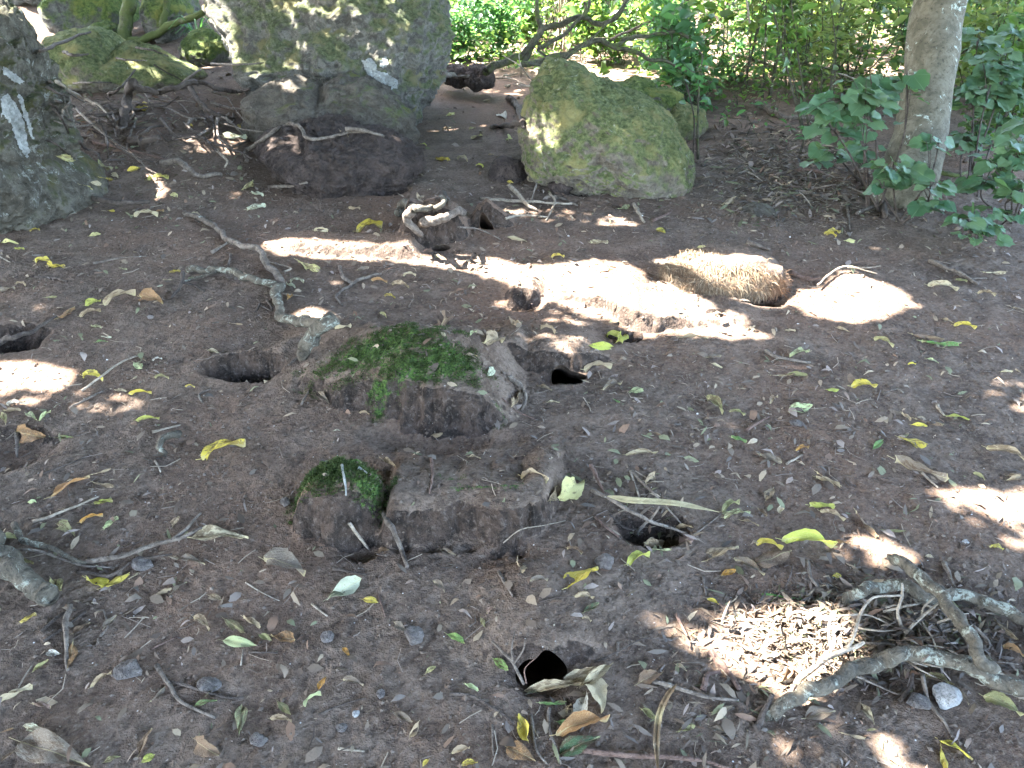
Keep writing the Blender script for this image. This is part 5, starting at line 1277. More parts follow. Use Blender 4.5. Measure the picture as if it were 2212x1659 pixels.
stone(*cp(6, 985, 1185), 30, 16, 'pebble', 'small brown stone below the pale triangular leaf', 13)
stone(*cp(7, 665, 1300), 18, 18, 'pebble', 'little grey stone right of the orange oval leaf', 14)
stone(*cp(7, 470, 1465), 24, 18, 'pebble', 'little brown stone near the bottom left', 15)
stone(*cp(7, 540, 1395), 16, 14, 'pebble_white', 'tiny white stone at the lower left', 16)
stone(*cp(8, 1910, 366), 16, 7, 'pebble_white', 'tiny bright white pebble left of the small bright yellow leaf', 17)

# ------------------------------------------------------------------ litter and crumbs that nobody could count
def density(px, py):
    d = np.full(px.shape, .34)
    def blob(cx, cy, rx, ry, s):
        nonlocal d
        d = d + s * np.exp(-(((px - cx) / rx) ** 2 + ((py - cy) / ry) ** 2))
    blob(1900, 1330, 330, 150, 1.1); blob(1800, 950, 500, 120, .45); blob(1720, 410, 200, 80, 1.0); blob(1500, 1580, 350, 120, .7); blob(250, 1300, 330, 200, .5)
    blob(300, 950, 300, 70, .4); blob(1000, 630, 260, 70, .7); blob(1400, 1080, 220, 110, .5); blob(300, 400, 300, 100, .6); blob(1750, 330, 250, 120, .8); blob(1650, 870, 500, 130, .35); blob(1250, 440, 200, 40, .6)
    blob(250, 130, 300, 90, 1.2); blob(150, 1120, 200, 80, .4); blob(900, 1600, 500, 90, .2)
    blob(600, 900, 260, 70, -.30); blob(900, 1010, 250, 40, -.22); blob(1000, 1270, 200, 70, -.12); blob(560, 1030, 200, 60, -.2); blob(1550, 370, 60, 60, -.5)
    return np.clip(d, .02, 2.2)
def scatter_xy(n, xr, yr, seed):
    r = np.random.default_rng(seed)
    x = r.uniform(*xr, n); y = r.uniform(*yr, n)
    z = hz(x, y)
    v = np.stack([x, y, z], 1) - CAM
    dpt = v @ FWD
    px = 1106 + F * (v @ RGT) / np.maximum(dpt, .1); py = 829.5 - F * (v @ UPV) / np.maximum(dpt, .1)
    ok = r.uniform(0, 2.2, n) < density(px, py) * (1 + .7 * n2(x, y, 3.0, 2, 31))
    x, y, z = x[ok], y[ok], z[ok]
    ok = clear(x, y) & (tangent(x, y)[:, 2] > .72)
    return x[ok], y[ok], z[ok]
def clear(x, y):
    m = np.ones(len(x), bool)
    for (px, py, a, b, *_) in CUTS:
        cx, cy = G(px, py)
        m &= ((x - cx) / (a * 1.3)) ** 2 + ((y - cy) / (b * 1.35)) ** 2 > 1
    return m
def tangent(x, y):
    e = .012
    gx_ = (hz(x + e, y) - hz(x - e, y)) / (2 * e); gy_ = (hz(x, y + e) - hz(x, y - e)) / (2 * e)
    n = np.stack([-gx_, -gy_, np.ones_like(x)], 1)
    return n / np.linalg.norm(n, axis=1)[:, None]
PAL = np.array([(.12, .088, .064), (.17, .126, .090), (.23, .175, .122), (.085, .060, .044), (.15, .120, .094), (.32, .25, .17), (.17, .105, .07), (.16, .16, .09), (.12, .10, .085), (.25, .2, .17)])
def litter(name, n, xr, yr, lmin, lmax, seed, label, mat='litter', pal=PAL, tiltk=.35):
    x, y, z = scatter_xy(n, xr, yr, seed)
    r = np.random.default_rng(seed + 1)
    n = len(x)
    nrm = tangent(x, y)
    nrm = nrm + r.normal(0, tiltk, (n, 3)) * np.array([1, 1, 0]); nrm /= np.linalg.norm(nrm, axis=1)[:, None]
    a = r.uniform(0, 2 * math.pi, n)
    d = np.stack([np.cos(a), np.sin(a), np.zeros(n)], 1)
    d -= nrm * (d * nrm).sum(1)[:, None]; d /= np.linalg.norm(d, axis=1)[:, None]
    s = np.cross(nrm, d)
    L = lmin + (lmax - lmin) * r.uniform(0, 1, n) ** 2.2; w = L * r.uniform(.10, .5, n) * .5
    c = np.stack([x, y, z + .0015 + L * .06], 1)
    bend = r.normal(.10, .16, n) * L
    tpl = [(-.5, 0, 0), (-.2, 1, .6), (-.2, -1, .6), (.15, 1, 1), (.15, -1, 1), (.5, 0, .2)]
    vs = []
    for (t, q, b) in tpl:
        wj = w * r.uniform(.7, 1.25, n)
        vs.append(c + d * (t * L)[:, None] + s * (q * wj)[:, None] + nrm * (b * bend)[:, None])
    v = np.stack(vs, 1).reshape(-1, 3)
    o = (np.arange(n) * 6)[:, None]
    tri_ = np.array([(0, 2, 1), (1, 2, 4), (1, 4, 3), (3, 4, 5)])
    f = (o[:, None, :] + tri_[None]).reshape(-1, 3)
    me = mesh_np(name, v, f, True)
    cidx = r.integers(0, len(pal), n)
    cc = pal[cidx] * r.uniform(.7, 1.25, (n, 1))
    colattr(me, 'tint', np.repeat(cc, 6, 0))
    ob = link(name, me, M[mat])
    tag(ob, label, 'litter', kind='stuff')
litter('leaf_litter', 46000, (-2.6, 2.8), (.75, 4.6), .006, .050, 41, 'small dry leaf fragments strewn over the bare soil')
litter('leaf_litter', 30000, (-7, 8), (4.4, 13), .02, .075, 42, 'brown leaf litter over the ground under the far undergrowth', tiltk=.5)
litter('leaf_litter', 9000, (-4.5, 4.5), (-1.2, 1.0), .01, .045, 44, 'dry leaf fragments on the soil under the camera')
# a denser heap in the sunlit twig pile
def heap(px, py, rx, ry, n, hgt, seed, sc=1.0):
    r = np.random.default_rng(seed)
    qx = px + r.normal(0, rx, n); qy = py + r.normal(0, ry, n)
    P = []
    for a, b in zip(qx, qy):
        l, nn, ds = hit(a, b, True)
        P.append(l[:])
    P = np.array(P)
    e = np.exp(-(((qx - px) / rx) ** 2 + ((qy - py) / ry) ** 2) * .5)
    P[:, 2] += r.uniform(0, 1, n) * hgt * e
    L = sc * (.006 + .046 * r.uniform(0, 1, n) ** 2.6); w = L * r.uniform(.05, .24, n) * .5
    nrm = np.array([0, 0, 1.]) + r.normal(0, .45, (n, 3)); nrm /= np.linalg.norm(nrm, axis=1)[:, None]
    a = r.normal(.2, 1.0, n)
    d = np.stack([np.cos(a), np.sin(a), np.zeros(n)], 1); d -= nrm * (d * nrm).sum(1)[:, None]; d /= np.linalg.norm(d, axis=1)[:, None]
    s = np.cross(nrm, d)
    vs = [P + d * (t * L)[:, None] + s * (q * w)[:, None] + nrm * (b * .1 * L)[:, None] for t, q, b in [(-.5, 0, 0), (-.2, 1, .6), (-.2, -1, .6), (.15, 1, 1), (.15, -1, 1), (.5, 0, .2)]]
    v = np.stack(vs, 1).reshape(-1, 3)
    f = ((np.arange(n) * 6)[:, None, None] + np.array([(0, 2, 1), (1, 2, 4), (1, 4, 3), (3, 4, 5)])[None]).reshape(-1, 3)
    me = mesh_np('leaf_heap', v, f)
    colattr(me, 'tint', np.repeat(PAL[r.integers(0, len(PAL), n)] * r.uniform(.4, 1.1, (n, 1)), 6, 0))
    return link('leaf_litter', me, M['litter'])
tag(heap(1860, 1370, 150, 54, 7500, .045, 1), 'heap of narrow dry leaves in sun under the twig pile', 'litter', kind='stuff')
tag(heap(1710, 400, 110, 45, 3000, .02, 4, 1.8), 'tan dry leaves heaped on the ground left of the grey tree', 'litter', kind='stuff')
tag(heap(1650, 320, 110, 40, 2200, .02, 5, 1.9), 'dry leaves drifted behind the green boulder', 'litter', kind='stuff')
tag(heap(230, 250, 140, 60, 2600, .03, 6, 1.8), 'dark leaf debris caught among the roots of the bank', 'litter', kind='stuff')
tag(heap(1420, 1130, 60, 40, 260, .02, 2), 'dry leaves caught around the twiggy burrow', 'litter', kind='stuff')
tag(heap(1540, 1560, 150, 60, 260, .012, 3), 'dry leaves heaped near the bottom edge', 'litter', kind='stuff')
def crumbs(name, n, xr, yr, smin, smax, seed, label):
    r = np.random.default_rng(seed)
    x = r.uniform(*xr, n); y = r.uniform(*yr, n)
    ok = r.uniform(0, 1, n) < .55 + .8 * n2(x, y, 2.2, 2, 77)
    ok &= clear(x, y)
    x, y = x[ok], y[ok]; n = len(x)
    z = hz(x, y)
    s = smin + (smax - smin) * r.uniform(0, 1, n) ** 6
    base = np.array([(1, 0, 0), (-1, 0, 0), (0, 1, 0), (0, -1, 0), (0, 0, 1), (0, 0, -1)], float)
    v = base[None] * s[:, None, None] * r.uniform(.55, 1.2, (n, 6, 1)) * np.array([1, 1, .7])
    a = r.uniform(0, 6.28, n)
    ca, sa = np.cos(a)[:, None], np.sin(a)[:, None]
    vx = v[:, :, 0] * ca - v[:, :, 1] * sa; vy = v[:, :, 0] * sa + v[:, :, 1] * ca
    v = np.stack([vx + x[:, None], vy + y[:, None], v[:, :, 2] + (z + s * .25)[:, None]], -1).reshape(-1, 3)
    tr_ = np.array([(0, 2, 4), (2, 1, 4), (1, 3, 4), (3, 0, 4), (2, 0, 5), (1, 2, 5), (3, 1, 5), (0, 3, 5)])
    f = ((np.arange(n) * 6)[:, None, None] + tr_[None]).reshape(-1, 3)
    me = mesh_np(name, v, f, False)
    pal = np.array([(.090, .065, .049), (.110, .081, .061), (.066, .047, .036), (.125, .095, .073), (.105, .071, .052), (.14, .110, .087)])
    cc = pal[r.integers(0, len(pal), n)]
    wh = r.uniform(0, 1, n) < .004
    cc[wh] = (.5, .48, .44)
    colattr(me, 'tint', np.repeat(cc, 6, 0))
    tag(link(name, me, M['crumb']), label, 'soil crumbs', kind='stuff')
M['crumb'] = attr_leaf_material('soil_crumb', 0, .95)
crumbs('soil_crumbs', 60000, (-1.7, 1.7), (.75, 3.0), .0010, .0072, 51, 'loose crumbs of dark soil and grit on the near ground')
crumbs('soil_crumbs', 16000, (-2.8, 2.8), (3.0, 5.0), .003, .010, 52, 'loose crumbs of soil on the ground before the boulders')
# twiglets
def twiglets(n, seed):
    x, y, z = scatter_xy(n, (-2.6, 2.8), (.75, 5.0), seed)
    r = np.random.default_rng(seed)
    n = len(x)
    a = r.uniform(0, 6.28, n)
    L = .015 + .07 * r.uniform(0, 1, n) ** 2; rad = r.uniform(.0006, .0018, n)
    d = np.stack([np.cos(a), np.sin(a), r.normal(0, .10, n)], 1)
    s = np.stack([-np.sin(a), np.cos(a), np.zeros(n)], 1); u = np.array([0, 0, 1.0])
    c = np.stack([x, y, z + rad + .002], 1)
    kink = r.normal(0, .12, n) * L
    vs = []
    for t, kk in ((-.5, 0), (0, 1), (.5, 0)):
        pc = c + d * (t * L)[:, None] + s * (kk * kink)[:, None]
        zc = hz(pc[:, 0], pc[:, 1]) + rad + .001
        pc[:, 2] = np.maximum(pc[:, 2], zc)
        for q in range(3):
            an = q * 2.094
            vs.append(pc + s * (math.cos(an) * rad)[:, None] + u * (math.sin(an) * rad)[:, None])
    v = np.stack(vs, 1).reshape(-1, 3)
    fl = []
    for k in range(2):
        for q in range(3):
            fl.append((k * 3 + q, k * 3 + (q + 1) % 3, k * 3 + 3 + (q + 1) % 3, k * 3 + 3 + q))
    f = ((np.arange(n) * 9)[:, None, None] + np.array(fl)[None]).reshape(-1, 4)
    me = mesh_np('twig_bits', v, f)
    pal = np.array([(.10, .075, .06), (.17, .135, .11), (.07, .05, .04), (.26, .21, .16)])
    colattr(me, 'tint', np.repeat(pal[r.integers(0, 4, n)], 9, 0))
    tag(link('twig_bits', me, M['crumb']), 'tiny twig bits scattered over the soil', 'litter', kind='stuff')
twiglets(9000, 61)

# moss blades on the mounds
def moss_blades(n, boxes, label, seed, size=.006):
    r = np.random.default_rng(seed)
    x = np.concatenate([r.uniform(b[0], b[2], n // len(boxes)) for b in boxes]); y = np.concatenate([r.uniform(b[1], b[3], n // len(boxes)) for b in boxes])
    i = np.clip(np.searchsorted(gxs, x), 0, len(gxs) - 1); j = np.clip(np.searchsorted(gys, y), 0, len(gys) - 1)
    m = moss[j, i] + 1.3 * n2(x, y, 24, 3, 5) + r.normal(0, .10, len(x))
    ok = (m > .58) & (moss[j, i] > .2)
    i, j = i[ok], j[ok]
    n = len(i)
    c = V.reshape(ny_, nx_, 3)[j, i] + r.normal(0, .004, (n, 3)) * np.array([1, 1, .4])
    nr = tangent(c[:, 0], c[:, 1]) + r.normal(0, .5, (n, 3)); nr /= np.linalg.norm(nr, axis=1)[:, None]
    h = size * r.uniform(.4, 1.3, n)
    a = np.cross(nr, r.normal(size=(n, 3))); a /= np.linalg.norm(a, axis=1)[:, None]
    v = np.stack([c - a * (h * .35)[:, None], c + a * (h * .35)[:, None], c + nr * h[:, None]], 1).reshape(-1, 3)
    me = mesh_np('moss', v, np.arange(3 * n).reshape(-1, 3), False)
    tag(link('moss', me, M['moss']), label, 'moss', kind='stuff')
a0 = G(640, 1000); 
moss_blades(170000, [(-.75, 1.95, .10, 2.75)], 'green moss growing over the top of the big mound', 71, .0048)
moss_blades(60000, [(kx - .15, ky - .15, kx + .15, ky + .16)], 'bright green moss capping the small knob', 72, .0045)
moss_blades(20000, [(-.3, 1.5, .25, 1.95)], 'thin dull moss along the edge of the bank', 73, .0045)
stick('stick', 7, [(470, 172, .004), (484, 235, .006), (492, 320, .006)], 3.2, 'lichen', 'white crusted twig lying down the front of the mossy knob', 'twig')
stick('stick', 7, [(552, 185, .003), (595, 212, .003)], 4.0, 'lichen', 'short white crusted twig on top of the mossy knob', 'twig')

# ------------------------------------------------------------------ straw clump in the sun
def straw_clump():
    l, n, ds = hit(1565, 628, True)
    dep = (np.array(l) - CAM) @ FWD
    C = at(1560, 596, dep + .10)
    root = empty('straw_clump', tuple(C))
    v, f = ICO[5]
    sx = 132 * dep / F
    q = v * np.array([sx, .17, .105])
    q *= 1 + (fbm(v * 2.2, 3, 4) * .22)[:, None]
    q[:, 2] -= .06 * (q[:, 0] / sx) * -1 * .3
    link('core', mesh_np('core', q, f), M['soil'], root)
    r = np.random.default_rng(9)
    k = 24000
    d = r.normal(size=(k, 3)); d[:, 2] = np.abs(d[:, 2]) * 1.0 - .25; d /= np.linalg.norm(d, axis=1)[:, None]
    b = d * np.array([sx, .17, .095]) * (1 + fbm(d * 2.2, 3, 4) * .22)[:, None]
    nr = d / np.array([sx, .17, .105]); nr /= np.linalg.norm(nr, axis=1)[:, None]
    flow = np.stack([.15 + .5 * d[:, 0], -.30 + r.normal(0, .3, k), -.55 + r.normal(0, .2, k)], 1) + r.normal(0, .5, (k, 3))
    t = flow + nr * .2; t -= nr * (t * nr).sum(1)[:, None] * .75; t /= np.linalg.norm(t, axis=1)[:, None]
    L = r.uniform(.015, .06, k)
    sd = np.cross(t, nr); sd /= np.linalg.norm(sd, axis=1)[:, None]
    w = r.uniform(.0005, .0016, k)
    p1 = b + t * (L * .5)[:, None] + nr * (L * .12)[:, None]
    p2 = b + t * L[:, None] - np.array([0, 0, 1]) * (L * .22)[:, None]
    v = np.stack([b - sd * w[:, None], b + sd * w[:, None], p1 - sd * w[:, None], p1 + sd * w[:, None], p2], 1).reshape(-1, 3)
    o = (np.arange(k) * 5)[:, None, None]
    f = (o + np.array([(0, 1, 3), (0, 3, 2), (2, 3, 4)])[None]).reshape(-1, 3)
    me = mesh_np('fibres', v, f)
    pal = np.array([(.17, .125, .08), (.12, .085, .055), (.23, .18, .12), (.07, .048, .033), (.15, .09, .05)])
    cc = pal[r.integers(0, 5, k)]
    redden = np.clip((d[:, 0] - .45) * 2.6, 0, 1)[:, None]
    redden = redden * np.clip(.75 - d[:, 2] * 1.3, 0, 1)[:, None]
    cc = cc * (1 - redden) + np.array([.17, .075, .03]) * redden
    colattr(me, 'tint', np.repeat(cc, 5, 0))
    fb = link('fibres', me, M['fibre'], root)
    fb['kind'] = 'stuff'
    tag(root, 'rounded clump of tan and orange straw fibres half lit by the sun', 'straw clump')
    BVHS.append(BVHTree.FromPolygons((q + C).tolist(), ICO[5][1].tolist(), all_triangles=True))
straw_clump()

# ------------------------------------------------------------------ living plants
def heart_mesh(seed=0):
    n = 26
    vs = [(.42, 0, -.03)]
    for ring in (.55, 1.0):
        for k in range(n):
            a = 2 * math.pi * k / n
            rr = (1 + (.045 * math.sin(a * 8 + seed) + .03 * math.sin(a * 13 + 2 * seed)) * (ring > .9))
            x = .5 + .50 * math.cos(a) * rr; y = .52 * math.sin(a) * (1 - .20 * math.cos(a)) * rr
            if abs(k - n / 2) < 1.5: x += .16 - .07 * abs(k - n / 2)
            if k == 0: x += .12
            x = .42 + (x - .42) * ring; y *= ring
            vs.append((x, y, .12 * abs(y) - .14 * (x - .4) ** 2 + (.035 * math.sin(a * 5 + seed) if ring > .9 else 0)))
    fs = [(0, 1 + k, 1 + (k + 1) % n) for k in range(n)] + [(1 + k, 1 + n + k, 1 + n + (k + 1) % n, 1 + (k + 1) % n) for k in range(n)]
    me = mesh_np('heart_blade', np.array(vs), fs)
    me.materials.append(M['kawa'])
    return me
HEARTS = [heart_mesh(q) for q in range(4)]
def shrub(base_px, blobs, label, leaf_px=(28, 46), seed=0, base_depth=None):
    """blobs: (px, py, rx, ry, depth, count) of heart shaped leaves on branching stems"""
    r = random.Random(seed)
    l, n, ds = hit(*base_px, True)
    root = empty('heart_leaved_shrub', l)
    base = np.array(l)
    geos = []
    for (bx, by, rx, ry, dep, cnt) in blobs:
        cen = at(bx, by, dep)
        s0 = base + np.array([r.uniform(-.04, .04), r.uniform(-.04, .04), -.01])
        mid = (s0 + cen) / 2 + np.array([r.uniform(-.06, .06), r.uniform(-.05, .05), r.uniform(0, .06)])
        main = catmull(np.array([s0, mid, cen]), 14)
        geos.append(tube_geo(main, np.linspace(.006, .0028, len(main)), 5, seed, .15))
        subs = []
        for q in range(max(3, cnt // 5)):
            k = r.randint(len(main) // 2, len(main) - 1)
            a0_ = main[k]
            e = at(bx + r.uniform(-1, 1) * rx, by + r.uniform(-1, 1) * ry, dep + r.uniform(-.10, .12))
            pth = catmull(np.array([a0_, (a0_ + e) / 2 + np.array([0, 0, .02]), e]), 8)
            geos.append(tube_geo(pth, np.linspace(.0026, .0012, len(pth)), 4, seed + q, .1))
            subs.append(pth)
        for q in range(int(cnt * 1.5)):
            pth = r.choice(subs); k = r.randint(1, len(pth) - 1)
            a0_ = pth[k]
            az = r.uniform(0, 2 * math.pi)
            outd = np.array([math.cos(az), math.sin(az), r.uniform(-.1, .5)])
            e = a0_ + outd * r.uniform(.012, .045)
            geos.append(tube_geo(np.array([a0_, (a0_ + e) / 2, e]), np.array([.0009, .0008, .0007]), 3, 0, 0))
            size = (leaf_px[0] * .8 + (leaf_px[1] - leaf_px[0] * .8) * r.random() ** 1.6) * dep / F
            x = Vector((math.cos(az) * .8, math.sin(az) * .8 - .15, r.uniform(-.55, -.05))).normalized()
            up = Vector((r.gauss(0, .3), r.gauss(-.35, .3), 1)).normalized()
            z = (up - x * up.dot(x)).normalized()
            y = z.cross(x)
            o = link('leaf', r.choice(HEARTS), None, root)
            m4 = Matrix((x, y, z)).transposed().to_4x4()
            m4.translation = Vector(e) - l
            o.matrix_local = m4 @ Matrix.Diagonal((size, size * r.uniform(.85, 1.05), size, 1))
    v, f = join_geo(geos)
    link('stem', mesh_np('stem', v - base, f), M['bark_dark'], root)
    tag(root, label, 'shrub')
    return root
shrub((1895, 455), [(1815, 215, 70, 45, 3.75, 34), (1790, 265, 40, 22, 3.7, 12), (1880, 160, 60, 30, 3.9, 20), (1900, 215, 40, 40, 3.8, 14), (1960, 150, 30, 30, 3.9, 6)], 'tall heart leaved shrub spreading left of the grey trunk', (26, 54), 1)
shrub((1850, 395), [(1800, 335, 45, 24, 4.1, 16), (1850, 320, 40, 22, 4.1, 10), (1770, 350, 14, 10, 4.1, 5)], 'low heart leaved sprig on the litter left of the grey trunk', (24, 42), 2)
shrub((1950, 480), [(1930, 350, 60, 30, 3.75, 18), (2010, 380, 60, 34, 3.7, 16), (1905, 405, 20, 20, 3.7, 4), (2000, 440, 40, 18, 3.65, 9), (2030, 300, 30, 24, 3.8, 6)], 'heart leaved shrub growing in front of the grey trunk foot', (26, 48), 3)
shrub((2110, 515), [(2100, 470, 55, 26, 3.5, 22), (2085, 508, 40, 16, 3.5, 12), (2150, 500, 40, 20, 3.5, 12), (2180, 470, 30, 16, 3.6, 8)], 'low heart leaved seedling clump on the soil near the right edge', (20, 38), 4)
shrub((2190, 480), [(2150, 370, 50, 30, 3.7, 22), (2195, 330, 40, 40, 3.7, 20), (2120, 400, 40, 20, 3.7, 12), (2190, 420, 40, 26, 3.6, 18), (2210, 280, 30, 30, 3.8, 14)], 'heart leaved shrub at the right edge behind the seedling clump', (24, 44), 5)
shrub((2090, 420), [(2100, 190, 24, 50, 4.6, 22), (2150, 150, 50, 50, 4.6, 34), (2190, 220, 30, 50, 4.6, 26), (2110, 280, 30, 30, 4.5, 16), (2180, 90, 40, 40, 4.7, 26), (2110, 90, 30, 50, 4.8, 20)], 'tall leafy shrub behind and right of the grey trunk', (22, 42), 6)
shrub((1500, 345), [(1480, 175, 26, 10, 4.8, 3)], 'bare forked sapling right of the green boulder', (20, 30), 7)

# the sunlit sprig lying on the soil
def sprig():
    l, n, ds = hit(*cp(6, 1240, 400))
    root = empty('leafy_sprig', l)
    geos = []
    base = np.array(l)
    for pts in ([(1100, 432), (1180, 362), (1260, 332), (1420, 372)], [(1260, 335), (1340, 340), (1440, 330)]):
        P, r_ = path_on_ground(6, [(a, b, .02) for a, b in pts], 2.6)
        geos.append(tube_geo(P, r_, 5))
    v, f = join_geo(geos)
    link('stem', mesh_np('stem', v - base, f), M['bark_pale'], root)
    r = random.Random(3)
    for (x0, y0, x1, y1, cc) in [(1105, 372, 1225, 335, 'cream'), (1310, 330, 1425, 308, 'cream'), (1190, 430, 1290, 380, 'wgreen'), (1215, 400, 1300, 372, 'wgreen'), (1370, 350, 1430, 345, 'pgreen'), (1400, 405, 1455, 365, 'wgreen'), (1430, 395, 1492, 352, 'wgreen'),
                                 (1300, 420, 1370, 410, 'wgreen'), (1340, 440, 1420, 450, 'white'), (1240, 440, 1330, 445, 'wgreen'), (1380, 380, 1405, 420, 'pgreen'), (1290, 465, 1400, 470, 'cream'), (1400, 452, 1460, 440, 'wgreen')]:
        h0, n0, _ = hit(*cp(6, x0, y0)); h1, n1, _ = hit(*cp(6, x1, y1))
        o = bpy.data.objects.new('leaf', ARCH['ell'][r.randrange(4)])
        col.objects.link(o)
        o.color = (*LC[cc], 1)
        place_leaf(o, h0, h1, (n0 + n1 + Vector((0, -.6, 0))).normalized(), .36, .012)
        mw = o.matrix_world.copy()
        o.parent = root
        o.matrix_parent_inverse = Matrix.Translation(-l)
        o.matrix_world = mw
    tag(root, 'wilted sprig with pale leaves lying in the sun right of the straw clump', 'sprig')
sprig()

# the grey tree
CANOPY_TREES = []
def tree_trunk(name, base, pts, radii, mat, sides=18, seed=1):
    P = catmull(np.array(pts), 46)
    t = np.linspace(0, 1, len(P))
    r = np.interp(t, np.linspace(0, 1, len(radii)), radii)
    v, f = tube_geo(P, r, sides, seed, .05)
    return v, f
l, n, ds = hit(1965, 445, True)
gt = np.array(l)
dep_t = (gt - CAM) @ FWD
tr_root = empty('tree', l)
top1 = at(2050, -20, dep_t + .25); 
w0 = 62 * dep_t / F
pts = [gt + np.array([-.01, .10, -.12]), gt + np.array([0, .10, .06]), at(1985, 300, dep_t + .1), at(2010, 150, dep_t + .1), at(2032, 0, dep_t + .1), at(2032, 0, dep_t + .1) + np.array([.10, 0, .9]), at(2032, 0, dep_t + .1) + np.array([.1, .1, 2.3])]
v, f = tree_trunk('trunk', gt, pts, [w0 * 1.12, w0 * .98, w0 * .90, w0 * .88, w0 * .86, w0 * .8, w0 * .6], 'bark_tree')
link('trunk', mesh_np('trunk', v - gt, f), M['bark_tree'], tr_root)
tag(tr_root, 'grey barked tree with lichen spots leaning right among heart leaved shrubs', 'tree')
BVHS.append(BVHTree.FromPolygons(v.tolist(), [list(q) for q in f]))
CANOPY_TREES.append((tr_root, pts[-1]))

# thin green trunk and slanting branch, upper left
def airtube(name, path, r0, r1, mat, label, cat, kids=(), seed=1, sides=10, root_at=None):
    """path of (px, py, depth) hanging in the air or standing; kids: side branches as parts"""
    W = np.array([at(*p) for p in path])
    P = catmull(W, 10 * (len(W) - 1))
    root = empty(name, tuple(W[0]))
    def add(nm, W_, a, b, sd):
        P_ = catmull(W_, 9 * (len(W_) - 1))
        P_[1:-1] += np.stack([fbm(P_[1:-1] * 9 + sd, 2, sd + k) for k in range(3)], 1) * a * .8
        v_, f_ = tube_geo(P_, np.linspace(a, b, len(P_)), sides, sd, .10)
        link(nm, mesh_np(nm, v_ - W[0], f_), M[mat], root)
    add('trunk' if kids else 'stem', W, r0, r1, seed)
    for i, (kp, a, b) in enumerate(kids): add('branch', np.array([at(*p) for p in kp]), a, b, seed + i + 3)
    tag(root, label, cat)
    return root
dm = 6.9
airtube('tree', [(266, 100, dm), (272, 50, dm), (282, -10, dm), (290, -120, dm), (300, -400, dm)], .062, .05, 'bark_green', 'thin green mossy trunk standing behind the low mossy boulder', 'tree',
        kids=[([(270, 92, dm), (325, 78, dm), (385, 45, dm - .1), (455, 18, dm - .2), (560, -40, dm - .2)], .036, .022), ([(350, 60, dm), (357, 20, dm), (362, -60, dm)], .03, .026)])
# gnarled branches in the air at the back
Q = lambda L, d: [(*cp(2, a, b), d + (c[0] if c else 0)) for a, b, *c in L]
D2 = 6.1
airtube('fallen_branch', Q([(900, 408), (1000, 365), (1090, 322), (1130, 280), (1180, 220), (1230, 168), (1330, 145), (1450, 105), (1560, 130), (1640, 92), (1700, 10), (1730, -80)], D2), .030, .014, 'bark_air',
        'gnarled bare branch forking in the air above the green boulder', 'branch', kids=[
        (Q([(1180, 222), (1222, 180), (1200, 90), (1190, 0), (1180, -80)], D2), .022, .014),
        (Q([(1195, 272), (1330, 210), (1420, 122), (1482, 60), (1492, -40)], D2 - .1), .017, .010),
        (Q([(1100, 362), (1250, 335), (1340, 315), (1440, 262), (1550, 226), (1620, 250), (1720, 222), (1800, 200), (1960, 185), (2050, 218)], D2 - .2), .024, .012),
        (Q([(1555, 228), (1640, 270), (1760, 300), (1830, 340), (1950, 352), (2040, 405)], D2 - .2), .020, .009),
        (Q([(1190, 280), (1250, 322), (1350, 345), (1460, 385)], D2 - .1), .010, .006),
        (Q([(1450, 105), (1470, 60), (1460, 10)], D2), .016, .010),
        (Q([(1110, 360), (1140, 310), (1180, 225)], D2), .024, .020),
        (Q([(1340, 345), (1480, 240), (1620, 100), (1720, -20)], D2 - .4), .009, .006)], sides=8)
# broken stump where it starts
boulder('stump', [(1000, 165), (1008, 148), (1035, 143), (1062, 150), (1066, 185), (1045, 195), (1018, 192)], (1035, 170), 6.2, .16, 'rock_brown', 'dark broken stump at the foot of the gnarled branch', 'stump', sub=5, rough=.12, seed=21, facets=6)
boulder('stone', [(955, 150), (985, 140), (1010, 150), (1012, 178), (975, 185), (955, 175)], (985, 163), 6.3, .15, 'rock_brown', 'brown earthy lump left of the broken stump', 'stone', sub=5, rough=.12, seed=22, facets=6)
stick('stick', 2, [(1108, 355, .1), (1100, 445)], 4.5, 'bark_pale', 'short pale stick propped under the gnarled branch', 'stick')
stick('stick', 2, [(650, 420), (730, 435, .02), (800, 432, .03)], 6, 'bark', 'brown log left of the broken stump', 'log')
for i_, p_ in enumerate([[(960, 440), (1050, 450), (1120, 480)], [(1000, 430), (1080, 420), (1140, 425)], [(1010, 490), (1080, 480), (1150, 492)], [(820, 350), (900, 360), (1010, 350)]]):
    stick('stick', 2, [(a, b, .01) for a, b in p_], 2.5, 'bark_pale', 'thin pale stick in the litter around the broken stump', 'stick', 'pale sticks around the broken stump')

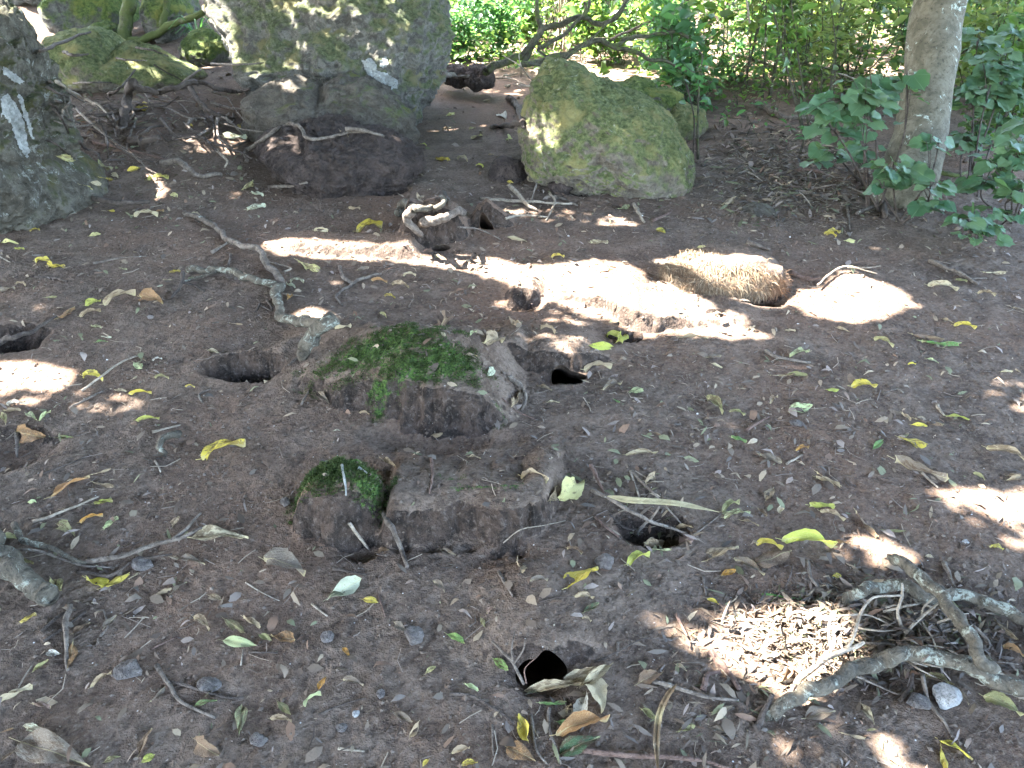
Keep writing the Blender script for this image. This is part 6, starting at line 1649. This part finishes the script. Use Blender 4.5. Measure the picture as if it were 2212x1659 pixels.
# undergrowth: saplings and bushes each of its own
LEAFT = np.array([(-.5, 0, 0), (-.15, .5, .12), (-.15, -.5, .12), (.22, .36, .10), (.22, -.36, .10), (.5, 0, -.08), (0, 0, 0)])
LEAFF = np.array([(0, 6, 1), (0, 2, 6), (1, 6, 3), (6, 2, 4), (3, 6, 5), (6, 4, 5)])
def leaves_geo(C, size, r, droop=.3, ratio=.55, flat=.6):
    n = len(C)
    a = r.uniform(0, 6.28, n)
    x = np.stack([np.cos(a), np.sin(a), -droop + r.normal(0, .35, n)], 1); x /= np.linalg.norm(x, axis=1)[:, None]
    up = np.stack([r.normal(0, flat, n), r.normal(0, flat, n), np.ones(n)], 1)
    z = up - x * (up * x).sum(1)[:, None]; z /= np.linalg.norm(z, axis=1)[:, None]
    y = np.cross(z, x)
    s = size * (.45 + 1.25 * r.uniform(0, 1, n) ** 1.6)
    T = LEAFT[None] * s[:, None, None]
    v = C[:, None, :] + x[:, None, :] * T[:, :, 0:1] + y[:, None, :] * T[:, :, 1:2] * ratio + z[:, None, :] * T[:, :, 2:3]
    f = ((np.arange(n) * 7)[:, None, None] + LEAFF[None]).reshape(-1, 3)
    return v.reshape(-1, 3), f
def plant(x, y, height, spread, stems, nleaf, lsize, mat, label, seed, low=.2, name='sapling', cat='sapling', lean=(0, 0), group=None, stem_r=.010, ratio=.55, bark='bark_air', droop=.3):
    r = np.random.default_rng(seed)
    z = float(hz([x], [y])[0])
    root = empty(name, (x, y, z))
    geos, pts = [], []
    for s in range(stems):
        a = r.uniform(0, 6.28); sp = spread * r.uniform(.3, 1)
        e = np.array([math.cos(a) * sp + lean[0], math.sin(a) * sp + lean[1], height * r.uniform(.7, 1.1)])
        b = np.array([r.normal(0, .03), r.normal(0, .03), -.03])
        m = (b + e) / 2 + np.array([r.normal(0, .12), r.normal(0, .12), 0]) * spread
        P = catmull(np.array([b, m, e]), 16)
        sr = stem_r * r.uniform(.6, 1.2)
        geos.append(tube_geo(P, np.linspace(sr, sr * .35, len(P)), 5, seed + s, .12))
        for q in range(5):
            k = r.integers(int(len(P) * low) + 1, len(P))
            e2 = P[k] + np.array([r.normal(0, .5), r.normal(0, .5), r.uniform(.0, .5)]) * max(spread * .6, .15)
            P2 = catmull(np.array([P[k], (P[k] + e2) / 2 + r.normal(0, .03, 3), e2]), 8)
            geos.append(tube_geo(P2, np.linspace(sr * .45, sr * .15, len(P2)), 4, seed + q, .1))
            pts += list(P2[2:])
        pts += list(P[int(len(P) * max(low, .3)):])
    v, f = join_geo(geos)
    link('stem', mesh_np('stem', v, f), M[bark], root)
    pts = np.array(pts)
    if nleaf:
        C = pts[r.integers(0, len(pts), nleaf)] + r.normal(0, lsize * .9, (nleaf, 3))
        C[:, 2] = np.maximum(C[:, 2], .02)
        v, f = leaves_geo(C, lsize, r, droop, ratio)
        link('foliage', mesh_np('foliage', v, f), M[mat], root)
    tag(root, label, cat, group)
    return root
sd = 200
def PG(px, py):
    l, n, ds = hit(px, py, True)
    return l.x, l.y
# dense green bushes behind the path
for i, (px, py, h, sp, nl, mt, lab) in enumerate([
    (1000, 128, .55, .45, 1200, 'under_blue', 'dense low green bush just right of the biggest boulder'),
    (1070, 122, .60, .40, 1200, 'under_blue', 'dense green bush left of the gnarled branch'),
    (1140, 95, .7, .35, 900, 'under', 'leafy green bush behind the gnarled branch'),
    (1010, 75, .9, .5, 1200, 'under', 'tall green bush behind the low one beside the biggest boulder'),
    (1300, 100, .6, .5, 900, 'under_blue', 'green bush seen between the arms of the gnarled branch'),
    (1400, 75, .7, .5, 900, 'under', 'green bush behind the right arm of the gnarled branch'),
    (1460, 170, .35, .30, 200, 'under_blue', 'small green bush behind the top of the green boulder'),
    (1580, 175, .30, .30, 200, 'under_blue', 'small green bush right of the stone behind the green boulder'),
    (1700, 120, .6, .5, 800, 'under_blue', 'green bush left of the tall heart leaved shrub'),
    (1500, 240, .18, .18, 90, 'under_blue', 'tiny green seedling behind the small moss topped boulder'),
    (2140, 300, .7, .4, 900, 'under', 'green bush behind the shrubs at the right edge'),
    (2210, 240, .9, .5, 1100, 'under', 'tall green bush behind the shrubs at the right edge')]):
    x, y = PG(px, py)
    plant(x, y, h, sp, 7, nl, .062, mt, lab, sd + i, name='bush', cat='bush', low=.05)
for i, (px, py) in enumerate([(1560, 270), (1625, 300), (1680, 250), (1730, 330), (1590, 235), (1650, 195), (1760, 225), (1540, 205), (2080, 330), (2130, 380), (1700, 215), (1830, 290)]):
    x, y = PG(px, py)
    plant(x, y, .22 + .03 * (i % 4), .10, 2, 14 + 3 * (i % 5), .045, 'under_blue' if i % 2 else 'under', 'knee high green seedling among the debris right of the green boulder', sd + 80 + i, name='seedling', cat='seedling', low=.3, stem_r=.004, group='seedlings right of the green boulder')
# slender saplings, traced
for i, (px, py, h, sp, nl, ls, mt, lean, lab) in enumerate([
    (1515, 345, .75, .10, 35, .05, 'under_blue', (-.05, 0), 'slim pale sapling rising beside the right end of the green boulder'),
    (1748, 305, 1.3, .16, 132, .07, 'under', (-.35, .1), 'thin leaning sapling left of the tall heart leaved shrub'),
    (1790, 250, 1.2, .2, 198, .07, 'under_yellow', (-.15, .1), 'slim pale stemmed sapling behind the low heart leaved sprig'),
    (1660, 215, 1.3, .25, 242, .075, 'under', (.0, .1), 'dark stemmed sapling behind the bright ground patch'),
    (1600, 200, 1.3, .25, 264, .08, 'under_yellow', (.1, .1), 'sapling with drooping leaves above the bright ground patch'),
    (1690, 190, 1.4, .25, 242, .08, 'under', (.05, 0), 'sapling right of the one with drooping leaves'),
    (1560, 150, 1.5, .3, 330, .08, 'under', (0, 0), 'leafy sapling behind the right arm of the gnarled branch'),
    (1850, 170, 1.4, .35, 396, .08, 'under', (0, 0), 'leafy sapling behind the tall heart leaved shrub'),
    (1925, 150, 1.5, .3, 396, .08, 'under_yellow', (0, 0), 'yellow green sapling left of the grey trunk'),
    (1180, 118, 1.2, .2, 132, .07, 'under', (.1, 0), 'thin sapling by the upright fork of the gnarled branch')]):
    x, y = PG(px, py)
    plant(x, y, h, sp, 3 if i else 1, nl, ls, mt, lab, sd + 40 + i, lean=lean, low=.4, stem_r=.010)
rt = random.Random(31)
for k in range(30):
    d0 = rt.uniform(5.4, 8.5)
    x0 = rt.uniform(1000, 2230); y0 = rt.uniform(30, 230) * (1.25 - (d0 - 5.4) * .22)
    an = rt.uniform(-2.6, -.5) if k % 3 else rt.uniform(-.5, .3)
    ln = rt.uniform(120, 330)
    P_ = [(x0, y0, d0)]
    for q in range(3):
        an += rt.gauss(0, .35)
        P_.append((P_[-1][0] + math.cos(an) * ln / 3, P_[-1][1] + math.sin(an) * ln / 3, d0 + rt.uniform(-.2, .2)))
    kd = []
    for q in (1, 2):
        a2 = an + rt.choice([-.8, .8])
        kd.append(([P_[q], (P_[q][0] + math.cos(a2) * ln * .2, P_[q][1] + math.sin(a2) * ln * .2, d0), (P_[q][0] + math.cos(a2 + .3) * ln * .4, P_[q][1] + math.sin(a2 + .3) * ln * .4, d0 + .1)], .005, .002))
    airtube('bare_branch', P_, rt.uniform(.007, .016), .004, rt.choice(['bark_air', 'bark_air', 'bark_pale', 'bark']), 'thin bare branch tangled in the undergrowth', 'branch', kids=kd, seed=k + 60, sides=5)['group'] = 'bare branches tangled in the undergrowth'
for k in range(26):
    y = rt.uniform(5.9, 8.6); x = rt.uniform(.02, .72) * y + .3
    if x > 2.2 and y < 6.3: continue
    if x < 2.0 and y < 7.4: y += 1.8
    plant(x, y, rt.uniform(.45, 1.1), rt.uniform(.25, .55), 4, rt.randint(180, 360), rt.uniform(.045, .085), rt.choice(['under', 'under_blue', 'under_yellow']), 'loose leafy shrub in the near undergrowth', 1300 + k, name='shrub', cat='shrub', low=.15, stem_r=.006, group='loose shrubs in the near undergrowth')
# pale canes
def canes(px, py, label, seed, n=14):
    x, y = PG(px, py)
    r = np.random.default_rng(seed)
    z = float(hz([x], [y])[0])
    root = empty('cane_clump', (x, y, z))
    for k in range(n):
        a = r.uniform(0, 6.28)
        e = np.array([math.cos(a) * .28, math.sin(a) * .2, r.uniform(.8, 1.5)])
        b = np.array([r.normal(0, .06), r.normal(0, .06), -.02])
        P = catmull(np.array([b, (b + e) / 2 * np.array([.6, .6, 1.1]), e]), 12)
        v, f = tube_geo(P, np.linspace(.018, .006, len(P)), 5, seed + k, .06, .5)
        link('cane', mesh_np('cane', v, f), M['bark_pale'], root)
    tag(root, label, 'cane clump')
canes(1215, 112, 'clump of pale dry canes behind the gnarled branch', 1, 16)
canes(1245, 100, 'second clump of pale dry canes, further right and further back', 2, 10)
canes(1640, 60, 'clump of pale canes far back above the bright ground', 3, 10)
canes(1880, 60, 'clump of pale canes far back beside the grey tree', 4, 9)
# grass-like strap plant by the biggest boulder
def strap_plant(px, py, n, L, label, seed):
    x, y = PG(px, py)
    z = float(hz([x], [y])[0])
    r = np.random.default_rng(seed)
    root = empty('strap_leaved_plant', (x, y, z))
    for k in range(n):
        a = r.uniform(0, 6.28); l_ = L * r.uniform(.6, 1.1)
        d = np.array([math.cos(a), math.sin(a), 0])
        P = catmull(np.array([(0, 0, 0), d * l_ * .35 + [0, 0, l_ * .55], d * l_ * .8 + [0, 0, l_ * .35]]), 9)
        s = np.cross(d, [0, 0, 1]); w = np.linspace(.012, .002, len(P))[:, None]
        v = np.stack([P - s * w, P + np.array([0, 0, -.003]), P + s * w], 1).reshape(-1, 3)
        f = [(i * 3 + j, i * 3 + j + 1, i * 3 + j + 4, i * 3 + j + 3) for i in range(len(P) - 1) for j in range(2)]
        link('leaf', mesh_np('strap_blade', v, f), M['under_blue'], root)
    tag(root, label, 'plant')
strap_plant(430, 95, 22, .38, 'strap leaved green plant tucked left of the biggest boulder', 5)
strap_plant(395, 70, 14, .30, 'smaller strap leaved plant behind the slanting branch', 6)
strap_plant(1560, 60, 24, .6, 'strap leaved plant in bright light far back', 7)
strap_plant(1760, 50, 24, .6, 'strap leaved plant far back above the tall shrub', 8)
# far woods: saplings, bushes and trunks
rw = random.Random(77)
far_labels = ['leafy sapling in the far undergrowth', 'yellow green sapling in the far undergrowth', 'dark green bush in the far undergrowth']
far_ids = ['green saplings in the far undergrowth', 'yellow green saplings in the far undergrowth', 'dark bushes in the far undergrowth']
cnt = 0
while cnt < 120:
    y = rw.uniform(6.6, 15.5); x = rw.uniform(-.62, .78) * y
    if x < -.35 and y < 9.5: continue
    if -.8 < x < .3 and y < 7.8: continue
    kx_ = rw.choice([0, 1, 1, 0, 2])
    h = rw.uniform(.7, 2.0) if kx_ < 2 else rw.uniform(.4, .8)
    plant(x, y, h, rw.uniform(.3, .9), 4 if kx_ < 2 else 6, rw.randint(260, 480), rw.uniform(.06, .11), ['under', 'under_yellow', 'under_blue'][kx_], far_labels[kx_], 300 + cnt,
          name='sapling' if kx_ < 2 else 'bush', cat='sapling' if kx_ < 2 else 'bush', group=far_ids[kx_], low=.1)
    cnt += 1
for k, (x, y, r0, ln) in enumerate([(1.2, 9.5, .045, .3), (2.6, 8.2, .035, -.2), (3.3, 9.0, .06, .35), (4.8, 9.5, .05, .1), (2.0, 12.5, .09, 0), (.3, 12, .08, .2), (3.9, 12, .07, -.3), (6.5, 11, .10, .2), (-2.5, 12, .1, 0), (5.6, 14, .12, 0), (-.8, 10.5, .06, .1), (7.8, 13.5, .12, .1), (1.0, 15, .12, 0)]):
    z = float(hz([x], [y])[0])
    root = empty('tree', (x, y, z))
    P = catmull(np.array([(0, 0, -.1), (ln * .25, .05, .9), (ln * .7, .1, 2.1), (ln * 1.3, 0, 4.2)]), 30)
    v, f = tube_geo(P, np.linspace(r0, r0 * .6, len(P)), 9, k, .10)
    link('trunk', mesh_np('trunk', v, f), M['bark_air' if k % 2 else 'bark'], root)
    r = np.random.default_rng(900 + k)
    C = np.array([x * 0 + ln * 1.3, 0, 3.9]) + r.normal(0, 1, (260, 3)) * np.array([.9, .9, .5])
    v, f = leaves_geo(C, .14, r)
    link('crown', mesh_np('crown', v, f), M['under'], root)
    tag(root, 'slim trunk standing in the far undergrowth', 'tree', 'slim trunks in the far undergrowth')
r = np.random.default_rng(15)
n = 30000
x = r.uniform(-1.2, 9, n); y = r.uniform(6.3, 14, n)
ok = (x < .9 * y + .5) & (n2(x, y, 1.1, 3, 18) > -.02) & ((x > .4) | (y > 7.6))
x, y = x[ok], y[ok]; n = len(x)
C = np.stack([x, y, hz(x, y) + .02 + .30 * r.uniform(0, 1, n) ** 2], 1)
v, f = leaves_geo(C, .055, r)
tag(link('ground_cover', mesh_np('ground_cover', v, f), M['under']), 'low green ground cover spreading under the far undergrowth', 'ground cover', kind='stuff')
# far mass of leaves beyond the things one can tell apart
r = np.random.default_rng(5)
n = 40000
C = np.stack([r.uniform(-14, 18, n), r.uniform(12.5, 24, n), r.uniform(0, 1, n) ** 1.4 * 4.0], 1)
C = C[n2(C[:, 0], C[:, 2] * .7 + C[:, 1], .9, 2, 8) > -.12]
C[:, 2] += hz(C[:, 0], C[:, 1])
v, f = leaves_geo(C, .13, r)
tag(link('woods', mesh_np('woods', v, f), M['under_yellow']), 'bright mass of leaves far back in the woods', 'woods', kind='stuff')

# ------------------------------------------------------------------ unseen canopy added for shade, its gaps shaped to cast the sun patches
SUNP = [[(560, 527), (640, 521), (760, 529), (878, 540), (884, 556), (800, 553), (700, 545), (600, 538)],
        [(879, 556), (1000, 556), (1070, 562), (1123, 578), (1159, 577), (1285, 566), (1357, 575), (1376, 596), (1296, 609), (1240, 612), (1210, 640), (1155, 636), (1130, 612), (1060, 598), (1000, 580), (880, 566)],
        [(1620, 658), (1649, 638), (1811, 626), (1811, 596), (1840, 591), (1911, 617), (1943, 638), (1960, 662), (1855, 688), (1752, 679), (1755, 664), (1855, 646), (1678, 658)],
        [(1430, 716), (1520, 713), (1680, 724), (1560, 722)], [(1155, 738), (1200, 728), (1270, 742), (1345, 780), (1290, 780), (1220, 758)], [(1060, 658), (1150, 662), (1250, 668), (1310, 696), (1240, 694), (1150, 684)],
        [(0, 790), (70, 790), (170, 812), (120, 832), (0, 826)], [(-40, 845), (150, 848), (300, 868), (260, 884), (100, 862), (-40, 856)],
        [(1075, 452), (1230, 458), (1330, 474), (1390, 488), (1300, 484), (1150, 472)], [(2100, 840), (2230, 832), (2230, 880), (2140, 872)], [(2090, 1068), (2240, 1060), (2240, 1110), (2150, 1105)],
        [(1570, 1372), (1640, 1350), (1720, 1352), (1800, 1375), (1830, 1400), (1760, 1440), (1720, 1475), (1690, 1495), (1650, 1440), (1600, 1410)],
        [(1740, 1575), (1830, 1548), (1880, 1605), (1960, 1628), (2010, 1680), (1760, 1680), (1700, 1610), (1770, 1605)], [(1805, 1180), (1900, 1172), (1965, 1208), (1870, 1206)],
        [(548, 150), (590, 125), (640, 150), (665, 188), (600, 192), (556, 186)], [(455, 5), (485, 15), (492, 60), (505, 115), (480, 80), (460, 45)], [(600, 10), (700, 12), (840, 25), (840, 42), (700, 40), (600, 32)],
        [(700, 62), (860, 68), (960, 60), (960, 78), (840, 95), (720, 88)], [(630, 60), (680, 80), (720, 110), (700, 115), (640, 90)], [(1140, 262), (1200, 262), (1190, 300), (1140, 300)], [(645, 672), (692, 668), (700, 696), (660, 692)],
        [(15, 5), (110, 45), (90, 95), (30, 60)], [(380, 125), (500, 122), (520, 135), (400, 142)], [(380, 300), (520, 305), (500, 330), (420, 322)], [(570, 300), (640, 295), (650, 318), (590, 325)], [(1020, 195), (1130, 192), (1130, 206), (1030, 208)],
        [(1370, 1420), (1400, 1375), (1500, 1350), (1600, 1335), (1780, 1340), (1885, 1390), (1820, 1440), (1700, 1510), (1620, 1430), (1480, 1425)], [(2030, 1075), (2090, 1060), (2240, 1100), (2240, 1175), (2180, 1160), (2100, 1112)],
        [(1210, 644), (1231, 619), (1296, 611), (1443, 612), (1531, 661), (1546, 688), (1614, 690), (1576, 708), (1487, 693), (1414, 708), (1381, 713), (1376, 688), (1326, 674), (1296, 670), (1231, 658)],
        [(1420, 568), (1540, 546), (1560, 560), (1665, 580), (1660, 598), (1617, 618), (1549, 618), (1531, 588), (1499, 573)]]
s = np.array(SUN)
e1 = np.cross(s, [0, 0, 1.0]); e1 /= np.linalg.norm(e1)
e2 = np.cross(e1, s)
CELL = .02
open_cells = set(); dim_cells = set()
def mark(pt, rad, cells):
    u, w = pt @ e1 / CELL, pt @ e2 / CELL
    k = int(math.ceil(rad / CELL))
    for a in range(-k, k + 1):
        for b in range(-k, k + 1):
            if a * a + b * b <= k * k: cells.add((int(round(u)) + a, int(round(w)) + b))
def inpoly(x, y, poly):
    c = False
    for i in range(len(poly)):
        x1, y1 = poly[i]; x2, y2 = poly[i - 1]
        if (y1 > y) != (y2 > y) and x < (x2 - x1) * (y - y1) / (y2 - y1) + x1: c = not c
    return c
DIM = {4, 5, 7, 8, 9, 12, 13, 14, 16, 17, 18, 19, 22, 23, 24, 25, 26, 27}
for pi_, poly in enumerate(SUNP):
    xs = [p[0] for p in poly]; ys = [p[1] for p in poly]
    step = 5
    for py in np.arange(min(ys), max(ys) + 1, 3.0):
        for px in np.arange(min(xs), max(xs) + 1, step):
            if not inpoly(px, py, poly): continue
            l, n_, ds = hit(px, py)
            mark(np.array(l), .012 if pi_ in (0, 1, 2, 3, 28, 29) else .001, dim_cells if pi_ in DIM else open_cells)
def canopy(n, xr, yr, zr, size, seed, keep_noise=None, thr=0):
    r = np.random.default_rng(seed)
    g = np.stack([r.uniform(*xr, n), r.uniform(*yr, n), np.zeros(n)], 1)
    g[:, 2] = SL * g[:, 1]
    if keep_noise:
        q = n2(g[:, 0], g[:, 1], keep_noise, 3, seed + 3)
        g = g[q > thr]
    n = len(g)
    zz = r.uniform(*zr, n)
    c = g + s[None] * ((zz) / s[2])[:, None]
    return place_canopy(c, size, r)
def edge_leaves(n, size, seed):
    """smaller leaves added round the openings to sharpen the sun patches"""
    r = np.random.default_rng(seed)
    oc = np.array(sorted(open_cells | dim_cells), float)
    k = oc[r.integers(0, len(oc), n)] * CELL + r.normal(0, .085, (n, 2))
    c0 = k[:, 0:1] * e1 + k[:, 1:2] * e2
    zz = r.uniform(3.0, 4.2, n)
    c = c0 + s[None] * ((zz - c0[:, 2]) / s[2])[:, None]
    return place_canopy(c, size, r)
def place_canopy(c, size, r):
    n = len(c)
    sz = size * r.uniform(.6, 1.2, n)
    up = np.stack([r.normal(0, .4, n), r.normal(0, .4, n), np.ones(n)], 1) + s * .5
    z = up / np.linalg.norm(up, axis=1)[:, None]
    a = r.normal(size=(n, 3)); x = a - z * (a * z).sum(1)[:, None]; x /= np.linalg.norm(x, axis=1)[:, None]
    y = np.cross(z, x)
    tpl = np.array([(-.5, 0, 0), (-.1, .34, .05), (.5, 0, 0), (-.1, -.34, .05)])
    v = c[:, None] + x[:, None] * (tpl[None, :, 0:1] * sz[:, None, None]) + y[:, None] * (tpl[None, :, 1:2] * sz[:, None, None]) + z[:, None] * (tpl[None, :, 2:3] * sz[:, None, None])
    # drop each leaf that would stand between the sun and a place the photograph shows sunlit
    ok = np.ones(n, bool)
    keepdim = r.uniform(0, 1, n) < .045
    smp = [(0, 0), (.25, 0), (-.25, 0), (0, .2), (0, -.2), (.45, 0), (-.45, 0)]
    for (a_, b_) in smp:
        q = c + x * (a_ * sz)[:, None] + y * (b_ * sz)[:, None]
        U = np.round(q @ e1 / CELL).astype(int); W = np.round(q @ e2 / CELL).astype(int)
        ok &= np.array([(u, w) not in open_cells for u, w in zip(U, W)])
        ok &= np.array([k_ or (u, w) not in dim_cells for k_, u, w in zip(keepdim, U, W)])
    return v[ok], c[ok]
vA, cA = canopy(52000, (-4.4, 5.4), (-2.5, 7.2), (3.1, 4.8), .21, 1)
vE, cE = edge_leaves(60000, .085, 8)
vB, cB = canopy(15000, (-9, -3.6), (-2.5, 12), (3.3, 5.2), .24, 2, .8, -.8)
vF, cF = canopy(5500, (-6, -.9), (6.6, 10.5), (3.4, 5.0), .22, 9, .9, -.35)
vC, cC = canopy(19000, (-7, 12), (6.6, 17), (3.6, 5.6), .26, 3, .9, .03)
vD, cD = canopy(7000, (5.0, 9.5), (-2, 7.5), (3.3, 5.0), .24, 4, .8, -.35)
vD2, cD2 = canopy(6000, (-4.2, 5.0), (-6, -2.3), (3.3, 5.0), .24, 5, .8, -.4)
VA = np.concatenate([vA, vE, vF, vB, vC, vD, vD2]); CA = np.concatenate([cA, cE, cF, cB, cC, cD, cD2])
trees = [(tr_root, np.array(pts[-1]), gt)]
for k, (x, y, lab) in enumerate([(-5.4, 1.2, 'unseen smooth trunked tree added for shade left of the picture'), (-1.2, -2.6, 'unseen tree added for shade behind the viewpoint'), (-7.2, 7.0, 'unseen tree added for shade up the bank at the far left'),
                                 (6.6, 2.2, 'unseen tree added for shade right of the picture'), (-3.4, 13.5, 'tall unseen tree added for shade far back on the left'), (4.4, 16.5, 'tall unseen tree added for shade far back on the right')]):
    z = float(hz([x], [y])[0])
    root = empty('tree', (x, y, z))  # unseen trunk put in to carry part of the added shade canopy
    tp = np.array([x + .3, y + .2, z + 4.2])
    P = catmull(np.array([(0, 0, -.1), (.05, .1, 1.2), (.2, .1, 2.6), (.3, .2, 4.2)]), 26)
    v, f = tube_geo(P, np.linspace(.20, .12, len(P)), 12, k, .06)
    link('trunk', mesh_np('trunk', v, f), M['bark_tree'], root)
    tag(root, lab, 'tree')
    trees.append((root, tp, np.array([x, y, z])))
D = np.stack([np.linalg.norm((CA - t[1])[:, :2], axis=1) for t in trees], 1)
own = D.argmin(1)
for k, (root, tp, base) in enumerate(trees):
    m = own == k
    if not m.any(): continue
    vv = VA[m].reshape(-1, 3) - base
    link('crown', mesh_np('crown', vv, np.arange(len(vv)).reshape(-1, 4), False), M['canopy'], root)
    r = random.Random(k)
    geos = []
    cc = CA[m]
    for q in range(7):                                   # limbs out into the crown, kept clear of the sun's gaps
        t_ = cc[r.randrange(len(cc))]
        mid = (tp + t_) / 2 + np.array([0, 0, .25])
        P = catmull(np.array([tp - [0, 0, .4], mid, t_]), 12)
        U = np.round(P @ e1 / CELL).astype(int); W = np.round(P @ e2 / CELL).astype(int)
        if any((u + a, w + b) in open_cells for u, w in zip(U, W) for a in (-2, 0, 2) for b in (-2, 0, 2)): continue
        geos.append(tube_geo(P, np.linspace(.045, .012, len(P)), 6, q, .1))
    if geos:
        v, f = join_geo(geos)
        link('limbs', mesh_np('limbs', v - base, f), M['bark_tree'], root)
